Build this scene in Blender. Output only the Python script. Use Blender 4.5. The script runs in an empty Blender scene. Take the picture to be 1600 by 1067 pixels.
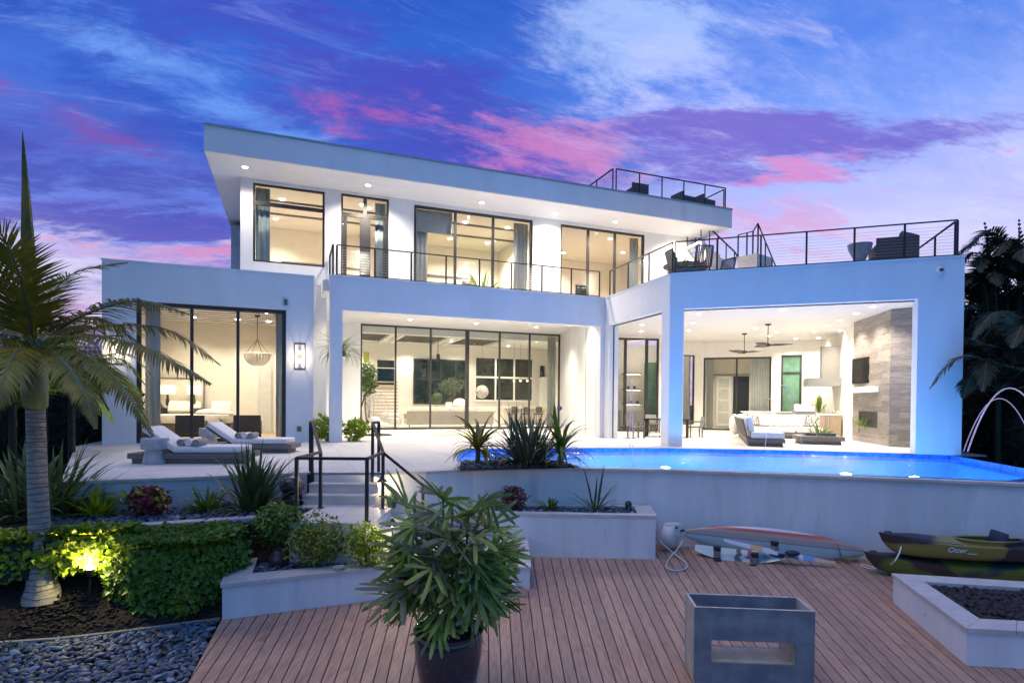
import bpy, bmesh, math, random
from mathutils import Vector, Matrix, noise as mnoise
R = math.radians
SC = bpy.context.scene
COL = SC.collection
rnd = random.Random(7)

# ------------------------------------------------------------------ camera
EYE = 1.35
PITCH, ROLL = -0.0135, 0.0085
FPX = 896.0
_c, _s = math.cos(ROLL), math.sin(ROLL)
cr = Vector((_c, 0, _s)); cu0 = Vector((-_s, 0, _c)); cf0 = Vector((0, 1, 0))
cf = (cf0 * math.cos(PITCH) + cu0 * math.sin(PITCH)).normalized()
cu = cr.cross(cf).normalized()
CY = 629 + FPX * math.tan(-PITCH)
cam = bpy.data.cameras.new('camera'); camo = bpy.data.objects.new('camera', cam); COL.objects.link(camo)
cam.sensor_width = 36; cam.lens = FPX / 1600 * 36; cam.shift_y = (CY - 533.5) / 1600
cam.clip_start = 0.05; cam.clip_end = 3000
camo.matrix_world = Matrix(((cr.x, cu.x, -cf.x, 0), (cr.y, cu.y, -cf.y, 0), (cr.z, cu.z, -cf.z, EYE), (0, 0, 0, 1)))
SC.camera = camo
def ray(px, py):
    return cr * ((px - 800) / FPX) + cu * ((CY - py) / FPX) + cf
def G(px, py, z=0.0):            # point of the horizontal plane z seen at a pixel of the photograph
    d = ray(px, py); t = (z - EYE) / d.z
    return Vector((d.x * t, d.y * t, z))
def AT(px, py, Y):               # point at depth Y
    d = ray(px, py); t = Y / d.y
    return Vector((d.x * t, Y, EYE + d.z * t))

# ------------------------------------------------------------------ world
W = bpy.data.worlds.new('World'); SC.world = W; W.use_nodes = True
nt = W.node_tree; nt.nodes.clear()
def nd(tree, typ, **kw):
    n = tree.nodes.new(typ)
    for k, v in kw.items():
        if k.startswith('i_'): n.inputs[k[2:]].default_value = v
        else: setattr(n, k, v)
    return n
class NG:
    """tiny node expression helper"""
    def __init__(s, tree): s.t = tree
    def m(s, op, a, b=None, c=None):
        n = s.t.nodes.new('ShaderNodeMath'); n.operation = op
        for i, v in enumerate((a, b, c)):
            if v is None: continue
            if isinstance(v, (int, float)): n.inputs[i].default_value = v
            else: s.t.links.new(v, n.inputs[i])
        return n.outputs[0]
    def mix(s, f, a, b):
        n = s.t.nodes.new('ShaderNodeMix'); n.data_type = 'RGBA'
        for i, v in ((0, f), (6, a), (7, b)):
            if isinstance(v, (int, float)): n.inputs[i].default_value = v
            elif isinstance(v, tuple): n.inputs[i].default_value = (*v[:3], 1)
            else: s.t.links.new(v, n.inputs[i])
        return n.outputs[2]
    def ramp(s, f, stops, interp='LINEAR'):
        n = s.t.nodes.new('ShaderNodeValToRGB'); n.color_ramp.interpolation = interp
        e = n.color_ramp.elements
        while len(e) < len(stops): e.new(0.5)
        for i, (p, c) in enumerate(stops):
            e[i].position = p; e[i].color = (*c, 1) if isinstance(c, tuple) else (c, c, c, 1)
        s.t.links.new(f, n.inputs[0]); return n.outputs[0]
    def noise(s, vec, scale, detail=4, rough=.55, dist=0, W=None):
        n = s.t.nodes.new('ShaderNodeTexNoise'); n.inputs['Scale'].default_value = scale
        n.inputs['Detail'].default_value = detail; n.inputs['Roughness'].default_value = rough
        n.inputs['Distortion'].default_value = dist
        if vec is not None: s.t.links.new(vec, n.inputs['Vector'])
        return n.outputs[0]
    def comb(s, x, y, z):
        n = s.t.nodes.new('ShaderNodeCombineXYZ')
        for i, v in enumerate((x, y, z)):
            if isinstance(v, (int, float)): n.inputs[i].default_value = v
            else: s.t.links.new(v, n.inputs[i])
        return n.outputs[0]
    def sep(s, v):
        n = s.t.nodes.new('ShaderNodeSeparateXYZ'); s.t.links.new(v, n.inputs[0]); return n.outputs
    def step(s, v, a, b):        # smooth 0..1 between a and b
        n = s.t.nodes.new('ShaderNodeMapRange'); n.interpolation_type = 'SMOOTHSTEP'
        s.t.links.new(v, n.inputs[0]); n.inputs[1].default_value = a; n.inputs[2].default_value = b
        return n.outputs[0]
g = NG(nt)
tc = nt.nodes.new('ShaderNodeTexCoord')
dx, dy, dz = g.sep(tc.outputs['Generated'])
az = g.m('MULTIPLY', g.m('ARCTAN2', dx, dy), 57.2958)          # degrees, 0 = straight ahead
el = g.m('MULTIPLY', g.m('ARCSINE', dz), 57.2958)
e01 = g.m('DIVIDE', g.m('MAXIMUM', el, 0), 90)
dvec = tc.outputs['Generated']
front = g.step(dy, -.25, .45)                                   # afterglow side; towards the water the vault is clear blue
base = g.ramp(e01, [(0.0, (.44, .24, .42)), (.10, (.32, .26, .56)), (.17, (.13, .17, .60)), (.26, (.045, .12, .54)), (.38, (.014, .085, .48)), (1.0, (.010, .07, .40))])
baseR = g.ramp(e01, [(0.0, (.66, .46, .66)), (.12, (.64, .58, .84)), (.20, (.42, .45, .85)), (.26, (.15, .28, .78)), (.34, (.03, .15, .66)), (1.0, (.012, .085, .42))])
baseB = g.ramp(e01, [(0.0, (.13, .25, .50)), (.15, (.10, .24, .57)), (.4, (.05, .20, .57)), (1.0, (.02, .11, .48))])
side = g.m('MULTIPLY', g.step(az, -8, 20), g.m('SUBTRACT', 1, g.step(az, 60, 120)))
sky = g.mix(front, baseB, g.mix(side, base, baseR))
k = g.m('ADD', g.m('MAXIMUM', dz, 0), .16)
cx = g.m('DIVIDE', dx, k); cy_ = g.m('DIVIDE', dy, k)
rx = g.m('ADD', g.m('MULTIPLY', cx, .92), g.m('MULTIPLY', cy_, .39)); ry = g.m('SUBTRACT', g.m('MULTIPLY', cy_, .92), g.m('MULTIPLY', cx, .39))
v1 = g.comb(g.m('MULTIPLY', rx, .55), g.m('MULTIPLY', ry, 1.5), 3.7)
v2 = g.comb(g.m('MULTIPLY', cx, .6), g.m('MULTIPLY', cy_, 1.5), 11.2)
v3 = g.comb(g.m('MULTIPLY', rx, .8), g.m('MULTIPLY', ry, 1.6), 23.1)
v4 = g.comb(g.m('MULTIPLY', cx, .9), g.m('MULTIPLY', cy_, 2.2), 41.3)
n1 = g.noise(v1, 1.1, 10, .64, .5)
n2 = g.noise(v2, .9, 10, .64, .5)
n3 = g.noise(v3, 3.4, 13, .72, .25)
n4 = g.noise(v4, 2.3, 13, .72, .3)
n5 = g.noise(v1, .8, 7, .6, .2); n6 = g.noise(v4, .7, 7, .6, .2)
wa_ = g.m('ADD', az, g.m('MULTIPLY', g.m('SUBTRACT', n5, .5), 34))
we_ = g.m('ADD', el, g.m('MULTIPLY', g.m('SUBTRACT', n6, .5), 15))
wisp = g.m('MULTIPLY', g.step(n1, .42, .72), g.step(n3, .30, .72))
sky = g.mix(g.m('MULTIPLY', g.m('MULTIPLY', wisp, front), g.m('MULTIPLY', g.m('SUBTRACT', 1, g.m('MULTIPLY', g.step(el, 22, 31), .62)), g.m('ADD', .40, g.m('MULTIPLY', side, .45)))), sky, g.mix(side, (.20, .28, .78), (.66, .68, .94)))
left = g.m('SUBTRACT', 1, g.step(az, 0, 24))
dark = g.m('MULTIPLY', g.step(n2, .45, .64), g.m('ADD', g.m('MULTIPLY', left, .75), .15))
sky = g.mix(g.m('MULTIPLY', dark, front), sky, g.mix(g.step(el, 8, 30), (.11, .055, .36), (.018, .055, .40)))
def blob(a0, e0, wa, we, tilt=0.0):
    a = g.m('SUBTRACT', wa_, a0)
    e = g.m('SUBTRACT', g.m('SUBTRACT', we_, e0), g.m('MULTIPLY', a, tilt))
    q = g.m('ADD', g.m('POWER', g.m('ABSOLUTE', g.m('DIVIDE', a, wa)), 2), g.m('POWER', g.m('ABSOLUTE', g.m('DIVIDE', e, we)), 2))
    return g.m('EXPONENT', g.m('MULTIPLY', q, -1))
def addc(sky, m, thr, col, amt, n):
    # noise eats into the blob: ragged, streaky cover
    f = g.m('MULTIPLY', g.step(g.m('ADD', g.m('MULTIPLY', g.m('SUBTRACT', n, .5), 3.4), m), *thr), g.m('MULTIPLY', g.m('MINIMUM', g.m('MULTIPLY', m, 4), 1), amt))
    return g.mix(f, sky, col)
T = (.25, 1.15)
sky = addc(sky, blob(-36, 10, 15, 4), (.2, 1.0), (.66, .56, .72), .8, n3)
sky = addc(sky, blob(10, 31, 9, 5, -.15), (.2, 1.1), (.36, .50, .84), .8, n3)
sky = addc(sky, blob(16, 24, 12, 5, -.1), (.2, 1.2), (.52, .52, .88), .7, n3)
sky = addc(sky, blob(-30, 27, 14, 3, -.3), (.3, 1.2), (.15, .32, .80), .7, n3)
sky = addc(sky, blob(-42, 31, 12, 3, -.3), (.2, 1.0), (.015, .05, .38), .8, n4)
sky = addc(sky, blob(-24, 21, 12, 3, -.4), (.2, 1.0), (.02, .05, .40), .8, n4)
sky = addc(sky, blob(26, 21.5, 24, 2.0, -.10), (.2, .9), (.15, .10, .50), .9, n4)
sky = addc(sky, blob(24, 19.9, 17, .9, -.10), (.5, 1.2), (.68, .20, .46), .75, n3)
sky = addc(sky, blob(-9, 27, 13, 5, -.25), (.15, .95), (.06, .045, .40), .75, n4)
sky = addc(sky, blob(-11, 26.0, 8, 3.2, -.2), (.6, 1.4), (.42, .09, .34), .8, n3)
sky = addc(sky, blob(4, 23, 10, 3.6, -.1), (.5, 1.3), (.56, .18, .44), .8, n3)
sky = addc(sky, blob(20, 15.5, 11, 2.8, .0), (.35, 1.05), (.66, .30, .50), .7, n3)
sky = addc(sky, blob(-38, 21, 12, 1.8, -.15), (.5, 1.3), (.20, .05, .30), .8, n3)
sky = addc(sky, blob(-33, 14, 13, 2.0, .05), (.2, .9), (.08, .05, .36), .9, n4)
sky = addc(sky, blob(-30, 11.0, 10, 1.6, .0), (.4, 1.1), (.60, .15, .36), .85, n3)
sky = addc(sky, blob(-44, 6, 16, 2, .0), (.3, 1.1), (.52, .20, .40), .7, n3)
sky = addc(sky, blob(-22, 31, 20, 4, -.1), (.25, 1.1), (.05, .05, .42), .6, n4)
sky = addc(sky, blob(-40, 17, 14, 1.6, .1), (.2, .9), (.05, .045, .34), .8, n4)
wn = g.noise(g.comb(g.m('MULTIPLY', rx, 1.6), g.m('MULTIPLY', ry, 6.5), 71.0), 1.7, 13, .74, .6)
wn2 = g.noise(g.comb(g.m('MULTIPLY', cx, 1.1), g.m('MULTIPLY', cy_, 4.8), 87.0), 1.9, 13, .76, .5)
sky = g.mix(g.m('MULTIPLY', g.m('MULTIPLY', g.step(wn, .50, .78), front), .42), sky, g.mix(side, (.30, .40, .84), (.74, .68, .90)))
sky = g.mix(g.m('MULTIPLY', g.m('MULTIPLY', g.step(wn2, .48, .74), front), .38), sky, g.mix(side, (.012, .05, .38), (.28, .34, .80)))
gnd = g.step(el, -6, -1)
sky = g.mix(gnd, (.05, .05, .07), sky)
bg = nd(nt, 'ShaderNodeBackground', i_Strength=1.0); nt.links.new(sky, bg.inputs[0])
# the light of the whole vault towards the open water behind the camera: clear twilight blue
nish = nd(nt, 'ShaderNodeTexSky', sky_type='NISHITA', sun_disc=False, sun_elevation=R(2.5), sun_rotation=R(-80), air_density=1.0, dust_density=.3, ozone_density=4.0)
bg2 = nd(nt, 'ShaderNodeBackground', i_Strength=.05); nt.links.new(nish.outputs[0], bg2.inputs[0])
add = nt.nodes.new('ShaderNodeAddShader'); nt.links.new(bg.outputs[0], add.inputs[0]); nt.links.new(bg2.outputs[0], add.inputs[1])
wo = nt.nodes.new('ShaderNodeOutputWorld'); nt.links.new(add.outputs[0], wo.inputs[0])
W.cycles.sampling_method = 'MANUAL'; W.cycles.sample_map_resolution = 512

# sun lamp: very wide warm fill added high behind the camera to lift the foreground
sl = bpy.data.lights.new('sun', 'SUN'); sl.energy = .72; sl.angle = R(40); sl.color = (1, .80, .66)
so = bpy.data.objects.new('sun', sl); COL.objects.link(so)
so.rotation_euler = Vector((.26, .20, -1.1)).to_track_quat('-Z', 'Y').to_euler()
SC.view_settings.view_transform = 'Standard'; SC.view_settings.look = 'None'
SC.view_settings.exposure = 0.25; SC.view_settings.gamma = 1; SC.view_settings.use_curve_mapping = False
SC.render.engine = 'CYCLES'; SC.cycles.use_denoising = True; SC.cycles.max_bounces = 7
SC.cycles.transparent_max_bounces = 24; SC.cycles.sample_clamp_indirect = 6; SC.cycles.diffuse_bounces = 4
SC.cycles.caustics_reflective = False; SC.cycles.caustics_refractive = False; SC.cycles.use_light_tree = True

# ------------------------------------------------------------------ materials
MATS = {}
def mat(name, col, rough=.6, metal=0, var=.12, vscale=3, bump=.0, bscale=60, stretch=None, emit=None, estr=0, spec=.5, trans=0, rand=0, coat=0, col2=None, cmix=(.4, .6), cscale=None, object_space=True):
    m = bpy.data.materials.new(name); m.use_nodes = True; t = m.node_tree; t.nodes.clear(); h = NG(t)
    out = t.nodes.new('ShaderNodeOutputMaterial'); b = t.nodes.new('ShaderNodeBsdfPrincipled')
    t.links.new(b.outputs[0], out.inputs[0])
    tcn = t.nodes.new('ShaderNodeTexCoord'); vec = tcn.outputs['Object']
    oi = t.nodes.new('ShaderNodeObjectInfo')
    mp = t.nodes.new('ShaderNodeMapping'); t.links.new(vec, mp.inputs[0])
    if stretch: mp.inputs['Scale'].default_value = stretch
    off = h.comb(h.m('MULTIPLY', oi.outputs['Random'], 37), h.m('MULTIPLY', oi.outputs['Random'], 11), 0)
    if rand: t.links.new(off, mp.inputs['Location'])
    v = mp.outputs[0]
    n = h.noise(v, vscale, 5, .6)
    c1 = tuple(max(0, x * (1 - var)) for x in col); c2 = tuple(min(1, x * (1 + var)) for x in col)
    c = h.mix(h.step(n, .3, .7), c1, c2)
    if col2:
        nn = h.noise(v, cscale or vscale * .6, 4, .55)
        c = h.mix(h.step(nn, *cmix), c, col2)
    if rand:
        hs = t.nodes.new('ShaderNodeHueSaturation'); t.links.new(c, hs.inputs['Color'])
        t.links.new(h.m('ADD', 1 - rand, h.m('MULTIPLY', oi.outputs['Random'], 2 * rand)), hs.inputs['Value']); c = hs.outputs[0]
    t.links.new(c, b.inputs['Base Color'])
    rn = h.m('ADD', rough - .05, h.m('MULTIPLY', n, .1)); t.links.new(rn, b.inputs['Roughness'])
    b.inputs['Metallic'].default_value = metal; b.inputs['Specular IOR Level'].default_value = spec
    b.inputs['Coat Weight'].default_value = coat
    if trans: b.inputs['Transmission Weight'].default_value = trans
    if bump:
        bn = t.nodes.new('ShaderNodeBump'); bn.inputs['Strength'].default_value = bump; bn.inputs['Distance'].default_value = .02
        t.links.new(h.noise(v, bscale, 4, .6), bn.inputs['Height']); t.links.new(bn.outputs[0], b.inputs['Normal'])
    if emit:
        b.inputs['Emission Color'].default_value = (*emit, 1); b.inputs['Emission Strength'].default_value = estr
    MATS[name] = m; return m
mat('stucco', (.78, .785, .79), .75, var=.04, vscale=.9, bump=.2, bscale=60, spec=.2, col2=(.69, .70, .71), cmix=(.55, .85), cscale=1.2, stretch=(1, 1, .3))
mat('stucco_wall', (.74, .75, .76), .75, var=.07, vscale=1.3, bump=.22, bscale=55, spec=.2, col2=(.58, .59, .60), cmix=(.52, .82), cscale=1.6, stretch=(1.6, 1.6, .28))
mat('ceiling', (.82, .81, .79), .8, var=.02)
mat('sofa_taupe', (.42, .37, .32), .9, var=.05, vscale=8, bump=.2, bscale=100, spec=.1)
mat('interior', (.78, .72, .62), .8, var=.03)
mat('interior_white', (.82, .79, .72), .8, var=.03)
mat('metal_dark', (.035, .030, .030), .42, metal=.35, var=.15, vscale=9)
mat('rail_bronze', (.055, .045, .045), .45, metal=.5, var=.15, vscale=9)
mat('frame', (.03, .03, .032), .4, var=.1)
mat('cable', (.45, .45, .46), .3, metal=1)
mat('tile', (.62, .60, .57), .5, var=.08, vscale=2.2, bump=.04, bscale=40, rand=.05, stretch=(1, 3, 1), spec=.35, col2=(.54, .51, .48), cmix=(.55, .75))
mat('grout', (.28, .27, .26), .9)
mat('coping', (.56, .53, .50), .55, var=.09, vscale=3, bump=.05, bscale=50, rand=.06, stretch=(1, 3, 1))
mat('deck', (.40, .235, .165), .5, var=.28, vscale=5, bump=.25, bscale=22, rand=.13, stretch=(9, .7, 9), spec=.35, col2=(.42, .295, .22), cmix=(.45, .75), cscale=2)
mat('deck_gap', (.015, .012, .01), .9)
mat('concrete', (.20, .235, .26), .5, var=.25, vscale=4, bump=.1, bscale=30, col2=(.13, .165, .20), cmix=(.4, .7), cscale=2.5)  # bluish: takes in the sky light on the trough front
mat('concrete_rim', (.55, .50, .42), .6, var=.15, vscale=6, bump=.05, bscale=30)
mat('concrete_drum', (.40, .40, .41), .7, var=.18, vscale=6, bump=.15, bscale=30)
mat('pebble', (.045, .07, .11), .6, var=.5, vscale=9, spec=.5, rand=.1)
mat('pebble2', (.085, .125, .18), .6, var=.35, vscale=7, spec=.5)
mat('pebble3', (.17, .23, .31), .6, var=.3, vscale=7, spec=.5)
mat('lava', (.030, .022, .022), .7, var=.5, vscale=14, bump=.6, bscale=40)
mat('mulch', (.024, .018, .014), .95, var=.5, vscale=30, bump=.9, bscale=50)
mat('soil', (.05, .035, .025), .95, var=.4, vscale=20, bump=.6)
mat('grass_ground', (.035, .05, .02), .95, var=.4, vscale=2, bump=.3)
mat('cushion', (.72, .70, .69), .9, var=.04, vscale=8, bump=.2, bscale=120, spec=.1)
mat('cushion_cream', (.75, .70, .62), .9, var=.05, vscale=8, bump=.2, bscale=100, spec=.1)
mat('towel_grey', (.28, .27, .27), .95, var=.25, vscale=25, bump=.5, bscale=90)
mat('teak_grey', (.14, .125, .115), .6, var=.2, vscale=5, stretch=(1, 8, 8), rand=.1, bump=.1)
mat('wood_walnut', (.30, .22, .16), .5, var=.25, vscale=5, stretch=(10, 10, .8), bump=.05)
mat('wood_oak', (.48, .36, .25), .5, var=.15, vscale=5, stretch=(1, 8, 8), bump=.05)
mat('plank_tile', (.26, .23, .205), .5, var=.32, vscale=4, stretch=(1, 1, 12), rand=.22, bump=.08, bscale=20)
mat('plank_pale', (.60, .55, .50), .6, var=.14, vscale=5, stretch=(1, 1, 9), rand=.12, bump=.05)
mat('steel', (.34, .33, .32), .36, metal=.85, var=.02, stretch=(1, 1, 3))
mat('steel_dark', (.18, .175, .17), .3, metal=1)
mat('black_plastic', (.02, .02, .022), .45)
mat('screen', (.006, .006, .008), .08, var=0)
mat('dark_glass', (.012, .022, .018), .06, var=.5, vscale=1.5, spec=.6)
mat('green_glass', (.10, .20, .14), .25, var=.3, vscale=1.5, spec=.6)
mat('white_paint', (.80, .79, .76), .45, var=.03)
mat('counter', (.75, .73, .70), .25, var=.06)
mat('curtain', (.62, .62, .58), .9, var=.06, vscale=4)
mat('curtain_blue', (.38, .47, .52), .9, var=.08, vscale=4)
mat('rug', (.60, .62, .10), .95, var=.2, vscale=12)
mat('wicker', (.10, .085, .075), .7, var=.4, vscale=40, bump=.6, bscale=90)
mat('wicker_white', (.50, .47, .43), .6, var=.1)
mat('linen_shade', (.85, .78, .62), .8, emit=(1, .78, .50), estr=1.4)
mat('bulb', (1, .9, .7), .5, emit=(1, .80, .55), estr=6)
mat('downlight', (1, .95, .85), .5, emit=(1, .90, .74), estr=22)
mat('pool_lamp', (1, 1, 1), .5, emit=(.75, .88, 1), estr=30)
mat('led_strip', (1, 1, 1), .5, emit=(1, .85, .6), estr=8)
mat('led_violet', (.5, .3, 1), .5, emit=(.35, .18, 1), estr=3)
mat('pot_glaze', (.018, .022, .045), .16, var=.4, vscale=3, spec=.7, coat=.6, bump=.03, bscale=12, col2=(.05, .045, .055), cmix=(.5, .8))
mat('ceramic_brown', (.06, .045, .04), .3, coat=.4)
mat('ceramic_green', (.10, .16, .12), .35)
mat('rubber', (.02, .02, .02), .7)
mat('hose', (.55, .56, .57), .5)
mat('reel', (.62, .62, .60), .5, var=.05)
mat('rope', (.75, .75, .72), .8)
mat('pillow_pattern', (.04, .04, .04), .9, col2=(.75, .73, .7), cmix=(.49, .51), cscale=24)
mat('pillow_cream', (.80, .76, .68), .9, var=.04)
mat('fascia_metal', (.30, .36, .40), .5, metal=.2, var=.08)
mat('pool_tile', (.05, .22, .62), .35, var=.35, vscale=8, rand=.08)
mat('pool_plaster', (.30, .62, .86), .6, var=.06, vscale=2)
# vegetation
def leafmat(name, col, col2=None, rough=.45, tr=.25, rand=.25, var=.25):
    m = mat(name, col, rough, var=var, vscale=6, rand=rand, col2=col2, cmix=(.5, .7), cscale=1.6, spec=.45)
    t = m.node_tree; b = next(n for n in t.nodes if n.type == 'BSDF_PRINCIPLED')
    tl = t.nodes.new('ShaderNodeBsdfTranslucent'); mx = t.nodes.new('ShaderNodeMixShader'); mx.inputs[0].default_value = tr
    src = b.inputs['Base Color'].links[0].from_socket; t.links.new(src, tl.inputs[0])
    out = next(n for n in t.nodes if n.type == 'OUTPUT_MATERIAL')
    t.links.new(b.outputs[0], mx.inputs[1]); t.links.new(tl.outputs[0], mx.inputs[2]); t.links.new(mx.outputs[0], out.inputs[0])
    return m
leafmat('leaf_mid', (.12, .20, .025)); leafmat('leaf_dark', (.055, .10, .035)); leafmat('leaf_flax', (.06, .085, .05), rough=.35)
leafmat('leaf_lime', (.25, .34, .015)); leafmat('leaf_palm', (.16, .16, .02), col2=(.33, .24, .03)); leafmat('leaf_bg', (.030, .042, .024), rough=.6)  # leaf_palm: golden patches carry the yellow of the uplight
leafmat('leaf_rhapis', (.19, .29, .045), col2=(.42, .36, .14), rough=.35, rand=.5); leafmat('leaf_dry', (.20, .16, .10), rough=.7)
leafmat('leaf_red', (.34, .04, .08), col2=(.18, .24, .04)); leafmat('leaf_burgundy', (.12, .015, .03)); leafmat('leaf_hedge', (.14, .24, .025), col2=(.24, .27, .03))
leafmat('leaf_olive', (.15, .19, .11)); leafmat('leaf_sage', (.09, .13, .06)); leafmat('flower_lilac', (.35, .25, .55)); leafmat('leaf_variegated', (.12, .19, .05), col2=(.36, .38, .16))
mat('bark', (.16, .12, .09), .9, var=.3, vscale=12, bump=.5)
mat('palm_trunk', (.36, .33, .29), .8, var=.3, vscale=5, bump=.5, bscale=25, stretch=(1, 1, 3), col2=(.20, .17, .14), cmix=(.5, .75), cscale=5)
mat('palm_ring', (.16, .13, .11), .9, var=.2)
mat('crownshaft', (.13, .17, .08), .4, var=.2, vscale=4, col2=(.20, .17, .09), cmix=(.5, .8), stretch=(3, 3, .7))
def glassmat(name, tint, ior=1.45, rough=0.0, refl=1.0, body=None):
    m = bpy.data.materials.new(name); m.use_nodes = True; t = m.node_tree; t.nodes.clear()
    out = t.nodes.new('ShaderNodeOutputMaterial'); mx = t.nodes.new('ShaderNodeMixShader')
    fr = t.nodes.new('ShaderNodeFresnel'); fr.inputs[0].default_value = ior
    tr = t.nodes.new('ShaderNodeBsdfTransparent'); tr.inputs[0].default_value = (*tint, 1)
    gl = t.nodes.new('ShaderNodeBsdfGlossy'); gl.inputs['Roughness'].default_value = rough
    h = NG(t); t.links.new(h.m('MULTIPLY', fr.outputs[0], refl), mx.inputs[0])
    t.links.new(tr.outputs[0], mx.inputs[1]); t.links.new(gl.outputs[0], mx.inputs[2]); t.links.new(mx.outputs[0], out.inputs[0])
    MATS[name] = m; return m, t, mx, gl, h
glassmat('glass', (.95, .965, .95), 1.3, refl=.8)
_m, _t, _mx, _gl, _h = glassmat('water', (.66, .88, .99), 1.33, .04, refl=.85)
_tc = _t.nodes.new('ShaderNodeTexCoord'); _bp = _t.nodes.new('ShaderNodeBump'); _bp.inputs['Strength'].default_value = 1.0; _bp.inputs['Distance'].default_value = .08; _bp.inputs['Distance'].default_value = .05
_mp = _t.nodes.new('ShaderNodeMapping'); _mp.inputs['Scale'].default_value = (1, 2.2, 1); _t.links.new(_tc.outputs['Object'], _mp.inputs[0])
_t.links.new(_h.noise(_mp.outputs[0], 3.5, 4, .55, .8), _bp.inputs['Height']); _t.links.new(_bp.outputs[0], _gl.inputs['Normal'])

# ------------------------------------------------------------------ mesh helpers
class Fr:                                  # plan frame: a along, b away, z up
    def __init__(s, o, ang): s.o = Vector((o[0], o[1], 0)); s.u = Vector((math.cos(ang), math.sin(ang), 0)); s.v = Vector((-math.sin(ang), math.cos(ang), 0)); s.ang = ang
    def p(s, a, b, z=0): return s.o + s.u * a + s.v * b + Vector((0, 0, z))
    def at(s, px, py, b):                  # (a, z) on the vertical plane b seen at a pixel
        d = ray(px, py); e = Vector((0, 0, EYE)); t = (b - (e - s.o).dot(s.v)) / d.dot(s.v); q = e + d * t
        return (q - s.o).dot(s.u), q.z
    def loc(s, w): return ((w - s.o).dot(s.u), (w - s.o).dot(s.v), w.z)
WORLDF = Fr((0, 0), 0)
ROOTM = {}
class MB:
    def __init__(s): s.v = []; s.f = []
    def add(s, vs, fs):
        n = len(s.v); s.v += [tuple(x) for x in vs]; s.f += [tuple(i + n for i in f) for f in fs]; return s
    def box(s, a0, a1, b0, b1, z0, z1, fr=WORLDF):
        return s.add([fr.p(a, b, z) for z in (z0, z1) for a, b in ((a0, b0), (a1, b0), (a1, b1), (a0, b1))],
              [(3, 2, 1, 0), (4, 5, 6, 7), (0, 1, 5, 4), (1, 2, 6, 5), (2, 3, 7, 6), (3, 0, 4, 7)])
    def prism(s, poly, z0, z1):            # poly: list of (x,y)
        n = len(poly)
        ar = sum(poly[i][0] * poly[(i + 1) % n][1] - poly[(i + 1) % n][0] * poly[i][1] for i in range(n))
        if ar < 0: poly = poly[::-1]
        return s.add([(p[0], p[1], z0) for p in poly] + [(p[0], p[1], z1) for p in poly],
              [tuple(range(n - 1, -1, -1)), tuple(range(n, 2 * n))] + [(i, (i + 1) % n, n + (i + 1) % n, n + i) for i in range(n)])
    def bar(s, p, q, w, h=None, up=Vector((0, 0, 1))):      # rectangular bar from p to q
        p = Vector(p); q = Vector(q); h = h or w; d = (q - p).normalized()
        if abs(d.dot(up)) > .98: up = Vector((1, 0, 0)) if abs(d.x) < .9 else Vector((0, 1, 0))
        x = d.cross(up).normalized() * w / 2; y = x.cross(d).normalized() * h / 2
        return s.add([c + e for c in (p, q) for e in (-x - y, x - y, x + y, -x + y)],
              [(3, 2, 1, 0), (4, 5, 6, 7), (0, 1, 5, 4), (1, 2, 6, 5), (2, 3, 7, 6), (3, 0, 4, 7)])
    def tube(s, pts, r, n=6, caps=True):
        pts = [Vector(p) for p in pts]; m = len(pts); rs = r if isinstance(r, (list, tuple)) else [r] * m
        ref = Vector((0, 0, 1)); vs = []
        d0 = (pts[-1] - pts[0]).normalized() if m > 1 else ref
        if abs(d0.z) > .9: ref = Vector((1, 0, 0))
        for i, p in enumerate(pts):
            d = (pts[min(i + 1, m - 1)] - pts[max(i - 1, 0)]).normalized()
            x = d.cross(ref)
            if x.length < 1e-4: x = d.cross(Vector((0, 1, 0)))
            x.normalize(); y = d.cross(x).normalized()
            for k in range(n): t = 2 * math.pi * k / n; vs.append(p + (x * math.cos(t) + y * math.sin(t)) * rs[i])
        fs = [(i * n + k, i * n + (k + 1) % n, (i + 1) * n + (k + 1) % n, (i + 1) * n + k) for i in range(m - 1) for k in range(n)]
        if caps: fs += [tuple(range(n - 1, -1, -1)), tuple((m - 1) * n + k for k in range(n))]
        return s.add(vs, fs)
    def lathe(s, prof, c=(0, 0, 0), n=24, sq=1.0):          # prof: (r, z)
        vs = [(c[0] + r * math.cos(2 * math.pi * k / n), c[1] + r * sq * math.sin(2 * math.pi * k / n), c[2] + z) for r, z in prof for k in range(n)]
        m = len(prof); fs = [(i * n + k, i * n + (k + 1) % n, (i + 1) * n + (k + 1) % n, (i + 1) * n + k) for i in range(m - 1) for k in range(n)]
        if prof[0][0] > 1e-4: fs.append(tuple(range(n - 1, -1, -1)))
        if prof[-1][0] > 1e-4: fs.append(tuple((m - 1) * n + k for k in range(n)))
        return s.add(vs, fs)
    def loft(s, rings, cap=True):
        n = len(rings[0]); vs = [p for r_ in rings for p in r_]; m = len(rings)
        fs = [(i * n + k, i * n + (k + 1) % n, (i + 1) * n + (k + 1) % n, (i + 1) * n + k) for i in range(m - 1) for k in range(n)]
        if cap: fs += [tuple(range(n - 1, -1, -1)), tuple((m - 1) * n + k for k in range(n))]
        return s.add(vs, fs)
    def sphere(s, c, r, seg=12, rings=8, sc=(1, 1, 1)):
        prof = [(math.sin(math.pi * i / rings), -math.cos(math.pi * i / rings)) for i in range(rings + 1)]
        vs = [(c[0] + r * sc[0] * q * math.cos(2 * math.pi * k / seg), c[1] + r * sc[1] * q * math.sin(2 * math.pi * k / seg), c[2] + r * sc[2] * z) for q, z in prof for k in range(seg)]
        fs = [(i * seg + k, i * seg + (k + 1) % seg, (i + 1) * seg + (k + 1) % seg, (i + 1) * seg + k) for i in range(rings) for k in range(seg)]
        return s.add(vs, fs)
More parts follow.
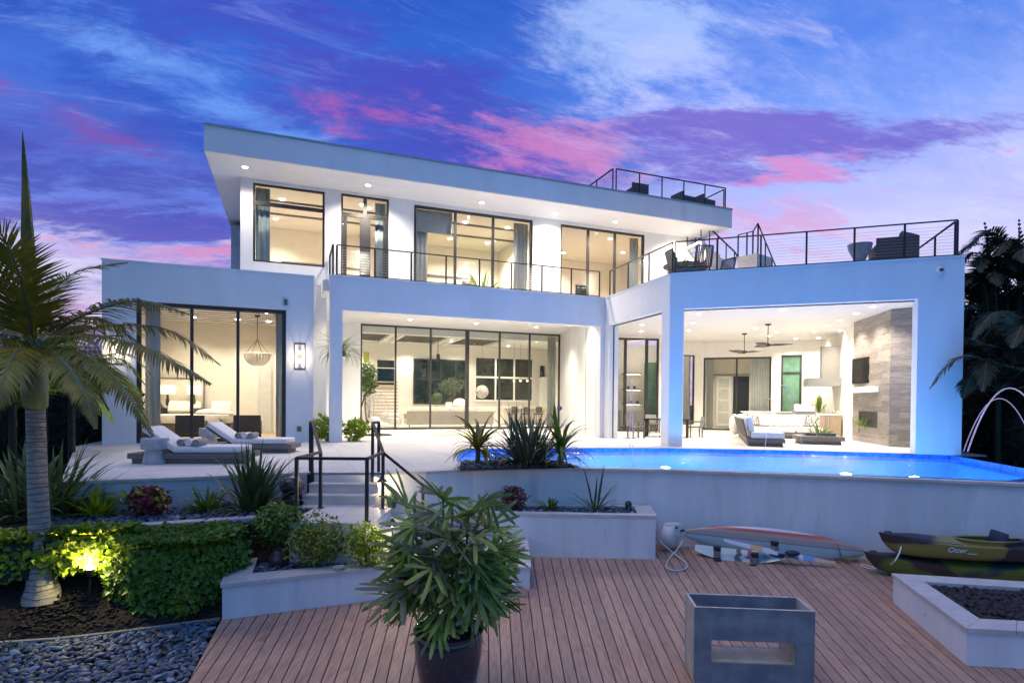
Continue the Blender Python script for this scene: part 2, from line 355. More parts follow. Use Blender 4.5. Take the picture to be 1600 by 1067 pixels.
    def build(s, name, m, parent=None, smooth=False, bevel=0, world=True, kind=None, sub=0, loc=None, rot=None):
        me = bpy.data.meshes.new(name); vs = s.v
        if parent is not None and world and parent.name in ROOTM:
            iv = ROOTM[parent.name]; vs = [tuple(iv @ Vector(v)) for v in vs]
        me.from_pydata(vs, [], s.f)
        if bevel:
            bm = bmesh.new(); bm.from_mesh(me); bmesh.ops.remove_doubles(bm, verts=bm.verts, dist=1e-5)
            es = [e for e in bm.edges if len(e.link_faces) == 2 and e.calc_face_angle(0) > .6]
            bmesh.ops.bevel(bm, geom=es, offset=bevel, segments=2, affect='EDGES', profile=.6, clamp_overlap=True); bm.to_mesh(me); bm.free()
        if smooth: me.polygons.foreach_set('use_smooth', [True] * len(me.polygons))
        me.materials.append(MATS[m] if isinstance(m, str) else m)
        o = bpy.data.objects.new(name, me); COL.objects.link(o)
        if parent is not None: o.parent = parent
        if kind: o['kind'] = kind
        if sub: md = o.modifiers.new('s', 'SUBSURF'); md.levels = md.render_levels = sub
        if loc is not None: o.location = loc
        if rot is not None: o.rotation_euler = rot
        if smooth:
            try: me.set_sharp_from_angle(angle=R(50))
            except Exception: pass
        return o
def B(*a, **k): return MB().box(*a, **k)
def tag(o, label, cat, group=None):
    o['label'] = label; o['category'] = cat
    if group: o['group'] = group
    return o
def thing(name, label, cat, loc=(0, 0, 0), rz=0, group=None):
    o = bpy.data.objects.new(name, None); COL.objects.link(o); o.location = loc; o.rotation_euler = (0, 0, rz); o.empty_display_size = .1
    ROOTM[o.name] = (Matrix.Translation(Vector(loc)) @ Matrix.Rotation(rz, 4, 'Z')).inverted()
    return tag(o, label, cat, group)
def struct(name, mb, m, parent=None, **k):
    o = mb.build(name, m, parent, **k)
    if parent is None: o['kind'] = 'structure'
    return o
KIDS = {}
def copy_tree(o, parent=None):
    c = o.copy(); COL.objects.link(c)
    if parent is not None: c.parent = parent
    for ch in [x for x in o.children]: copy_tree(ch, c)
    return c
def dup(o, loc, rz, label=None, sc=None):
    bpy.context.view_layer.update()
    c = copy_tree(o); c.location = loc; c.rotation_euler = (0, 0, rz)
    if label: c['label'] = label
    if sc: c.scale = (sc,) * 3
    return c
def inst(name, me, parent, M=None, loc=(0, 0, 0), rot=(0, 0, 0), sc=(1, 1, 1), m=None):
    o = bpy.data.objects.new(name, me); COL.objects.link(o); o.parent = parent
    if M is not None: o.matrix_local = M
    else: o.location = loc; o.rotation_euler = rot; o.scale = sc
    return o
def clip_poly(subj, clip):                # both lists of (x,y); clip convex ccw
    def area(p): return sum(p[i][0] * p[(i + 1) % len(p)][1] - p[(i + 1) % len(p)][0] * p[i][1] for i in range(len(p))) / 2
    if area(clip) < 0: clip = clip[::-1]
    out = list(subj)
    for i in range(len(clip)):
        ax, ay = clip[i]; bx_, by = clip[(i + 1) % len(clip)]
        inp, out = out, []
        if not inp: return []
        f = lambda p: (bx_ - ax) * (p[1] - ay) - (by - ay) * (p[0] - ax)
        for j in range(len(inp)):
            P, Q = inp[j - 1], inp[j]; fp, fq = f(P), f(Q)
            if (fp >= 0) != (fq >= 0): t = fp / (fp - fq); out.append((P[0] + (Q[0] - P[0]) * t, P[1] + (Q[1] - P[1]) * t))
            if fq >= 0: out.append(Q)
    if len(out) < 3 or abs(area(out)) < 1e-4: return []
    r_ = []
    for p in out:
        if not r_ or (abs(p[0] - r_[-1][0]) + abs(p[1] - r_[-1][1])) > 1e-4: r_.append(p)
    return r_ if len(r_) > 2 else []
def wall(fr, a0, a1, b0, b1, z0, z1, holes=()):       # wall slab with rectangular openings, clean outer faces only
    A = sorted({a0, a1, *[h[0] for h in holes], *[h[1] for h in holes]}); Z = sorted({z0, z1, *[h[2] for h in holes], *[h[3] for h in holes]})
    A = [a for a in A if a0 <= a <= a1]; Z = [z for z in Z if z0 <= z <= z1]
    def solid(i, j):
        if i < 0 or j < 0 or i >= len(A) - 1 or j >= len(Z) - 1: return False
        ca = (A[i] + A[i + 1]) / 2; cz = (Z[j] + Z[j + 1]) / 2
        return not any(h[0] < ca < h[1] and h[2] < cz < h[3] for h in holes)
    mb = MB(); P = fr.p
    for i in range(len(A) - 1):
        for j in range(len(Z) - 1):
            if not solid(i, j): continue
            x0, x1, y0, y1 = A[i], A[i + 1], Z[j], Z[j + 1]
            q = lambda *v: mb.add(v, [(0, 1, 2, 3)])
            q(P(x0, b0, y0), P(x1, b0, y0), P(x1, b0, y1), P(x0, b0, y1)); q(P(x1, b1, y0), P(x0, b1, y0), P(x0, b1, y1), P(x1, b1, y1))
            if not solid(i - 1, j): q(P(x0, b1, y0), P(x0, b0, y0), P(x0, b0, y1), P(x0, b1, y1))
            if not solid(i + 1, j): q(P(x1, b0, y0), P(x1, b1, y0), P(x1, b1, y1), P(x1, b0, y1))
            if not solid(i, j - 1): q(P(x0, b1, y0), P(x1, b1, y0), P(x1, b0, y0), P(x0, b0, y0))
            if not solid(i, j + 1): q(P(x0, b0, y1), P(x1, b0, y1), P(x1, b1, y1), P(x0, b1, y1))
    return mb
LP = 9.2
def lamp(kind, loc, power, col=(1, .85, .68), size=.08, aim=None, spot=120, blend=.6):
    l = bpy.data.lights.new(kind.lower() + '_light', kind); l.energy = power * (LP if kind == 'SPOT' else 1); l.color = col
    if kind == 'SPOT': l.spot_size = R(spot); l.spot_blend = blend; l.shadow_soft_size = size
    elif kind == 'POINT': l.shadow_soft_size = size
    elif kind == 'AREA': l.shape = 'DISK'; l.size = size
    o = bpy.data.objects.new(kind.lower() + '_light', l); COL.objects.link(o); o.location = loc
    if aim is not None: o.rotation_euler = Vector(aim).to_track_quat('-Z', 'Y').to_euler()
    return o
# ================================================================== frames of the plan
M = Fr((-6.0, 18.86), R(21.06))           # main facade
D = M.p(10.3, 0); A = Vector((5.0, 18.29, 0))
Q = Fr((5.0, 18.29), R(-18.6))            # pavilion front
K = Fr((D.x, D.y), math.atan2(A.y - D.y, A.x - D.x)); KL = (A - D).length     # connector D -> A
PX2 = lambda p: (p[0], p[1])
# ================================================================== ground, deck, terrace, pool
struct('ground', MB().prism([(-900, -60), (900, -60), (900, 1500), (-900, 1500)], -2.2, -1.75), 'grass_ground')
DZ = -1.55
deck_poly = [PX2(G(230, 1180, DZ)), PX2(G(293, 1067, DZ)), PX2(G(345, 970, DZ)), PX2(G(347, 962, DZ)), (-3.4, 12.3), (12.0, 12.3), (14, 9.5), (14, 2.0), (-2.0, 2.0)]
deck = struct('deck', MB().prism(deck_poly, DZ - .12, DZ - .03), 'deck_gap')
cx0, cy0 = .58, -11.5; da = .0076; gap = .00035
k0, k1 = -60, 66
for k in range(k0, k1):
    t0, t1 = k * da + gap, (k + 1) * da - gap
    wedge = [(cx0 + r_ * math.sin(t), cy0 + r_ * math.cos(t)) for r_, t in ((12, t0), (28, t0), (28, t1), (12, t1))]
    cut = 14.2 + ((k * 37) % 11) * .72 + ((k * 7) % 3) * .2
    for ra_, rb_ in ((12, cut - .002), (cut + .002, 28)):
        w_ = [(cx0 + r_ * math.sin(t), cy0 + r_ * math.cos(t)) for r_, t in ((ra_, t0), (rb_, t0), (rb_, t1), (ra_, t1))]
        pl = clip_poly(deck_poly, w_)
        if pl: MB().prism(pl, DZ - .03, DZ).build('board', 'deck', deck)

# terrace outline (front edge seen from the water)
wall_line = [G(94, 753), G(341, 743.5), G(480, 738), G(598, 738), G(666, 736.5), G(740, 732.5), G(810, 731), G(905, 731.5), G(1026, 733.5), G(1160, 738), G(1300, 744), G(1450, 749.5), G(1600, 756), G(1750, 764)]
WL = [(p.x, p.y) for p in wall_line]
pool_poly = [G(722, 702), G(880, 699.5), G(1045, 699.8), G(1250, 703.5), G(1485, 710.2), G(1600, 731), G(1640, 741), G(1575, 750.5), G(1450, 745), G(1300, 740), G(1160, 735), G(1026, 730.8), G(905, 729.0), G(884, 721.5), G(712, 720.5)]
PO = [(p.x, p.y) for p in pool_poly]
tl = G(94, 753); tb = G(118, 697)
terrace_poly = [WL[0], WL[1], WL[2], WL[3], WL[4], WL[5], WL[6], WL[7], PO[12], PO[13], PO[14], PO[0], PO[1], PO[2], PO[3], PO[4], (13.2, 15.9), (16.2, 29), (10, 31), (4, 32.5), (-15.5, 24.5), (tb.x, tb.y)]
terr = struct('terrace', MB().prism(terrace_poly, -.04, -.006), 'grout')
tf = Fr(PX2(M.p(0, 0)), R(21.06))
def tiles(root, poly, fr, ta, tbb, z0, z1, ra, rb, m='tile', g_=.004, stag=0):
    for j in range(*rb):
        for i in range(*ra):
            o_ = (j % 2) * stag
            q = [PX2(fr.p(i * ta + o_ + g_, j * tbb + g_)), PX2(fr.p((i + 1) * ta + o_ - g_, j * tbb + g_)), PX2(fr.p((i + 1) * ta + o_ - g_, (j + 1) * tbb - g_)), PX2(fr.p(i * ta + o_ + g_, (j + 1) * tbb - g_))]
            pl = clip_poly(poly, q)
            if pl: MB().prism(pl, z0, z1).build('tile', m, root)
tiles(terr, terrace_poly, tf, 1.22, 1.22, -.006, .0, (-8, 20), (-9, 8))
# retaining wall under the terrace and pool
def offset(line, d):
    out = []
    for i, p in enumerate(line):
        a = Vector(line[max(i - 1, 0)]); b = Vector(line[min(i + 1, len(line) - 1)]); t = (b - a).normalized(); out.append((p[0] - t.y * d, p[1] + t.x * d))
    return out
def wall_strip(line, d0, d1, z0, z1):
    o0, o1 = offset(line, d0), offset(line, d1)
    return MB().loft([[(*o0[i], z0), (*o0[i], z1), (*o1[i], z1), (*o1[i], z0)] for i in range(len(line))])
tw = thing('retaining_wall', 'long white stucco retaining wall curving below the terrace and pool', 'wall', (1.5, 11.95, -1.75))
WLl = WL[:3]; WLr = WL[3:]
wall_strip(WLl, .03, .33, -1.75, -.045).build('wall_section', 'stucco_wall', tw)
wall_strip(WLr, .03, .30, -1.75, -.045).build('wall_section', 'stucco_wall', tw)
def coping_run(line, d0, d1, z0, z1, parent, step=.62, m='coping'):
    # resample line to stones
    L = [0]
    for a, b in zip(line, line[1:]): L.append(L[-1] + math.dist(a, b))
    def at(t):
        t = max(0, min(L[-1], t))
        for i in range(len(line) - 1):
            if t <= L[i + 1] + 1e-9:
                f = (t - L[i]) / (L[i + 1] - L[i]); return Vector((line[i][0] + (line[i + 1][0] - line[i][0]) * f, line[i][1] + (line[i + 1][1] - line[i][1]) * f))
        return Vector(line[-1])
    n = max(1, round(L[-1] / step)); st = L[-1] / n
    for i in range(n):
        a, b = at(i * st + .003), at((i + 1) * st - .003); t = (b - a).normalized(); nn = Vector((-t.y, t.x))
        MB().prism([tuple(a + nn * d0), tuple(b + nn * d0), tuple(b + nn * d1), tuple(a + nn * d1)], z0, z1).build('coping_stone', m, parent)
coping_run(WL[4:], -.012, .27, -.045, .004, tw)
coping_run(WL[:3], -.012, .2, -.045, .003, tw, step=1.22)
coping_run(WL[3:5], -.012, .2, -.045, .003, tw, step=.6)
# pool
pool = thing('swimming_pool', 'long lit swimming pool with blue water between terrace and pavilion', 'pool', (5, 14.5, -1.4))
n = len(PO); arp = sum(PO[i][0] * PO[(i + 1) % n][1] - PO[(i + 1) % n][0] * PO[i][1] for i in range(n))
ring = PO if arp > 0 else PO[::-1]
mb = MB(); mb.add([(*p, -1.35) for p in ring], [tuple(range(n))]); mb.build('basin_floor', 'pool_plaster', pool)
mb = MB()
for i in range(n):
    a, b = ring[i], ring[(i + 1) % n]; mb.add([(*a, -1.35), (*b, -1.35), (*b, -.22), (*a, -.22)], [(0, 1, 2, 3)])
mb.build('basin_wall', 'pool_plaster', pool)
mb = MB(); mb2 = MB()                      # waterline tiles
for i in range(n):
    a, b = Vector(ring[i]), Vector(ring[(i + 1) % n]); L_ = (b - a).length; t = (b - a) / L_; nn = Vector((-t.y, t.x)); q = 0; kk = 0
    while q < L_ - .02:
        e = min(L_, q + .30)
        for zz in ((-.22, -.115), (-.11, -.006)):
            p0, p1 = a + t * (q + .003), a + t * (e - .003)
            tgt = mb
            tgt.add([(*p0, zz[0]), (*p1, zz[0]), (*p1, zz[1]), (*p0, zz[1]), (*(p0 + nn * .01), zz[0]), (*(p1 + nn * .01), zz[0]), (*(p1 + nn * .01), zz[1]), (*(p0 + nn * .01), zz[1])], [(4, 5, 6, 7), (0, 4, 7, 3), (1, 2, 6, 5), (3, 7, 6, 2)])
        q = e
mb.build('waterline_tile', 'pool_tile', pool, kind='stuff')
mb = MB()
for i in range(n):
    a, b = ring[i], ring[(i + 1) % n]; mb.add([(*a, -.22), (*b, -.22), (*b, -.02), (*a, -.02)], [(0, 1, 2, 3)])
mb.build('tile_bed', 'pool_tile', pool)
wp = ring
struct('water', MB().add([(*p, -.10) for p in wp], [tuple(range(n))]), 'water')
for (x, y) in ((G(985, 716).x, G(985, 716).y), (G(1235, 717).x, G(1235, 717).y)):
    pass
POOLCOL = (.08, .37, 1.0)
for i, (px, py) in enumerate(((790, 711), (960, 704), (1090, 706), (1240, 709), (1400, 713), (1560, 738), (1150, 724), (1330, 730))):
    q = G(px, py); lamp('POINT', (q.x, q.y, -.62), 78, POOLCOL, .12)
for px, py in ((1011, 706), (1040, 704), (1185, 711), (1322, 712), (1120, 709), (1430, 716)):
    q = G(px, py); mb = MB().lathe([(0, -.02), (.12, -.02), (.13, .0), (.0, .03)], (q.x, q.y, -.48), 16); mb.build('pool_light', 'pool_lamp', pool)

# planting bed on the terrace beside the pool
bed_a = [G(716, 735), G(724, 722.5), G(880, 724), G(898, 731)]
pb = thing('terrace_planting_bed', 'pebble bed at the near end of the pool with flax and bromeliads', 'planting bed', (0, 12.4, 0))
bp_ = [(p.x, p.y) for p in bed_a]
MB().prism(bp_, .0, .035).build('soil', 'soil', pb)
coping_run([bp_[0], bp_[1], bp_[2], bp_[3]], -.03, .09, .001, .05, pb, step=.6)
def pebbles(name, pts, z, r0, r1, m, parent=None, seed=1, dark=None, kind='stuff', flat=.45):
    rr = random.Random(seed); mb = MB(); mbb = MB(); mbc = MB()
    for pt in pts:
        x, y = pt[0], pt[1]; z0_ = z; z = pt[2] if len(pt) > 2 else z
        r_ = rr.uniform(r0, r1); th = rr.uniform(0, math.pi); sx, sy, sz = r_ * rr.uniform(.9, 1.5), r_ * rr.uniform(.6, .9), r_ * flat * rr.uniform(.8, 1.2)
        tx, ty = rr.uniform(-.45, .45), rr.uniform(-.45, .45)
        Mx = Matrix.Translation((x, y, z + rr.uniform(0, r_ * .7))) @ Matrix.Rotation(th, 4, 'Z') @ Matrix.Rotation(tx, 4, 'X') @ Matrix.Rotation(ty, 4, 'Y')
        vs = [Mx @ Vector((0, 0, -sz))]; 
        for ph in (-.45, .35, 1.05):
            c_, s_ = math.cos(ph), math.sin(ph)
            for k_ in range(6): t = 2 * math.pi * k_ / 6 + ph; vs.append(Mx @ Vector((sx * c_ * math.cos(t), sy * c_ * math.sin(t), sz * s_)))
        vs.append(Mx @ Vector((0, 0, sz * 1.05)))
        fs = [(0, 1 + (k_ + 1) % 6, 1 + k_) for k_ in range(6)]
        for L_ in (0, 1): fs += [(1 + L_ * 6 + k_, 1 + L_ * 6 + (k_ + 1) % 6, 7 + L_ * 6 + (k_ + 1) % 6, 7 + L_ * 6 + k_) for k_ in range(6)]
        fs += [(13 + k_, 13 + (k_ + 1) % 6, 19) for k_ in range(6)]
        u_ = rr.random(); (mbb if dark and u_ < .4 else mbc if dark and u_ < .52 else mb).add(vs, fs)
    o = mb.build(name, m, parent, smooth=True, kind=kind)
    if dark: mbb.build(name, dark, parent, smooth=True, kind=kind); mbc.build(name, 'pebble3', parent, smooth=True, kind=kind)
    return o
def inpoly(p, poly):
    c = False; j = len(poly) - 1
    for i in range(len(poly)):
        if (poly[i][1] > p[1]) != (poly[j][1] > p[1]) and p[0] < (poly[j][0] - poly[i][0]) * (p[1] - poly[i][1]) / (poly[j][1] - poly[i][1]) + poly[i][0]: c = not c
        j = i
    return c
def scatter(poly, sp, seed=1, jit=.45):
    rr = random.Random(seed); xs = [p[0] for p in poly]; ys = [p[1] for p in poly]; out = []
    y = min(ys); row = 0
    while y < max(ys):
        x = min(xs) + (row % 2) * sp / 2
        while x < max(xs):
            q = (x + rr.uniform(-jit, jit) * sp, y + rr.uniform(-jit, jit) * sp)
            if inpoly(q, poly): out.append(q)
            x += sp
        y += sp * .8; row += 1
    return out
pebbles('gravel', scatter(bp_, .07, 3), .04, .02, .045, 'pebble', pb, 5, dark='pebble2')

# ------------------------------------------------------------------ planter boxes
def planter(name, label, outer, inner, zt, zb, th=.05, stones=.6, zin=None, fill=None, wallm='stucco_wall'):
    c = (sum(p[0] for p in outer) / len(outer), sum(p[1] for p in outer) / len(outer))
    t = thing(name, label, 'planter', (c[0], c[1], zb))
    n = len(outer); off = []
    ctr = Vector(c)
    for i in range(n):
        a, b = outer[i], outer[(i + 1) % n]; ia, ib = inner[i], inner[(i + 1) % n]
        # wall segment, 15 mm behind the coping edge
        sh = lambda p, q: (p[0] + (q[0] - p[0]) * .06, p[1] + (q[1] - p[1]) * .06)
        sa, sb = sh(a, ia), sh(b, ib); si, sj = sh(ia, a), sh(ib, b)
        MB().prism([sa, sb, sj, si], zb, zt - th).build('side_wall', wallm, t)
        L_ = math.dist(a, b); m_ = max(1, round(L_ / stones))
        for k in range(m_):
            f0, f1 = k / m_ + .003 / L_, (k + 1) / m_ - .003 / L_
            l2 = lambda p, q, f: (p[0] + (q[0] - p[0]) * f, p[1] + (q[1] - p[1]) * f)
            MB().prism([l2(a, b, f0), l2(a, b, f1), l2(ia, ib, f1), l2(ia, ib, f0)], zt - th, zt).build('coping_stone', 'coping', t)
    if fill: MB().prism(inner, zb + .02, (zin or zt - .12)).build('soil', fill, t)
    return t
g2 = lambda px, py, z: PX2(G(px, py, z))
# lower left box in front of the stair landing
zl = -1.07
LO = [g2(344, 912.5, zl), g2(590, 886, zl), (-1.55, 8.30), (-1.60, 8.62), (-3.35, 8.66), g2(392, 845, zl)]
LO = [g2(344, 912.5, zl), g2(600, 885, zl), (G(600, 885, zl).x + .05, 8.62), g2(375, 838, zl)]
LI = [g2(394, 895, zl), (LO[1][0] - .2, G(600, 885, zl).y + .25), (LO[2][0] - .2, 8.45), g2(412, 845, zl)]
planter('corner_planter', 'low white planter box of dark pebbles in front of the stair landing', LO, LI, zl, DZ - .1, zin=zl - .1, fill='soil')
pebbles('pebble_bed', scatter(LI, .075, 5), zl - .09, .035, .065, 'pebble', None, 6, dark='pebble2')
# planter below the pool wall
zc = -.73
CO = [g2(770, 796, zc), g2(1026.5, 803, zc), (3.15, 11.82), (0.0, 11.95)]
CO = [(-.55, 10.80), (2.72, 10.66), (2.86, 11.76), (-.4, 11.80)]
CI = [(-.35, 11.0), (2.40, 10.88), (2.5, 11.62), (-.25, 11.68)]
planter('long_planter', 'long white planter box against the pool wall with succulents and dark pebbles', CO, CI, zc, DZ - .1, zin=zc - .08, fill='soil')
pebbles('pebble_bed', scatter(CI, .085, 8), zc - .07, .035, .065, 'pebble', None, 9, dark='pebble2')
# right box with lava rock
zr = -1.12
RO = [g2(1393, 895, zr), g2(1510, 981, zr), (7.6, 6.05), (9.2, 7.7)]
RI = [g2(1444, 908.5, zr), g2(1531, 966, zr), (7.45, 6.42), (8.9, 7.45)]
rp = planter('lava_rock_planter', 'angular cream planter box of black lava rock on the right of the deck', RO, RI, zr, DZ + .003, stones=.55, zin=zr - .16, fill='soil')
MB().lathe([(0, 0), (.028, 0), (.03, .006), (0, .012)], (0, 0, 0), 14).build('step_light', 'white_paint', rp, world=False)
_o = rp.children[-1]; q = G(1441, 963, DZ); _a, _b = Vector((*RO[0], 0)), Vector((*RO[1], 0)); _t = (_b - _a).normalized(); _n = Vector((_t.y, -_t.x, 0)); 
_p = _a + _t * 1.05 + _n * -.008 + Vector((0, 0, zr - .2)); _n = _n if _n.y < 0 else -_n
_o.matrix_world = Matrix.Identity(4); _o.location = ROOTM[rp.name] @ (_a + _t * 1.08 + _n * .0 + Vector((0, 0, zr - .2))); _o.rotation_euler = _n.to_track_quat('Z', 'Y').to_euler()

# upper left planting terrace: retaining wall with coping
zu = -.48
UL = [g2(-160, 852, zu), g2(0, 838, zu), g2(200, 822, zu), g2(405, 808, zu), (-3.45, 9.35)]
uw = thing('garden_wall', 'low white garden wall with pale coping behind the hedge', 'wall', (UL[2][0], UL[2][1], DZ - .2))
wall_strip(UL, .02, .2, -1.75, zu - .04).build('wall_section', 'stucco_wall', uw)
coping_run(UL, 0, .22, zu - .04, zu, uw)
bedU = [UL[0], UL[1], UL[2], UL[3], UL[4], (-3.6, 10.7), WL[1], WL[0], (-9.5, 9.6)]
struct('planting_bed', MB().prism(bedU, -1.7, zu - .07), 'soil')
bedU2 = [UL[1], UL[2], UL[3], UL[4], (-3.7, 10.7), (-5.2, 10.15), (-7.3, 9.25)]
pebbles('pebble_bed', scatter(bedU2, .085, 12), zu - .06, .035, .06, 'pebble', None, 13, dark='pebble2')
# mulch bed and beach-stone bed at lower left, steel edging between
ZM = -1.60
ZW = -1.0
EM = [g2(-260, 1020, ZM), g2(0, 1009, ZM), g2(170, 994, ZM), g2(343, 971, ZM), (-3.5, 8.2)]; UM = [(UL[0][0] - 1.5, UL[0][1]), UL[1], UL[2], UL[3], (-3.4, 9.3)]
struct('mulch_bed', MB().loft([[(*e, -1.8), (*e, ZM), (*u, ZW), (*u, -1.8)] for e, u in zip(EM, UM)]), 'mulch')
def mulch_z(x, y):
    best = ZM
    for (e0, e1), (u0, u1) in zip(zip(EM, EM[1:]), zip(UM, UM[1:])):
        for k in range(21):
            f = k / 20; ex, ey = e0[0] + (e1[0] - e0[0]) * f, e0[1] + (e1[1] - e0[1]) * f; ux, uy = u0[0] + (u1[0] - u0[0]) * f, u0[1] + (u1[1] - u0[1]) * f
            if abs((x - ex) * (uy - ey) - (y - ey) * (ux - ex)) < .08: return ZM + (ZW - ZM) * max(0, min(1, ((x - ex) * (ux - ex) + (y - ey) * (uy - ey)) / ((ux - ex) ** 2 + (uy - ey) ** 2)))
    return best
pebbles('mulch_chips', [(x, y, mulch_z(x, y) - .012) for x, y in scatter(EM[1:4] + [UM[3], UM[2], UM[1]], .05, 44)], ZM, .018, .045, 'mulch', None, 45, flat=.35)
SB = [g2(-80, 1016, ZM), g2(170, 995, ZM), g2(340, 972, ZM), g2(293, 1067, ZM), g2(225, 1190, ZM), (-6.5, 4.2)]
struct('stone_bed_base', MB().prism(SB, -1.72, ZM - .005), 'soil')
pebbles('beach_stones', scatter(SB, .068, 21), ZM, .03, .055, 'pebble', None, 22, dark='pebble2')
eg = MB(); EL = [g2(-90, 1014, ZM), g2(0, 1009, ZM), g2(90, 1003, ZM), g2(170, 994, ZM), g2(260, 982, ZM), g2(343, 971, ZM)]
o = wall_strip(EL, 0, .05, -1.72, ZM + .045).build('garden_edging', 'grout'); tag(o, 'thin pale edging strip between dark mulch and blue grey stones', 'edging')

# ------------------------------------------------------------------ steps, landing
st = thing('garden_steps', 'pale stone steps from terrace down to the landing and deck', 'steps', (-3.1, 9.7, DZ))
sx0, sx1 = G(480, 738).x, G(598, 738).x
sA = Vector((-3.86, 10.81)); 
for i in range(3):
    z = -.167 * (i + 1); y0 = 10.80 - .27 * (i + 1)
    xl, xr = -3.72, -2.45
    n_ = 2
    for k in range(n_):
        a_ = xl + (xr - xl) * k / n_ + .002; b_ = xl + (xr - xl) * (k + 1) / n_ - .002
        B(a_, b_, y0 - .02, y0 + .30, z - .04, z).build('tread', 'coping', st)
    B(xl, xr, y0, y0 + .27, -1.5, z - .04).build('riser', 'tile', st)
B(-3.72, -2.45, 10.80, 10.95, -1.5, -.045).build('riser', 'tile', st)
B(-3.38, -2.10, 8.72, 9.97, -1.7, -.545).build('landing_base', 'stucco_wall', st)
for a_, b_ in ((-3.40, -2.74), (-2.735, -2.08)):
    for c_, d_ in ((8.70, 9.345), (9.35, 9.985)): B(a_, b_, c_, d_, -.54, -.50).build('tread', 'coping', st)
# second flight to the right, third towards the deck
xs = [-2.08, -1.80, -1.52]
for i, x in enumerate(xs):
    z = -.5 - .167 * (i + 1); x1 = x + (.28 if i < 2 else 1.0)
    B(x - .02 if i else x + .003, x1 - .004, 8.75, 9.97, z - .04, z).build('tread', 'coping', st)
    B(x + .003, x1, 8.78, 9.95, -1.7, z - .04).build('riser', 'stucco_wall', st)
B(-.52, .30, 8.9, 10.65, -1.6, -1.24).build('riser', 'stucco_wall', st); B(-.515, .32, 8.88, 10.65, -1.24, -1.20).build('tread', 'coping', st)
B(-1.5, .05, 8.58, 8.74, -1.55, -1.415).build('riser', 'stucco_wall', st); B(-1.5, .07, 8.50, 8.745, -1.415, -1.38).build('tread', 'coping', st)
B(-2.10, -1.2, 9.985, 11.0, -1.6, -1.02).build('side_bed', 'soil', st)
pebbles('pebble_bed', scatter([(-2.08, 10.0), (-.6, 10.0), (-.6, 11.0), (-2.4, 10.95)], .08, 31), -1.03, .03, .055, 'pebble', None, 32, dark='pebble2')

# ------------------------------------------------------------------ the house
hs = thing('house', 'large white two storey modern house with flat roofs and black framed glass', 'house', M.p(5, 4, 0))
H = lambda mb, name, m='stucco', **k: mb.build(name, m, hs, **k)
ZP = 5.45; ZH = 4.36
H(wall(M, 0, 10.3, 0, .40, 0, ZP, [(.40, 10.12, -1, ZH)]), 'wall')
H(wall(K, .0, KL, .0, .40, .001, ZP - .004, [(.40, KL - .45, -1, ZH + .02)]), 'wall')
H(wall(Q, 0, 7.81, 0, .45, 0, ZP, [(.42, 6.73, -1, ZH)]), 'wall')
H(B(7.5, 7.81, .45, 13, 0, ZP, fr=Q), 'wall')
# dark screen tracks under the heads
H(B(.42, 6.73, .28, .33, ZH - .03, ZH - .001, fr=Q), 'screen_track', 'frame')
H(B(.40, KL - .45, .2, .24, ZH - .02, ZH + .018, fr=K), 'screen_track', 'frame')
H(B(.402, .42, .17, .21, 0.02, ZH - .02, fr=K), 'screen_track', 'frame')
# left wing
H(wall(M, -6.4, -.49, .43, .73, 0, ZP, [(-5.54, -1.34, .03, 4.31)]), 'wall')
H(B(-6.4, -6.15, .73, 8, 0, ZP - .003, fr=M), 'wall'); H(B(-.70, -.49, .73, 8, 0, ZP - .003, fr=M), 'wall')
H(B(-6.15, -.70, .73, 8, 4.45, 5.40, fr=M), 'roof_slab')
H(B(-.7, -.2, 1.85, 2.1, 0, ZP, fr=M), 'wall'); H(B(-.2, 0, 1.86, 7.9, 0, 5.03, fr=M), 'wall')
H(B(-.2, 12.6, .402, 7.9, 5.03, 5.40, fr=M), 'balcony_slab')
H(wall(M, -.2, 12.5, 7.9, 8.15, 0, 5.028, [(1.85, 12.24, -1, 5.0)]), 'wall')
H(MB().prism([PX2(M.p(*p)) for p in ((12.25, 7.9), (11.75, 5.6), (11.62, 5.6), (11.2, 3.6), (11.05, 3.6), (10.12, .41), (10.55, .41), (12.9, 8.1))], 0, 5.029), 'wall')
H(B(10.6, 10.64, 2.05, 2.09, 0, 5.0, fr=M), 'screen_track', 'frame')
# parapet caps
def cap(fr, a0, a1, b, z=ZP): H(B(a0, a1, b - .02, b + .42, z, z + .055, fr=fr), 'parapet_cap', 'stucco')
cap(M, -6.42, -.47, .43); cap(M, -.02, 10.28, 0, ZP); cap(Q, .02, 7.83, 0); 
H(B(.05, KL - .05, -.02, .38, ZP - .002, ZP + .05, fr=K), 'parapet_cap', 'stucco')
# pavilion slab / ceiling
Lw = [(3.9, 27.3), (7.6, 27.8), (8.6, 29.6), (9.9, 30.0)]
pav = [PX2(K.p(.1, .39)), PX2(K.p(KL - .1, .39)), PX2(Q.p(.3, .44)), PX2(Q.p(7.6, .44)), PX2(Q.p(7.6, 12.9)), (9.9, 30.3), (8.4, 29.8), (7.5, 28.0), (3.9, 27.6)]
H(MB().prism(pav, 4.56, 5.395), 'terrace_slab', 'ceiling')
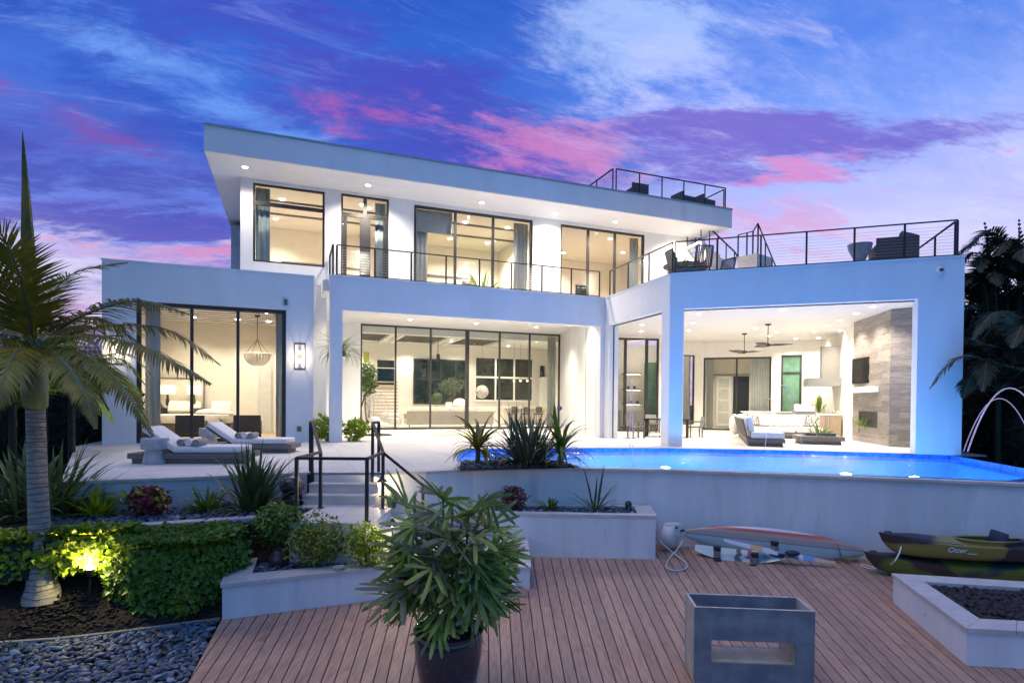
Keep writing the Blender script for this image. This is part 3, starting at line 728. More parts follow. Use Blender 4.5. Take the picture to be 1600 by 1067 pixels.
# pavilion walls
def seg(p, q, th, z0, z1, holes=(), m='interior_white', side=1, name='wall'):
    f = Fr(p, math.atan2(q[1] - p[1], q[0] - p[0])); L_ = math.dist(p, q)
    H(wall(f, 0, L_, 0 if side > 0 else -th, th if side > 0 else 0, z0, z1, holes), name, m); return f, L_
def window(fr, b, a0, a1, z0, z1, name='window', mull=(), trans=(), fw=.07, fd=.08, parent=None, pane='glass', fm='frame', mw=None, glass=True):
    parent = parent or hs; mb = MB(); mw = mw or fw
    mb.box(a0, a1, b, b + fd, z1 - fw, z1, fr=fr); mb.box(a0, a1, b, b + fd, z0, z0 + fw, fr=fr)
    mb.box(a0, a0 + fw, b, b + fd, z0 + fw, z1 - fw, fr=fr); mb.box(a1 - fw, a1, b, b + fd, z0 + fw, z1 - fw, fr=fr)
    tz = sorted(trans); zz = [z0 + fw] + tz + [z1 - fw]; am = sorted(mull)
    for z in tz: mb.box(a0 + fw, a1 - fw, b + .004, b + fd - .004, z - mw / 2, z + mw / 2, fr=fr)
    for a in am:
        for i in range(len(zz) - 1): mb.box(a - mw / 2, a + mw / 2, b + .003, b + fd - .003, zz[i] + (mw / 2 if i else 0), zz[i + 1] - (mw / 2 if i < len(zz) - 2 else 0), fr=fr)
    o = mb.build(name, fm, parent)
    aa = [a0 + fw] + am + [a1 - fw]
    if glass:
        for i in range(len(aa) - 1):
            for j in range(len(zz) - 1):
                pm = MB().box(aa[i] + (mw / 2 if i else 0), aa[i + 1] - (mw / 2 if i < len(aa) - 2 else 0), b + fd / 2 - .004, b + fd / 2 + .004, zz[j] + (mw / 2 if j else 0), zz[j + 1] - (mw / 2 if j < len(zz) - 2 else 0), fr=fr)
                iv = ROOTM[parent.name] if parent.name in ROOTM else None
                if iv: pm.v = [tuple(iv @ Vector(v)) for v in pm.v]
                pm.build('pane', pane, o, world=False)
    return o
fL, lL = seg(Lw[0], Lw[1], .25, 0, 4.56, [(1.0, 3.22, 0.02, 4.50)])
window(fL, .05, 1.0, 3.22, .02, 4.50, 'sliding_door', mull=(1.55, 2.62), fw=.09, mw=.14)
fM, lM = seg(Lw[1], Lw[2], .2, 0, 4.56)
fN, lN = seg(Lw[2], Lw[3], .2, 0, 4.56, [(.1, .95, .3, 3.9)])
window(fN, .05, .1, .95, .3, 3.9, 'window', fw=.06)
backF = Fr((9.9, 30.0), R(-18.6))
a_ = lambda px: backF.at(px, 600, 0)[0]
bw = [(a_(1099), a_(1205), 0.02, 3.78), (a_(1220), a_(1253), .02, 3.85)]
H(wall(backF, 0, 5.9, 0, .2, 0, 4.56, bw), 'wall', 'interior_white')
window(backF, .04, bw[0][0], bw[0][1], .02, 3.78, 'sliding_door', mull=(a_(1151),), fw=.09)
wd = window(backF, .04, bw[1][0], bw[1][1], .02, 3.85, 'window', trans=(2.95,), fw=.10, mw=.1, pane='green_glass')
H(B(bw[1][0] - .1, bw[1][1] + .1, .8, .85, 0, 4.2, fr=backF), 'backing_wall', 'green_glass')
pw = [PX2(Q.p(6.51, 12.65)), PX2(Q.p(6.79, 9.79)), PX2(Q.p(6.58, 6.43))]
f1, l1 = seg(pw[0], pw[1], .3, 0, 4.56); f2, l2 = seg(pw[1], pw[2], .3, 0, 4.56)
# fireplace clad in horizontal planks
FP = [(6.54, 6.43), (6.92, 3.15), (7.5, 3.0), (7.5, 6.5)]
fire = MB().prism([PX2(Q.p(*p)) for p in ((6.58, 6.42), (6.955, 3.18), (7.48, 3.04), (7.48, 6.42))], 0, 4.55).build('fireplace', 'plank_tile', hs)
fireR = Fr(PX2(Q.p(*FP[0])), 0); d_ = Q.p(*FP[1]) - Q.p(*FP[0]); FF = Fr(PX2(Q.p(*FP[0])), math.atan2(d_.y, d_.x)); FLn = d_.length
d2 = Q.p(*FP[2]) - Q.p(*FP[1]); FG = Fr(PX2(Q.p(*FP[1])), math.atan2(d2.y, d2.x)); FGn = d2.length
iv = ROOTM[hs.name]
def planks(fr, L_, z0, z1, h, lens, skip=None, seed=3):
    rr = random.Random(seed); z = z0
    while z < z1 - .01:
        zt = min(z + h, z1); a = -rr.uniform(0, lens)
        while a < L_:
            e = a + lens * rr.uniform(.8, 1.2); aa, ee = max(a, 0), min(e, L_)
            if ee - aa > .02:
                pieces = [(aa, ee)]
                if skip and z < skip[3] and zt > skip[2]: pieces = [(x, y) for x, y in ((aa, min(ee, skip[0])), (max(aa, skip[1]), ee)) if y - x > .02]
                for x, y in pieces:
                    pm = B(x + .002, y - .002, -.004 - rr.uniform(0, .008), .035, z + .002, zt - .002, fr=fr); pm.v = [tuple(iv @ Vector(v)) for v in pm.v]
                    pm.build('plank', 'plank_tile', fire, world=False)
            a = e
        z = zt
planks(FF, FLn, 0, 4.55, .19, 1.1, seed=4, skip=(.62, 2.35, .57, 1.14)); planks(FG, FGn, 0, 4.55, .19, 1.4, seed=5)
pm = B(.62, 2.35, .03, .04, .57, 1.14, fr=FF); pm.v = [tuple(iv @ Vector(v)) for v in pm.v]; pm.build('firebox', 'black_plastic', fire, world=False)
pm = B(.0, 2.42, -.22, -.012, 1.83, 2.04, fr=FF); pm.v = [tuple(iv @ Vector(v)) for v in pm.v]; pm.build('mantel', 'white_paint', fire, world=False)

# ------------------------------------------------------------------ second storey
W2 = [(-2.42, -.08, 6.12, 8.82), (.48, 2.19, 5.42, 8.86), (3.12, 8.0, 5.42, 8.8), (9.25, 13.37, 5.42, 8.8), (14.55, 15.15, 5.42, 8.0)]
H(wall(M, -2.81, 15.9, 1.85, 2.1, 5.4, 8.925, W2), 'wall')
H(B(-2.81, -2.6, 2.1, 9, 5.4, 8.925, fr=M), 'wall'); H(B(15.7, 15.9, 2.1, 9, 5.4, 8.925, fr=M), 'wall')
H(B(-2.6, 15.7, 7.4, 7.6, 5.4, 8.925, fr=M), 'wall', 'interior_white')
H(B(-3.68, 16.5, 0, 9.4, 8.94, 9.70, fr=M), 'roof')
H(B(-3.66, 16.48, .02, 9.38, 8.925, 8.9395, fr=M), 'soffit', 'ceiling')
H(B(-3.70, 16.52, -.025, 9.42, 9.70, 9.77, fr=M), 'roof_cap', 'fascia_metal')
H(B(M.at(361, 330, 7)[0], -2.9, 7, 9.2, 5.4, 8.7, fr=M), 'wall', 'fascia_metal')
w1 = window(M, 1.93, *W2[0], 'window', trans=(8.15,), fw=.07, mw=.13)
w2 = window(M, 1.93, .48, 2.19, 5.42, 8.86, 'french_door', mull=(1.335,), trans=(8.13,), fw=.07, mw=.13)
for a0 in (.56, 1.40):
    for x0, x1 in ((a0, a0 + .13), (a0 + .59, a0 + .71)): 
        pm = B(x0, x1, 1.925, 1.99, 5.5, 8.05, fr=M); pm.v = [tuple(iv @ Vector(v)) for v in pm.v]; pm.build('stile', 'frame', w2, world=False)
w3 = window(M, 1.93, *W2[2], 'sliding_door', mull=(4.76, 6.31), fw=.10, mw=.10)
w4 = window(M, 1.93, *W2[3], 'sliding_door', mull=(10.59, 11.9), fw=.09, mw=.10)
w5 = window(M, 1.93, *W2[4], 'door', fw=.08, pane='dark_glass')
# ground floor glass
b1 = window(M, .50, -5.54, -1.34, .03, 4.31, 'sliding_door', mull=(-4.07, -2.77), fw=.12, mw=.09)
b2 = window(M, 7.98, 1.85, 12.24, .02, 5.0, 'sliding_door', mull=(3.5, 5.21, 7.07, 8.81, 10.48), fw=.08, mw=.09)
H(B(6.99, 7.17, 7.95, 8.1, .02, 4.97, fr=M), 'door_post', 'frame')

# ------------------------------------------------------------------ rooms behind the glass
def downlight(p, power=18, real=True, col=(1, .87, .70), spot=130, r_=.055, par=None):
    me = DLM; o = inst('downlight', me, par or hs); o.location = ROOTM[hs.name] @ Vector(p)
    if real: lamp('SPOT', (p[0], p[1], p[2] - .05), power, col, .06, aim=(0, 0, -1), spot=spot, blend=.8)
DLM = bpy.data.meshes.new('downlight')
_mb = MB().lathe([(0, -.012), (.055, -.012), (.075, -.006), (.085, 0), (0, 0)], n=14); DLM.from_pydata(_mb.v, [], _mb.f); DLM.materials.append(MATS['downlight'])
ZF = .012
# bedroom
H(B(-6.15, -.7, 6.0, 6.2, 0, 4.45, fr=M), 'wall', 'interior'); 
H(B(-6.15, -.7, .73, 6.0, 0, .015, fr=M), 'floor', 'rug' if 0 else 'wood_oak')
H(B(-6.14, -6.10, .74, 6.0, .02, 4.44, fr=M), 'wall_lining', 'interior'); H(B(-.74, -.70, .74, 6.0, .02, 4.44, fr=M), 'wall_lining', 'interior')
for i in range(9):
    H(B(-6.1, -.75, .8 + i * .57, .82 + i * .57, 4.43, 4.449, fr=M), 'ceiling_board', 'teak_grey')
for a, b in ((-4.9, 2), (-3.4, 2), (-2.0, 2.2), (-4.6, 4.6), (-3.1, 4.6), (-2.0, 4.6)): downlight(M.p(a, b, 4.43), 26)
# porch
for px, py in ((641, 499.5), (744, 505.4), (838, 511)):
    d = ray(px, py); t = (5.03 - EYE) / d.z; q = Vector((d.x * t, d.y * t, 5.03)); downlight(q, 65)
for a, b in ((1.2, 1.3), (4, 1.3), (7, 1.3), (9.5, 1.3), (1.5, 4), (4.3, 4), (7.2, 4)): downlight(M.p(a, b, 5.03), 45)
# living room
LV = 16.6
H(B(-2.3, 15.2, LV, LV + .2, 0, 5.02, fr=M), 'wall', 'interior_white')
H(B(-2.5, -2.3, 8.15, LV + .2, 0, 5.02, fr=M), 'wall', 'interior_white'); H(B(15.2, 15.4, 8.15, LV + .2, 0, 5.02, fr=M), 'wall', 'interior_white')
H(B(-2.5, 15.4, 8.15, LV + .2, 5.032, 5.2, fr=M), 'ceiling', 'ceiling'); H(B(-2.3, 15.2, 8.15, LV, .0, .012, fr=M), 'floor', 'tile')
H(B(12.5, 15.3, 7.9, 8.15, 0, 5.03, fr=M), 'wall', 'interior_white')
H(MB().prism([PX2(M.p(12.9, 8.0)), (3.9, 27.5), (7.55, 28.1), PX2(M.p(15.3, 8.0))], 4.6, 5.03), 'ceiling', 'ceiling')
H(B(-2.3, 15.2, 9.0, 9.5, 4.72, 5.03, fr=M), 'ceiling_beam', 'ceiling')
for a0, a1 in ((1.2, 3.6), (4.4, 6.8), (7.6, 10.0)):
    mbm = MB().box(a0, a1, 10.2, 14.6, 4.94, 4.955, fr=M).build('coffer_panel', 'teak_grey', hs)
    mb = MB()
    for k in range(34): mb.box(a0 + .02 + k * (a1 - a0) / 34, a0 + .05 + k * (a1 - a0) / 34, 10.22, 14.58, 4.90, 4.94, fr=M)
    mb.v = [tuple(iv @ Vector(v)) for v in mb.v]; mb.build('slat', 'teak_grey', mbm, world=False, kind='stuff')
    for c in (a0 - .18, a1 + .02): H(B(c, c + .16, 10.0, 14.8, 4.80, 5.02, fr=M), 'ceiling_beam', 'ceiling')
for a, b in ((2.4, 9.8), (5.6, 9.8), (8.8, 9.8), (11.5, 9.8), (4, 12.4), (7.2, 12.4), (10.5, 12.4), (12.6, 12.0), (2.4, 15.4), (5.6, 15.4), (8.8, 15.4), (12, 15.2), (0, 12)):
    downlight(M.p(a, b, 5.02 if b > 10 else 4.71) if b != 9.8 else M.p(a, b, 5.02), 48)
def lvw(px0, py0, px1, py1, mull=(), trans=(), fw=.09, name='window', fm='white_paint', pane='dark_glass'):  # dark panes hold the night outside in their colour
    a0, z1 = M.at(px0, py0, LV - .05); a1, z0 = M.at(px1, py1, LV - .05)
    return window(M, LV - .1, a0, a1, z0, z1, name, mull=[M.at(p, 600, LV - .05)[0] for p in mull], trans=[M.at((px0 + px1) / 2, p, LV - .05)[1] for p in trans], fw=fw, fd=.06, fm=fm, pane=pane)
lvw(588, 561, 617, 604, trans=(575,), fw=.05)
lvw(646, 560, 731, 632, mull=(668, 689, 712), trans=(593,), fw=.10, fm='frame')
lvw(741, 556, 833, 628, mull=(774, 803), trans=(590,), fw=.12)
lvw(842, 570, 868, 592, fw=.06)
# slatted open stair at the back left of the living room
stp = thing('open_stair', 'open timber stair rising along the back left wall of the living room', 'stair', M.p(1.6, 15.2, .012))
for k in range(13):
    a0, z = M.at(590, 660 - k * 5.2, 14.8); a1 = M.at(618, 640, 14.8)[0]
    B(a0 - .25, a1 + .1, 14.5, 14.8, max(.06, z), max(.06, z) + .07, fr=M).build('tread', 'wood_oak', stp)
B(M.at(590, 640, 14.8)[0] - .28, M.at(590, 640, 14.8)[0] - .24, 14.55, 14.7, .012, 3.3, fr=M).build('stringer', 'wood_oak', stp)
# kitchen shelves behind the pavilion's left door
kf = Fr((5.3, 31.6), R(4))
H(B(-1.5, 4.5, 0, .2, 0, 4.6, fr=kf), 'wall', 'interior_white'); H(B(3.9, 4.0, -1.6, .2, 0, 4.6, fr=kf), 'wall', 'interior_white')
H(B(-1.4, 3.8, -1.7, -.002, 0, .011, fr=kf), 'floor', 'tile')
kc = thing('kitchen_shelves', 'lit kitchen shelves with dishes behind the left pavilion door', 'shelves', kf.p(1.4, -.3, .012))
for k, z in enumerate((1.3, 2.1, 2.95)):
    B(.75, 1.75, -.36, -.02, z, z + .06, fr=kf).build('shelf', 'teak_grey', kc); B(.8, 1.7, -.3, -.27, z - .02, z - .001, fr=kf).build('light_strip', 'led_strip', kc)
B(.6, 1.9, -.62, -.02, .1, 1.0, fr=kf).build('cabinet', 'white_paint', kc); B(2.0, 2.7, -.45, -.02, .4, 3.6, fr=kf).build('glass_cabinet', 'green_glass', kc)
for k in range(5):
    q = kf.p(.9 + k * .17, -.2, 2.17 if k % 2 else 1.37); MB().lathe([(.03, 0), (.07, .05), (.075, .12), (.05, .15)], q, 10).build('bowl', ['ceramic_green', 'steel_dark', 'ceramic_brown'][k % 3], kc, smooth=True)
lamp('POINT', kf.p(1.5, -1.6, 3.9), 55, (1, .82, .6), .2)
# room behind the pavilion back door
H(B(.2, 5.7, 4.0, 4.2, 0, 4.4, fr=backF), 'wall', 'interior'); H(B(0, .2, .2, 4.2, 0, 4.4, fr=backF), 'wall', 'interior'); H(B(5.7, 5.9, .2, 4.2, 0, 4.4, fr=backF), 'wall', 'interior')
H(B(0, 5.9, .2, 4.2, 4.4, 4.5, fr=backF), 'ceiling', 'ceiling'); H(B(.2, 5.7, .2, 4.0, 0, .011, fr=backF), 'floor', 'tile')
bd = thing('barn_door', 'white sliding barn door with glazed panels on a black rail in the back room', 'door', backF.p(1.5, 3.9, .012))
a0 = backF.at(1119, 600, 3.85)[0]; a1 = backF.at(1143, 600, 3.85)[0]; zt = backF.at(1119, 588, 3.85)[1]
window(backF, 3.86, a0, a1, .1, zt, 'door_leaf', trans=[.1 + (zt - .1) * f for f in (.28, .52, .76)], fw=.14, mw=.1, fm='white_paint', parent=bd, pane='curtain')
B(a0 - .2, a1 + 1.1, 3.84, 3.86, zt + .08, zt + .12, fr=backF).build('rail', 'black_plastic', bd)
H(B(a1 + .1, a1 + .95, 3.97, 3.99, 0.02, zt, fr=backF), 'doorway', 'black_plastic')
dk = thing('desk', 'dark desk in the back room behind the pavilion', 'desk', backF.p(2.4, 2.2, .012))
B(1.6, 3.4, 1.9, 2.5, .70, .76, fr=backF).build('top', 'black_plastic', dk)
for x in (1.65, 3.3):
    for y in (1.95, 2.4): B(x, x + .05, y, y + .05, .012, .70, fr=backF).build('leg', 'black_plastic', dk)
B(1.7, 2.3, 2.0, 2.4, .2, .69, fr=backF).build('drawer', 'black_plastic', dk)
ch = thing('desk_chair', 'black chair pulled up to the dark desk in the back room', 'chair', backF.p(2.9, 2.9, .012))
B(2.65, 3.1, 2.7, 3.1, .42, .5, fr=backF).build('seat', 'black_plastic', ch); B(2.65, 3.1, 3.06, 3.12, .55, 1.3, fr=backF).build('backrest', 'black_plastic', ch)
for x in (2.67, 3.04):
    for y in (2.72, 3.04): B(x, x + .04, y, y + .04, .012, .42, fr=backF).build('leg', 'black_plastic', ch)
for a, b in ((1.5, 1.5), (3.6, 1.5)): downlight(backF.p(a, b, 4.39), 40)
for x, w in ((bw[0][0] + .15, .35), (bw[0][1] - .95, .85)):
    mb = MB(); pts = []
    nfo = 14
    for k in range(nfo + 1): pts.append(backF.p(x + w * k / nfo, .30 + .04 * (k % 2)))
    mb.add([(p.x, p.y, z) for p in pts for z in (.03, 3.7)], [(2 * k, 2 * k + 2, 2 * k + 3, 2 * k + 1) for k in range(nfo)])
    o = mb.build('curtain', 'curtain'); tag(o, 'pale curtain beside the back sliding door of the pavilion, ' + ('left of the glass' if w < .5 else 'wide one on the right'), 'curtain')
# pavilion downlights as seen
for px, py in ((1092, 490.5), (1083, 505), (1076, 516.5), (1223, 485), (1181, 513), (1214, 519), (1202, 525), (1243, 529), (1272, 517.5), (1293, 509), (1279, 528), (1313, 516.5), (1312.5, 500.5), (1338, 490), (1364, 479)):
    d = ray(px, py); t = (4.56 - EYE) / d.z; downlight(Vector((d.x * t, d.y * t, 4.56)), 42, col=(1, .88, .72))
for px, py in ((1003, 507.5), (1002, 517.5)):
    d = ray(px, py); t = (4.56 - EYE) / d.z; downlight(Vector((d.x * t, d.y * t, 4.56)), 40, col=(1, .88, .72))
H(MB().prism([PX2(K.p(.42, .0)), PX2(K.p(.0, .42))] + [(4.2, 27.2), (7.6, 27.7), (8.6, 29.5), (9.9, 29.9), PX2(Q.p(6.5, 12.6)), PX2(Q.p(6.6, 6.4)), PX2(Q.p(7.4, .5)), PX2(Q.p(.3, .3))], .0015, .004), 'floor_film', 'tile') if 0 else None
# upper rooms
for a in (2.55, 8.5): H(B(a, a + .15, 2.1, 7.4, 5.4, 8.925, fr=M), 'wall', 'interior_white')
for a0, a1 in ((-2.6, 2.55), (2.7, 8.5), (8.65, 15.7)):
    H(B(a0 + .01, a1 - .01, 2.12, 7.39, 8.86, 8.92, fr=M), 'ceiling', 'ceiling'); H(B(a0 + .01, a1 - .01, 2.1, 7.39, 5.402, 5.415, fr=M), 'floor', 'wood_oak')
for b, z in ((3.6, 8.80), (5.2, 8.80)):
    for a0, a1 in ((-2.55, 2.5), (2.75, 8.45)): H(B(a0, a1, b, b + .10, z, 8.859, fr=M), 'ceiling_trim', 'teak_grey')
for a0, a1 in ((-1.6, 2.2), (3.4, 6.9)): H(B(a0, a1, 7.34, 7.395, 7.35, 7.45, fr=M), 'wall_trim', 'teak_grey')
H(B(3.2, 6.0, 7.34, 7.395, 6.5, 6.58, fr=M), 'wall_trim', 'teak_grey')
H(B(-.75, .05, 7.33, 7.39, 5.42, 7.0, fr=M), 'door', 'curtain_blue'); H(B(1.3, 2.1, 7.33, 7.39, 5.42, 7.2, fr=M), 'door', 'white_paint')
H(B(6.6, 7.2, 7.33, 7.39, 5.42, 7.3, fr=M), 'door', 'steel_dark'); H(B(12.8, 13.5, 7.33, 7.39, 5.42, 7.6, fr=M), 'door', 'dark_glass'); H(B(11.6, 12.3, 7.33, 7.39, 5.5, 7.3, fr=M), 'door', 'white_paint')
for px, py, b in ((441, 305, 3.4), (576.5, 323, 3.2), (727, 353, 3.4), (793, 361, 3.4), (762, 391, 6), (703, 384, 6), (1280 / 1, 0, 0)):
    if b:
        a = M.at(px, py, b)[0]; downlight(M.p(a, b, 8.84), 48)
for a, b in ((10.3, 4.5), (12.4, 3.2), (14.2, 5.0), (11.5, 6.2), (-1.8, 6), (.9, 5.6), (7.6, 5.4)): downlight(M.p(a, b, 8.85), 46)
# soffit downlights under the main roof
for px, py in ((575, 290), (752.5, 317), (868, 334), (961, 347), (1073, 363.5)):
    d = ray(px, py); t = (8.925 - EYE) / d.z; q = Vector((d.x * t, d.y * t, 8.925)); downlight(q, 75, col=(1, .86, .70), spot=150)
downlight(M.p(-2.6, .9, 8.925), 25, col=(1, .86, .70), spot=150)
def curtain(fr, a0, a1, b, z0, z1, m, label):
    mb = MB(); nf = max(6, int((a1 - a0) / .05)); pts = [fr.p(a0 + (a1 - a0) * k / nf, b + .035 * math.sin(k * 1.9)) for k in range(nf + 1)]
    mb.add([(p.x, p.y, z) for p in pts for z in (z0, z1)], [(2 * k, 2 * k + 2, 2 * k + 3, 2 * k + 1) for k in range(nf)])
    o = mb.build('curtain', m, smooth=True); md = o.modifiers.new('t', 'SOLIDIFY'); md.thickness = .012; tag(o, label, 'curtain')
curtain(M, -2.35, -1.9, 2.3, 5.45, 8.8, 'curtain_blue', 'blue grey curtain at the left of the upper corner window')
curtain(M, 1.75, 2.15, 2.3, 5.45, 8.8, 'curtain_blue', 'blue grey curtain inside the upper french door')
curtain(M, 3.2, 3.75, 2.35, 5.45, 8.5, 'curtain', 'pale curtain at the left of the wide upper sliding door')
curtain(M, 7.35, 7.95, 2.35, 5.45, 8.75, 'curtain', 'pale curtain at the right of the wide upper sliding door')
curtain(M, 12.9, 13.35, 2.35, 5.45, 8.75, 'curtain', 'pale curtain at the right of the second upper sliding door')
curtain(M, -5.4, -5.0, .95, .05, 4.25, 'curtain', 'cream curtain at the left of the bedroom glass')
curtain(M, -1.65, -1.42, .95, .05, 4.25, 'curtain', 'narrow cream curtain at the right of the bedroom glass')
curtain(M, 11.7, 12.15, 8.4, .05, 4.9, 'curtain', 'pale curtain at the right end of the living room glass')
H(B(3.2, 4.7, 2.2, 2.23, 7.9, 8.75, fr=M), 'roller_blind', 'curtain')

# ------------------------------------------------------------------ railings
def railing(label, runs, h=1.0, n_cable=9, post=.05, ends=None):
    t = thing('cable_railing', label, 'railing', runs[0][0])
    for run in runs:
        for i, p in enumerate(run):
            MB().bar(p, p + Vector((0, 0, h)), post, post * .8, up=Vector((.3, 1, 0))).build('post', 'metal_dark', t)
        for a, b in zip(run, run[1:]):
            MB().bar(a + Vector((0, 0, h + .014)), b + Vector((0, 0, h + .014)), .065, .028).build('top_rail', 'metal_dark', t)
            MB().bar(a + Vector((0, 0, .05)), b + Vector((0, 0, .05)), .03, .025).build('bottom_rail', 'metal_dark', t)
        for k in range(n_cable):
            z = .14 + k * (h - .2) / n_cable
            MB().tube([p + Vector((0, 0, z)) for p in run], .0035, 4).build('cable', 'cable', t)
    return t
def ev(fr, a0, a1, b, z, n): return [fr.p(a0 + (a1 - a0) * i / n, b, z) for i in range(n + 1)]
zb_ = ZP + .055
railing('long black cable railing along the balcony and over the pavilion', [[M.p(.1, 1.78, zb_), M.p(.1, .12, zb_)], ev(M, .22, 10.12, .12, zb_, 8), ev(K, .12, KL - .1, .15, zb_ - .004, 3), ev(Q, .14, 7.68, .15, zb_, 6), [Q.p(7.68, .3 + i * 1.5, zb_) for i in range(5)]])
zr_ = 9.77
railing('black cable railing round the roof deck on the highest roof', [ev(M, 10.9, 16.35, .25, zr_, 5), [M.p(10.78, .3 + i * 1.3, zr_) for i in range(4)], [M.p(16.4, .4 + i * 1.3, zr_) for i in range(4)]], h=.92)
# ================================================================== furniture and fittings
def cushion(name, a0, a1, b0, b1, z0, z1, m, parent, fr=WORLDF, bev=None, rot=None):
    return B(a0, a1, b0, b1, z0, z1, fr=fr).build(name, m, parent, smooth=True, bevel=bev or min(.05, (z1 - z0) * .4))
# loungers
def lounger(loc, rz, label, group='loungers on the left of the terrace'):
    t = thing('sun_lounger', label, 'sun lounger', loc, rz, group)
    B(.06, 2.28, .06, .78, 0, .11).build('plinth', 'teak_grey', t, world=False)
    for k in range(2): B(.0, 2.40, .0 + k * .43, .42 + k * .42, .112, .225).build('base_board', 'teak_grey', t, world=False)
    B(.86, 2.26, .05, .80, .228, .37).build('seat_cushion', 'cushion', t, smooth=True, bevel=.05, world=False)
    o = B(-.78, 0, .05, .80, 0, .13).build('back_cushion', 'cushion', t, smooth=True, bevel=.05, world=False); o.location = (.88, 0, .24); o.rotation_euler = (0, R(35), 0)
    o = B(-.74, 0, .08, .78, -.03, -.002).build('back_board', 'teak_grey', t, world=False); o.location = (.86, 0, .235); o.rotation_euler = (0, R(35), 0)
    return t
l1 = lounger((-8.02, 11.95, 0), R(4.5), 'sun lounger with white cushion nearest the terrace edge')
l2 = dup(l1, (-8.05, 14.55, 0), R(4.5), 'sun lounger with white cushion farther back beside the bedroom glass')
def towel(p, rz, label, m1='towel_grey'):
    t = thing('rolled_towel', label, 'towel', p, rz, 'rolled towels on the loungers')
    for k, (m, x) in enumerate((('towel_grey', 0), ('cushion', .17), ('towel_grey', .33))):
        MB().tube([(x, -.22 - .03 * k, .075), (x, .22, .075)], .075, 10).build('roll', m, t, smooth=True, world=False)
towel((-8.02 + .98, 11.95 + .38, .372), R(8), 'grey and white rolled towels on the nearer lounger')
towel((-8.05 + .98, 14.55 + .38, .372), R(8), 'grey and white rolled towels on the farther lounger')
def drum(p, label, s=1):
    t = thing('drum_table', label, 'side table', p, 0, 'concrete drum tables')
    MB().lathe([(0, 0), (.23, 0), (.24, .02), (.185, .30), (.19, .305)], n=28).build('base', 'concrete_drum', t, smooth=True, world=False)
    MB().lathe([(.19, .306), (.25, .31), (.265, .36), (.262, .53), (.25, .545), (0, .55)], n=28).build('top', 'concrete_drum', t, smooth=True, world=False)
drum((G(232, 726) + Vector((0, .22, 0))), 'waisted grey concrete drum table beside the nearer lounger')
drum((G(318, 699) + Vector((0, .3, 0))), 'grey concrete drum table half hidden between the two loungers')

# sconces on the left wing
def sconce(a, label):
    t = thing('wall_lantern', label, 'wall lantern', M.p(a, .43, 2.4), M.ang, 'wall lanterns on the left wing')
    w, z0, z1, d = .16, 0, .82, .22
    mb = MB()
    for x in (-w, w):
        for y in (-.02, -d): mb.bar((x, y, z0), (x, y, z1), .018)
    for z in (z0, z1):
        for y in (-.02, -d): mb.bar((-w, y, z), (w, y, z), .018)
        for x in (-w, w): mb.bar((x, -d, z), (x, -.02, z), .018)
    mb.build('cage', 'metal_dark', t, world=False)
    mb = MB(); [mb.bar((-.07, -.12, z), (.07, -.12, z), .012) for z in (.16, .44)]; mb.bar((0, -.12, -.06), (0, -.12, .9), .012); mb.build('stem', 'metal_dark', t, world=False)
    B(-.06, .06, -.02, -.003, .3, .55).build('back_plate', 'metal_dark', t, world=False)
    for z in (.18, .46): MB().lathe([(.02, 0), (.035, .02), (.035, .11), (.0, .13)], (0, -.12, z), 12).build('candle_bulb', 'bulb', t, smooth=True, world=False)
    lamp('POINT', M.p(a, .43 - .30, 2.78), 13, (1, .80, .55), .05)
sconce(-.92, 'black cage wall lantern right of the bedroom glass'); sconce(-6.0, 'black cage wall lantern at the far left of the left wing, behind the palm')
o = B(M.at(444, 472, .43)[0], M.at(449, 472, .43)[0], .36, .428, *sorted((M.at(446, 477, .43)[1], M.at(446, 468, .43)[1])), fr=M).build('wall_sensor', 'steel_dark'); tag(o, 'small grey sensor box high on the left wing', 'sensor')
o = B(M.at(464, 672, .43)[0], M.at(471, 672, .43)[0], .38, .428, *sorted((M.at(466, 674, .43)[1], M.at(466, 666, .43)[1])), fr=M).build('wall_outlet', 'steel_dark', bevel=.01); tag(o, 'small dark outlet box low on the left wing wall', 'outlet')
t = thing('security_camera', 'small round white security camera at the top right of the pavilion front', 'camera', Q.p(7.4, 0, 5.0))
MB().lathe([(0, 0), (.10, .0), (.09, .05), (.05, .07)], n=20).build('mount', 'white_paint', t, smooth=True, world=False)
MB().sphere((0, 0, .07), .055, 14, 10).build('lens', 'ceramic_brown', t, smooth=True, world=False)
t.rotation_euler = (Q.v * -1).to_track_quat('Z', 'Y').to_euler(); t.location = Q.p(7.25, -.002, Q.at(1478, 422, 0)[1])

# bedroom
def table_lamp(p, label, h=.62, s=1.0, grp='bedroom lamps', lit=14):
    t = thing('table_lamp', label, 'lamp', p, 0, grp)
    MB().lathe([(0, 0), (.09, 0), (.10, .02), (.05, .06), (.07, .2), (.03, h - .25), (.015, h - .2)], n=16).build('base', 'ceramic_brown', t, smooth=True, world=False)
    MB().lathe([(.20 * s, h - .27), (.20 * s, h + .06)], n=24).build('lamp_shade', 'linen_shade', t, smooth=True, world=False)
    lamp('POINT', Vector(p) + Vector((0, 0, h - .1)), lit, (1, .72, .42), .06)
def nightstand(a, b, label):
    t = thing('nightstand', label, 'nightstand', M.p(a, b, .016), M.ang, 'nightstands beside the bed')
    B(-.35, .35, -.25, .25, .08, 1.02).build('body', 'wicker', t, world=False)
    for z in (.35, .68): B(-.33, .33, -.262, -.252, z - .13, z + .13).build('drawer', 'teak_grey', t, world=False)
la, lb = M.at(262, 605, 5.5)[0], M.at(300, 607, 5.5)[0]
nightstand(la - .15, 5.5, 'dark woven nightstand left of the bed'); nightstand(lb + .35, 5.6, 'dark woven nightstand right of the bed')
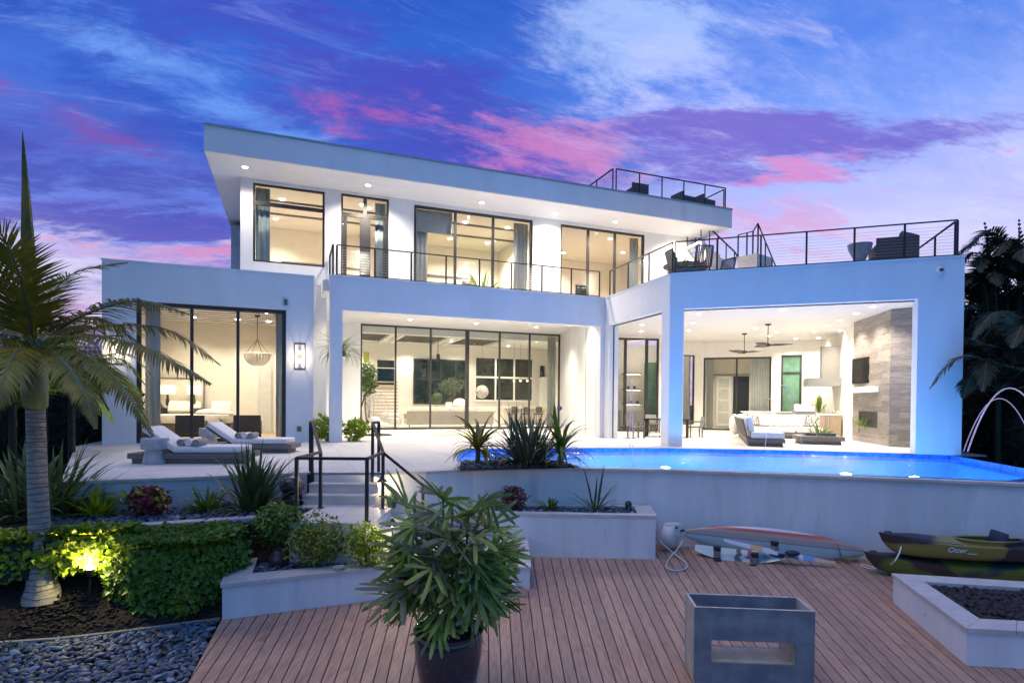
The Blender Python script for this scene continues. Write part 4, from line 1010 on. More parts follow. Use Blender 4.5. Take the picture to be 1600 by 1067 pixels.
table_lamp(M.p(la, 5.5, 1.04), 'lit table lamp with cream shade left of the bed', .80, 1.25); table_lamp(M.p(lb + .05, 5.6, 1.04), 'lit table lamp with cream shade right of the bed', .80, 1.25)
t = thing('bed', 'large bed with grey framed upholstered headboard and white bedding', 'bed', M.p((la + lb) / 2, 4.8, .016), M.ang)
B(-.75, .75, 1.08, 1.16, .3, 2.15).build('headboard', 'cushion_cream', t, world=False, bevel=.02)
mb = MB(); mb.box(-.80, -.75, 1.06, 1.17, .3, 2.2); mb.box(.75, .80, 1.06, 1.17, .3, 2.2); mb.box(-.75, .75, 1.06, 1.17, 2.15, 2.2); mb.build('headboard_frame', 'steel', t, world=False)
B(-.85, 1.9, -1.0, 1.05, .1, .45).build('bed_base', 'wicker', t, world=False); B(-.82, 1.88, -.98, 1.03, .46, .80).build('mattress', 'cushion_cream', t, smooth=True, bevel=.1, world=False)
for x, y, r_ in ((-.4, .75, 35), (.35, .8, 35), (.0, .45, 40), (1.5, .1, 20)):
    o = B(-.36, .36, -.11, .11, -.25, .25).build('pillow', 'pillow_cream', t, smooth=True, bevel=.1, world=False); o.location = (x, y, 1.05); o.rotation_euler = (R(-r_), 0, 0)
t = thing('throw_blanket', 'cream throw blanket heaped on the right of the bed', 'blanket', M.p(-3.9, 4.3, .82), M.ang)
MB().sphere((0, 0, .05), .5, 14, 8, (1.2, .7, .35)).build('fold', 'pillow_cream', t, smooth=True, world=False); MB().sphere((.35, -.15, .02), .35, 12, 8, (1.1, .8, .4)).build('fold', 'cushion_cream', t, smooth=True, world=False)
def wicker_chair(p, rz, label, grp, s=1.0, m='wicker', cat='armchair'):
    t = thing('wicker_armchair', label, cat, p, rz, grp)
    B(-.42 * s, .42 * s, -.36 * s, .34 * s, .18 * s, .34 * s).build('seat_base', m, t, world=False)
    B(-.36 * s, .36 * s, -.35 * s, .30 * s, .345 * s, .46 * s).build('seat_cushion', 'towel_grey', t, smooth=True, bevel=.04, world=False)
    for x in (-.42, .36): B(x * s, (x + .06) * s, -.36 * s, .34 * s, .342 * s, .64 * s).build('armrest', m, t, world=False)
    B(-.42 * s, .42 * s, .342 * s, .40 * s, .18 * s, .84 * s).build('backrest', m, t, world=False)
    for x in (-.40, .36):
        for y in (-.34, .34): B(x * s, (x + .04) * s, y * s, (y + .04) * s, 0, .178 * s).build('leg', 'black_plastic', t, world=False)
    return t
for (px, lab, r_) in ((301, 'dark woven armchair left of the low table behind the bedroom glass', 180), (388, 'dark woven armchair right of the low table behind the bedroom glass', 180)):
    a = M.at(px, 660, 1.9)[0]; wicker_chair(M.p(a, 1.75, .016), M.ang + R(r_), lab, 'armchairs inside the bedroom glass')
a = M.at(346, 660, 1.7)[0]
t = thing('low_table', 'dark square low table between the bedroom armchairs', 'table', M.p(a, 1.7, .016), M.ang)
B(-.28, .28, -.28, .28, .5, .56).build('top', 'wicker', t, world=False); B(-.22, .22, -.22, .22, .1, .5).build('body', 'wicker', t, world=False)
# basket pendant
a, zc_ = -2.33, 2.62
t = thing('basket_pendant', 'large ribbed half bowl pendant hanging on cords in the bedroom', 'pendant lamp', M.p(a, 3, 2.6))
mb = MB(); nb = 24
prof = [(.06, 0), (.2, .03), (.33, .12), (.41, .26), (.44, .42)]
for k in range(nb):
    t0, t1 = 2 * math.pi * k / nb, 2 * math.pi * (k + .9) / nb; vs = []
    for r_, z in prof:
        for q, rr_ in ((t0, r_), ((t0 + t1) / 2, r_ * 1.045), (t1, r_)): vs.append((rr_ * math.cos(q), rr_ * math.sin(q), z))
    mb.add(vs, [(i * 3 + j, i * 3 + j + 1, i * 3 + j + 4, i * 3 + j + 3) for i in range(4) for j in range(2)])
mb.build('bowl', 'wicker_white', t, smooth=True, world=False); MB().lathe([(.44, .42), (.46, .44), (.44, .46)], n=28).build('rim', 'wicker_white', t, world=False)
mb = MB()
for k in range(4): mb.bar((.44 * math.cos(k * 1.57), .44 * math.sin(k * 1.57), .44), (0, 0, .95), .012)
mb.bar((0, 0, .95), (0, 0, 1.8), .016); mb.build('cord', 'metal_dark', t, world=False); MB().lathe([(0, 1.76), (.09, 1.78), (.09, 1.82)], n=16).build('canopy', 'metal_dark', t, world=False)
lamp('POINT', M.p(a, 3, 2.95), 30, (1, .78, .5), .1)
H(B(M.at(405, 600, 5.95)[0], M.at(424, 600, 5.95)[0], 5.9, 5.998, .02, 3.0, fr=M), 'doorway', 'curtain'); H(B(M.at(428, 600, 5.95)[0], M.at(436, 600, 5.95)[0], 5.9, 5.998, .02, 3.3, fr=M), 'doorway', 'white_paint')

# porch: egg chair, rug
ep = G(590, 680)
t = thing('hanging_egg_chair', 'white wicker hanging egg chair on a dark curved stand on the porch', 'hanging chair', ep, R(15))
pts = [(-.55 + .0 * k, 0, 0) for k in range(1)]
st_ = [(-.62, .1, .04), (-.66, .1, .5), (-.64, .1, 1.1), (-.5, .08, 1.6), (-.25, .05, 1.9), (.05, 0, 2.0)]
MB().tube(st_, .028, 8).build('stand_pole', 'metal_dark', t, smooth=True, world=False)
MB().tube([(.55 * math.cos(k * .3), .55 * math.sin(k * .3), .02) for k in range(22)], .022, 6).build('base_ring', 'metal_dark', t, world=False)
MB().bar((-.62, .1, .03), (.5, 0, .03), .05, .03).build('base_bar', 'metal_dark', t, world=False)
mb = MB()
def egg(th, ph): r_ = .46 * math.sin(ph) ** .85; return Vector((r_ * math.cos(th), r_ * math.sin(th), 1.02 - .68 * math.cos(ph) * (1 if ph > 1.57 else .95)))
for k in range(9):
    th = R(20) + k * R(320) / 9 * .62 + R(10)
    mb.tube([egg(th + .25 * math.sin(j * .9 + k), .25 + j * .26) for j in range(11)], .011, 4, caps=False)
for j in range(5): mb.tube([egg(R(20) + q * R(210) / 12, 1.0 + j * .32) for q in range(13)], .010, 4, caps=False)
for k in range(14): mb.tube([egg(R(25) + k * .27, .9 + (k % 3) * .3), egg(R(25) + k * .27 + .5, 1.5 + (k % 4) * .3)], .009, 4, caps=False)
mb.tube([egg(R(230) , .25 + j * .26) for j in range(11)], .018, 5); mb.tube([egg(R(20), .25 + j * .26) for j in range(11)], .018, 5)
mb.tube([(0, 0, 1.68), (.05, 0, 2.0)], .01, 4); mb.build('wicker_shell', 'wicker_white', t, world=False)
MB().sphere((0, -.03, .42), .42, 16, 8, (1.05, 1.0, .28)).build('seat_cushion', 'pillow_cream', t, smooth=True, world=False); MB().sphere((-.12, -.1, .62), .2, 12, 8, (1.1, .6, .7)).build('pillow', 'pillow_cream', t, smooth=True, world=False)
q = G(710, 680); t = MB().prism([(q.x - .9, q.y - .55), (q.x + .9, q.y - .3), (q.x + 1.0, q.y + .5), (q.x - .8, q.y + .3)], .001, .018).build('rug', 'rug'); tag(t, 'small lime yellow rug on the porch floor', 'rug')

# living room
a0 = M.at(636, 660, 10.6)[0]; a1 = M.at(771, 660, 10.6)[0]
t = thing('living_sofa', 'long cream sofa seen from behind in the living room', 'sofa', M.p((a0 + a1) / 2, 11, .013), M.ang); w = (a1 - a0) / 2
B(-w, w, -.45, -.27, .12, .86).build('backrest', 'sofa_taupe', t, world=False, bevel=.04); B(-w, w, -.26, .6, .12, .42).build('seat', 'cushion_cream', t, world=False, bevel=.04)
for x in (-w, w - .2): B(x, x + .2, -.25, .6, .43, .70).build('armrest', 'sofa_taupe', t, world=False, bevel=.04)
n_ = 6
for k in range(n_):
    x = -w + .25 + k * (2 * w - .5) / n_; o = B(0, (2 * w - .5) / n_ - .03, -.12, .12, -.3, .3).build('back_cushion', 'pillow_cream', t, smooth=True, bevel=.1, world=False); o.location = (x, -.1, .75)
for x in (-w + .1, w - .15): B(x, x + .05, -.40, -.35, 0, .55).build('leg', 'metal_dark', t, world=False)
t = thing('round_armchair', 'cream boucle armchair left of the long sofa', 'armchair', M.p(M.at(612, 660, 11)[0], 11, .013))
MB().lathe([(0, .12), (.5, .12), (.52, .3), (.5, .45), (.3, .47), (0, .47)], n=20).build('seat', 'pillow_cream', t, smooth=True, world=False)
MB().tube([(.5 * math.cos(R(x)), .5 * math.sin(R(x)), .62) for x in range(30, 330, 20)], .13, 8).build('backrest', 'pillow_cream', t, smooth=True, world=False)
t = thing('drum_pendant', 'small black pendant hanging above the sofa', 'pendant lamp', M.p(6.32, 11, 3.6))
MB().lathe([(.10, 0), (.10, .32), (.05, .38)], n=16).build('lamp_shade', 'metal_dark', t, world=False); MB().bar((0, 0, .38), (0, 0, 1.42), .02).build('cord', 'metal_dark', t, world=False)
q = M.p(M.at(718, 630, 13)[0], 13, 0)
t = thing('console_table', 'pale console behind the sofa', 'table', Vector(q) + Vector((0, 0, .013)), M.ang)
B(-1.4, 1.2, -.2, .2, .78, .84).build('top', 'white_paint', t, world=False)
for x in (-1.35, 1.12): B(x, x + .06, -.18, .18, 0, .78).build('leg', 'white_paint', t, world=False)
t = thing('dome_lamp', 'glowing white dome lamp on the console behind the sofa', 'lamp', Vector(q) + Vector((0, 0, .855)))
MB().lathe([(0, 0), (.18, 0), (.18, .02), (.03, .04), (.03, .34)], n=16).build('base', 'white_paint', t, world=False); MB().lathe([(.38, .3), (.37, .48), (.28, .64), (.12, .71), (0, .72)], n=24).build('lamp_shade', 'linen_shade', t, smooth=True, world=False)
table_lamp(M.p(M.at(708, 630, 12.9)[0] - .25, 12.9, .855), 'small lamp with square cream shade behind the sofa', .42, .9, 'living room lamps', 8)
def globe(a, b, z, r_, label, m='wicker_white'):
    t = thing('wicker_globe', label, 'ornament', M.p(a, b, z), 0, 'wicker globes in the living room')
    MB().sphere((0, 0, 0), r_, 18, 12).build('globe', m, t, smooth=True, world=False); MB().bar((0, 0, r_), (0, 0, 5.0 - z), .012).build('cord', 'metal_dark', t, world=False)
globe(M.at(753, 612, 15)[0], 15, M.at(753, 612, 15)[1], .42, 'round wicker pendant before the white framed window'); globe(M.at(683, 618, 15)[0], 15, M.at(683, 622, 15)[1], .34, 'greyish round wicker pendant before the dark doors', 'leaf_sage')
for k, px in enumerate((803, 813, 824)):
    a, z = M.at(px, 597, 12.8); t = thing('glass_pendant', ['left', 'middle', 'right'][k] + ' of the three small glass pendants over the island', 'pendant lamp', M.p(a, 12.8, z), 0, 'island pendants')
    MB().lathe([(.16, 0), (.12, .12), (.02, .24)], n=14).build('lamp_shade', 'glass', t, smooth=True, world=False); MB().bar((0, 0, .24), (0, 0, 5.0 - z), .012).build('cord', 'metal_dark', t, world=False); MB().sphere((0, 0, .08), .05, 10, 6).build('bulb', 'bulb', t, world=False)
a0, a1 = M.at(788, 650, 12.8)[0], M.at(876, 650, 12.8)[0]
t = thing('kitchen_island', 'long beige kitchen island with white top at the right of the living room', 'kitchen island', M.p(a0, 12.8, .013), M.ang)
B(0, a1 - a0, 0, 1.0, 0, .98).build('body', 'interior', t, world=False); B(-.1, a1 - a0, -.2, 1.05, .985, 1.04).build('top', 'counter', t, world=False)
for k in range(3):
    s_ = thing('bar_stool', 'dark bar stool at the kitchen island, number ' + ['nearest the sofa', 'in the middle of three', 'farthest right'][k] if 0 else ['dark bar stool at the island nearest the sofa', 'dark bar stool in the middle of the three at the island', 'dark bar stool at the island nearest the kitchen cupboard'][k], 'bar stool', M.p(a0 + .4 + k * .8, 12.35, .013), M.ang, 'bar stools at the kitchen island')
    B(-.2, .2, -.2, .2, .62, .70).build('seat', 'wicker', s_, world=False); B(-.2, .2, -.24, -.2, .72, 1.1).build('backrest', 'wicker', s_, world=False)
    for x in (-.18, .15):
        for y in (-.18, .15): B(x, x + .03, y, y + .03, 0, .62).build('leg', 'metal_dark', s_, world=False)
a0, a1 = M.at(846, 600, 16)[0], M.at(870, 600, 16)[0]
t = thing('kitchen_cupboard', 'tall white kitchen cupboard at the right of the living room', 'cupboard', M.p(a0, 15.9, .013), M.ang)
B(0, a1 - a0 + 1, 0, .6, 0, 3.1).build('body', 'white_paint', t, world=False)
for k in range(3): B(.05 + k * .8, .8 + k * .8, -.02, -.002, .1, 3.0).build('door', 'white_paint', t, world=False)
o = B(M.at(568, 560, 14)[0], M.at(577, 560, 14)[0], 13.96, 14.0, M.at(568, 566, 14)[1], M.at(568, 550, 14)[1], fr=M).build('wall_art', 'rug'); tag(o, 'small yellow abstract picture at the far left of the living room', 'picture')

# pavilion: sectional
t = thing('sectional_sofa', 'L shaped outdoor sectional with slatted grey backs and white cushions', 'sofa', Q.p(2.4, 1.2, 0), Q.ang)
def qb(a0, a1, b0, b1, z0, z1, name, m, bev=0, smooth=False): return B(a0, a1, b0, b1, z0, z1).build(name, m, t, world=False, bevel=bev, smooth=smooth)
qb(.06, 1.08, .08, 6.1, 0, .12, 'plinth', 'teak_grey'); qb(0, 1.15, 0, 6.2, .122, .24, 'base', 'teak_grey')
qb(1.09, 3.0, 5.2, 6.1, 0, .12, 'plinth', 'teak_grey'); qb(1.152, 3.15, 5.1, 6.2, .122, .24, 'base', 'teak_grey')
for k in range(3): qb(.14, 1.13, .05 + k * 1.7, 1.7 + k * 1.7, .245, .46, 'seat_cushion', 'cushion', .06, True)
for k in range(2): qb(1.2 + k * .97, 2.14 + k * .97, 5.12, 6.0, .245, .46, 'seat_cushion', 'cushion', .06, True)
for k in range(6):
    y = .15 + k * .98
    mb = MB().bar((.03, y + .34, .24), (-.12, y + .34, .86), .5, .05, up=Vector((1, 0, 0))); mb.build('back_slat', 'teak_grey', t, world=False)
MB().bar((-.13, .1, .86), (-.13, 6.1, .86), .06, .04).build('back_rail', 'teak_grey', t, world=False)
for k in range(4):
    o = B(-.10, .10, -.62, .62, -.26, .26).build('back_cushion', 'cushion', t, smooth=True, bevel=.09, world=False); o.location = (.12, .85 + k * 1.4, .70); o.rotation_euler = (0, R(-14), 0)
for k in range(3):
    o = B(-.42, .42, -.1, .1, -.26, .26).build('back_cushion', 'cushion', t, smooth=True, bevel=.09, world=False); o.location = (.8 + k * .88, 6.0, .70); o.rotation_euler = (R(-12), 0, 0)
def pillow(a, b, z, rz, m, label):
    s_ = thing('throw_pillow', label, 'pillow', Q.p(2.4 + a, 1.2 + b, z), Q.ang + R(rz), 'throw pillows on the sectional')
    o = B(-.27, .27, -.09, .09, -.25, .25).build('cover', m, s_, smooth=True, bevel=.08, world=False); o.rotation_euler = (R(-18), 0, 0)
pillow(.55, 5.55, .74, 30, 'pillow_pattern', 'black and white patterned pillow in the corner of the sectional'); pillow(1.1, 5.6, .72, 0, 'pillow_cream', 'cream pillow right of the corner pillow on the sectional')
pillow(1.65, 5.6, .72, 0, 'pillow_cream', 'cream pillow in the middle of the rear sofa wing'); pillow(2.2, 5.6, .72, 5, 'pillow_cream', 'cream pillow beside the patterned one at the right'); pillow(2.8, 5.6, .73, -8, 'pillow_pattern', 'black and white patterned pillow at the right end of the rear wing')
pillow(.35, 4.6, .74, 80, 'pillow_pattern', 'black and white patterned pillow on the left wing of the sectional')
s_ = thing('draped_blanket', 'pale blanket draped over the far left end of the sectional', 'blanket', Q.p(2.3, 7.2, 0), Q.ang)
MB().sphere((0, 0, .50), .32, 14, 10, (.7, 1.1, 1.4)).build('cloth', 'pillow_cream', s_, smooth=True, world=False)
# coffee table with planting
t = thing('coffee_table', 'low stepped grey wood coffee table in front of the sectional', 'table', Q.p(4.15, 3.0, 0), Q.ang)
B(.1, 1.35, .1, 1.3, 0, .13).build('plinth', 'teak_grey', t, world=False); B(0, 1.45, 0, 1.4, .132, .28).build('top', 'teak_grey', t, world=False)
# dining set
tp = G(1043, 684) + Vector((.15, .7, 0))
t = thing('dining_table', 'dark rectangular outdoor dining table behind the pool corner column', 'table', tp, R(-18))
B(-.9, .9, -.5, .5, .70, .75).build('top', 'metal_dark', t, world=False); B(-.3, .3, -.3, .3, 0, .03).build('foot', 'metal_dark', t, world=False)
for x in (-.84, .76):
    for y in (-.46, .40): B(x, x + .08, y, y + .06, 0.0, .70).build('leg', 'metal_dark', t, world=False)
def dchair(p, rz, label):
    t = thing('dining_chair', label, 'chair', p, rz, 'grey dining chairs in the pavilion')
    B(-.26, .26, -.24, .26, .40, .45).build('seat', 'teak_grey', t, world=False); o = B(-.26, .26, -.02, .02, 0, .42).build('backrest', 'towel_grey', t, world=False); o.location = (0, .27, .43); o.rotation_euler = (R(-8), 0, 0)
    for x in (-.26, .21):
        for y in (-.24, .22): B(x, x + .05, y, y + .05, 0, .398).build('leg', 'teak_grey', t, world=False)
        B(x, x + .05, -.24, .27, .62, .66).build('armrest', 'teak_grey', t, world=False); B(x, x + .05, -.24, -.19, .45, .62).build('arm_post', 'teak_grey', t, world=False)
    return t
dchair(G(995, 685) + Vector((.05, .35, 0)), R(105), 'grey dining chair at the left end of the pavilion table')
dchair(G(1085, 684) + Vector((.1, .3, 0)), R(-95), 'grey dining chair right of the corner column')
dchair(G(1025, 678) + Vector((.1, 1.0, 0)), R(5), 'grey dining chair on the far side of the pavilion table, left one'); dchair(G(1055, 678) + Vector((.2, 1.1, 0)), R(-15), 'grey dining chair on the far side of the pavilion table, right one')
# fans
def fan(a, b, label):
    t = thing('ceiling_fan', label, 'ceiling fan', Q.p(a, b, 3.72), 0, 'ceiling fans in the pavilion')
    MB().lathe([(0, .83), (.05, .78), (.11, .80), (.12, .838)], n=16).build('canopy', 'metal_dark', t, world=False); MB().tube([(0, 0, .06), (0, 0, .8)], .016, 6).build('downrod', 'metal_dark', t, world=False)
    MB().lathe([(0, -.06), (.10, -.04), (.14, .02), (.05, .08)], n=16).build('motor', 'metal_dark', t, smooth=True, world=False)
    for k in range(3):
        mb = MB(); n = 8; vs = []
        for i in range(n + 1):
            f = i / n; r_ = .1 + .80 * f; w_ = .05 + .09 * math.sin(math.pi * min(1, f * 1.0 + .1)) ; tw = R(22) * (1 - f * .4)
            for s__ in (-1, 1): vs.append((r_, s__ * w_ * math.cos(tw), s__ * w_ * math.sin(tw) + .015 * f))
        mb.add(vs, [(2 * i, 2 * i + 1, 2 * i + 3, 2 * i + 2) for i in range(n)]); o = mb.build('blade', 'wicker', t, smooth=True, world=False); o.rotation_euler = (0, 0, R(30 + 120 * k + a * 20)); md = o.modifiers.new('s', 'SOLIDIFY'); md.thickness = .018
fan(3.44, 6, 'dark three blade ceiling fan hanging nearer the pavilion front'); fan(2.75, 9, 'dark three blade ceiling fan hanging deeper in the pavilion')
# tv
tvf = FF
t = thing('television', 'black television tilted out on an arm above the white mantel', 'television', FF.p(1.1, -.2, 2.4))
q0 = AT(1339, 585, 21.4)
zt0, zt1 = 2.05, 3.05
fa = Fr(PX2(FF.p(.30, -.16)), FF.ang + R(7))
B(.02, 1.68, 0, .06, 2.17, 3.13, fr=fa).build('bezel', 'black_plastic', t); B(.04, 1.66, -.004, -.001, 2.19, 3.11, fr=fa).build('screen', 'screen', t)
B(1.0, 1.2, .06, .25, 2.5, 2.8, fr=fa).build('wall_arm', 'steel_dark', t)
# outdoor kitchen
t = thing('range_hood', 'tall stainless steel range hood with a wide canopy over the grill', 'range hood', Q.p(6.2, 10.2, 2.3))
hx0, hx1 = Q.at(1284, 590, 9.9)[0], Q.at(1312, 590, 9.9)[0]
B(hx0 + .02, hx1 + .05, 9.95, 10.55, Q.at(1300, 590, 9.9)[1], 4.0, fr=Q).build('chimney', 'steel', t); c0 = Q.at(1263, 596, 9.6)[0]; B(c0, hx1 + .12, 9.6, 11.0, Q.at(1290, 603, 9.6)[1], Q.at(1290, 590, 9.6)[1], fr=Q).build('canopy', 'steel', t)
t = thing('outdoor_kitchen', 'wood fronted outdoor kitchen counter with white top', 'kitchen counter', Q.p(5.6, 9.4, 0))
c1 = Q.at(1276, 660, 9.0)[0]; c2 = 6.66
B(c1, c2, 9.0, 9.7, .08, .92, fr=Q).build('cabinet', 'wood_walnut', t); B(c1 - .03, c2, 8.96, 9.72, .921, .97, fr=Q).build('top', 'counter', t)
for k, f in enumerate((0, .36, .52)): 
    e = (.345, .505, .995)[k]; B(c1 + (c2 - c1) * f + .01, c1 + (c2 - c1) * e, 8.975, 8.997, .1, .9, fr=Q).build('door', 'wood_walnut' if k != 1 else 'steel', t)
c3 = backF.at(1213, 650, -1.4)[0]; c4 = backF.at(1262, 650, -1.4)[0]
B(c3, c4, -1.5, -.8, .08, .98, fr=backF).build('cabinet', 'wood_walnut', t); B(c3 - 1.6, c4 + .2, -1.55, -.75, .985, 1.03, fr=backF).build('top', 'counter', t); B(c3 - 1.5, c3 - .01, -1.45, -.8, .08, .98, fr=backF).build('cabinet', 'white_paint', t)
tf_ = thing('bridge_faucet', 'tall curved steel faucet on the outdoor kitchen counter', 'faucet', backF.p(c3 - .5, -1.15, 1.032), backF.ang)
MB().tube([(0, 0, 0), (0, 0, .45), (.04, 0, .56), (.14, 0, .62), (.26, 0, .6), (.32, 0, .5), (.32, 0, .35)], .018, 8).build('spout', 'steel', tf_, smooth=True, world=False); MB().lathe([(.03, 0), (.03, .1)], n=10).build('base', 'steel', tf_, world=False)
gq = Q.p(c1 - .45, 9.15, 0)
t = thing('gas_grill', 'stainless steel gas grill with its curved lid below the hood', 'grill', gq, Q.ang)
B(-.45, .42, -.1, .6, .08, .80).build('cabinet', 'steel_dark', t, world=False); B(-.45, .42, -.12, .6, .801, .99).build('firebox', 'steel', t, world=False)
sec = [(-.10, .992), (-.10, 1.10), (.0, 1.28), (.2, 1.38), (.5, 1.38), (.58, .992)]
MB().loft([[(x, y, z) for y, z in sec] for x in (-.42, .39)]).build('lid', 'steel', t, world=False); MB().bar((-.38, -.15, 1.08), (.35, -.15, 1.08), .03).build('handle', 'steel', t, world=False)
for k in range(4): MB().sphere((-.32 + k * .2, -.14, .9), .035, 10, 6).build('knob', 'steel_dark', t, smooth=True, world=False)
for k, (dx_, h_, m_) in enumerate(((.45, .2, 'glass'), (.7, .16, 'steel'), (.86, .13, 'wood_oak'))):
    s_ = MB().lathe([(.05, 0), (.06, .01), (.055, h_), (.03, h_ + .02)], Q.p(c1 + dx_, 9.3, .972), 12).build('jar', m_, smooth=True); tag(s_, ['clear glass jar left on the kitchen counter', 'steel jar in the middle of the kitchen counter', 'small wooden jar on the kitchen counter'][k], 'jar', 'jars on the outdoor counter')

# upper terrace furniture
ZT = 5.40
tp = Q.p(.35, 1.9, ZT)
t = thing('round_terrace_table', 'dark round slatted table on the upper terrace', 'table', tp)
MB().lathe([(0, .70), (.70, .70), (.72, .74), (0, .76)], n=32).build('top', 'wicker', t, world=False); MB().lathe([(.25, 0), (.08, .08), (.06, .68)], n=14).build('pedestal', 'wicker', t, world=False)
def tchair(p, rz, label, h=.95):
    t = thing('slatted_chair', label, 'chair', p, rz, 'dark chairs on the upper terrace')
    B(-.28, .28, -.28, .26, .40, .45).build('seat', 'wicker', t, world=False)
    fr_ = MB(); fr_.bar((-.28, .26, .42), (-.28, .42, h), .04); fr_.bar((.28, .26, .42), (.28, .42, h), .04); fr_.bar((-.28, .42, h), (.28, .42, h), .04); fr_.build('back_frame', 'wicker', t, world=False)
    for k in range(9): MB().bar((-.24 + k * .06, .27, .45), (-.24 + k * .06, .415, h - .02), .038, .012, up=Vector((0, 1, 0))).build('slat', 'steel_dark', t, world=False)
    for x in (-.27, .23):
        for y in (-.27, .22): B(x, x + .04, y, y + .04, 0, .398).build('leg', 'wicker', t, world=False)
tchair(K.p(KL - .55, .75, ZT), R(100), 'dark slatted chair at the left of the round terrace table', 1.0)
tchair(Q.p(.85, .95, ZT), R(188), 'dark slatted chair in front of the round terrace table, nearest the pavilion edge', 1.05); tchair(Q.p(1.55, 1.9, ZT), R(-60), 'dark chair turned away right of the round terrace table', .95)
t = thing('terrace_bowl', 'wide pale stone bowl on the upper terrace beside the wicker sofa', 'bowl', Q.p(Q.at(1344, 400, .8)[0], .85, ZT))
MB().lathe([(0, .30), (.12, .30), (.16, .34), (.31, .66), (.335, .80), (.31, .80), (.15, .42), (0, .40)], n=28).build('bowl', 'concrete_drum', t, smooth=True, world=False); MB().lathe([(0, 0), (.2, 0), (.2, .295), (0, .295)], n=20).build('stand', 'concrete_drum', t, world=False)
t = thing('planter_bowl', 'blue grey planter bowl by the terrace railing near the round table', 'planter', Q.p(.45, .55, ZT))
MB().lathe([(0, 0), (.16, 0), (.30, .2), (.34, .3), (.3, .3), (0, .25)], n=24).build('bowl', 'concrete', t, smooth=True, world=False)
a0, a1 = Q.at(1366, 390, .9)[0], Q.at(1432, 390, .9)[0]
t = thing('wicker_sofa', 'dark wicker sofa at the right end of the upper terrace', 'sofa', Q.p(a0, .6, ZT), Q.ang); w = a1 - a0
B(0, w, .05, .12, .15, .90).build('backrest', 'wicker', t, world=False)
for x in (0, w - .12): B(x, x + .12, .121, .95, .15, .72).build('armrest', 'wicker', t, world=False)
B(.121, w - .121, .121, .95, .15, .40).build('seat_base', 'wicker', t, world=False); B(.14, w - .14, .14, .93, .402, .55).build('seat_cushion', 'towel_grey', t, world=False, smooth=True, bevel=.05)
for x in (.02, w - .08):
    for y in (.08, .88): B(x, x + .05, y, y + .05, 0, .149).build('leg', 'black_plastic', t, world=False)
o = B(-.25, .25, -.08, .08, -.22, .22).build('cushion', 'wicker', t, smooth=True, bevel=.06, world=False); o.location = (.85, .3, .85); o.rotation_euler = (R(-15), R(20), 0)
# exterior stair from the terrace to the roof deck
P0 = AT(1096, 376, 25.0); P1 = AT(1148, 425, 25.4)
sf = Fr((P0.x, P0.y), math.atan2(P1.y - P0.y, P1.x - P0.x)); SLn = math.dist((P0.x, P0.y), (P1.x, P1.y))
t = thing('roof_stair', 'outdoor stair clad in pale planks rising from the upper terrace to the roof deck', 'stair', (P0.x, P0.y, 5.4))
ns = 9; prof = []
n_run = SLn / ns
for k in range(ns):
    zt_ = P0.z - (P0.z - P1.z) * k / ns
    B(k * n_run, (k + 1) * n_run - .004, 0, .07, 5.41, zt_ - .02, fr=sf).build('side_panel', 'plank_pale', t)
    B(k * n_run - .02, (k + 1) * n_run, .075, 1.2, zt_ - .06, zt_, fr=sf).build('tread', 'stucco_wall', t)
    zz = 5.6
    while zz < zt_ - .1: B(k * n_run, (k + 1) * n_run - .003, -.008, -.001, zz, zz + .17, fr=sf).build('plank', 'plank_pale', t); zz += .18
B(0, SLn, 1.2, 1.3, 5.41, P0.z - .35, fr=sf).build('back_wall', 'stucco_wall', t)
for b in (.04, 1.15):
    MB().bar(sf.p(.0, b, P0.z + .9), sf.p(SLn, b, P1.z + .9), .05).build('hand_rail', 'metal_dark', t)
    for k in range(5): q = k / 4; MB().bar(sf.p(SLn * q, b, P0.z + (P1.z - P0.z) * q), sf.p(SLn * q, b, P0.z + (P1.z - P0.z) * q + .9), .04).build('post', 'metal_dark', t)
    MB().bar(sf.p(SLn, b, P1.z + .9), sf.p(SLn + .8, b, P1.z - .1), .05).build('hand_rail', 'metal_dark', t)
E0, E1 = AT(1152, 402, 24.5), AT(1183, 401, 23.8)
ef = Fr((E0.x, E0.y), math.atan2(E1.y - E0.y, E1.x - E0.x)); EL_ = math.dist((E0.x, E0.y), (E1.x, E1.y))
t = thing('stair_landing', 'raised plank clad stair landing with black railing right of the roof stair', 'landing', (E0.x, E0.y, 5.4))
B(0, EL_, 0, 1.2, 5.41, E0.z, fr=ef).build('base', 'plank_pale', t)
for k in range(int((E0.z - 5.41) / .18)): B(.001, EL_ - .001, -.009, -.001, 5.42 + k * .18, 5.59 + k * .18, fr=ef).build('plank', 'plank_pale', t)
for x in (0, EL_ * .45, EL_ * .75, EL_): MB().bar(ef.p(x, .05, E0.z), ef.p(x, .05, E0.z + (1.2 if x == EL_ else .95)), .05).build('post', 'metal_dark', t)
MB().bar(ef.p(0, .05, E0.z + .95), ef.p(EL_ * .75, .05, E0.z + .95), .05, .03).build('top_rail', 'metal_dark', t); MB().bar(ef.p(EL_ * .75, .05, E0.z + .95), ef.p(EL_, .05, E0.z + 1.25), .05, .03).build('top_rail', 'metal_dark', t)
MB().bar(ef.p(EL_, .05, E0.z + 1.2), ef.p(EL_ + 1.0, -.3, E0.z - .9), .05, .03).build('hand_rail', 'metal_dark', t)
for f in (.4, .75): q0 = ef.p(EL_ + f, .05 - .35 * f, E0.z + 1.2 - 2.1 * f); MB().bar(q0, (q0.x, q0.y, 5.4), .04).build('post', 'metal_dark', t)
q = AT(1101, 398, 24.7); t = thing('stair_lantern', 'lit wall lantern on the plank side of the roof stair', 'wall lantern', q)
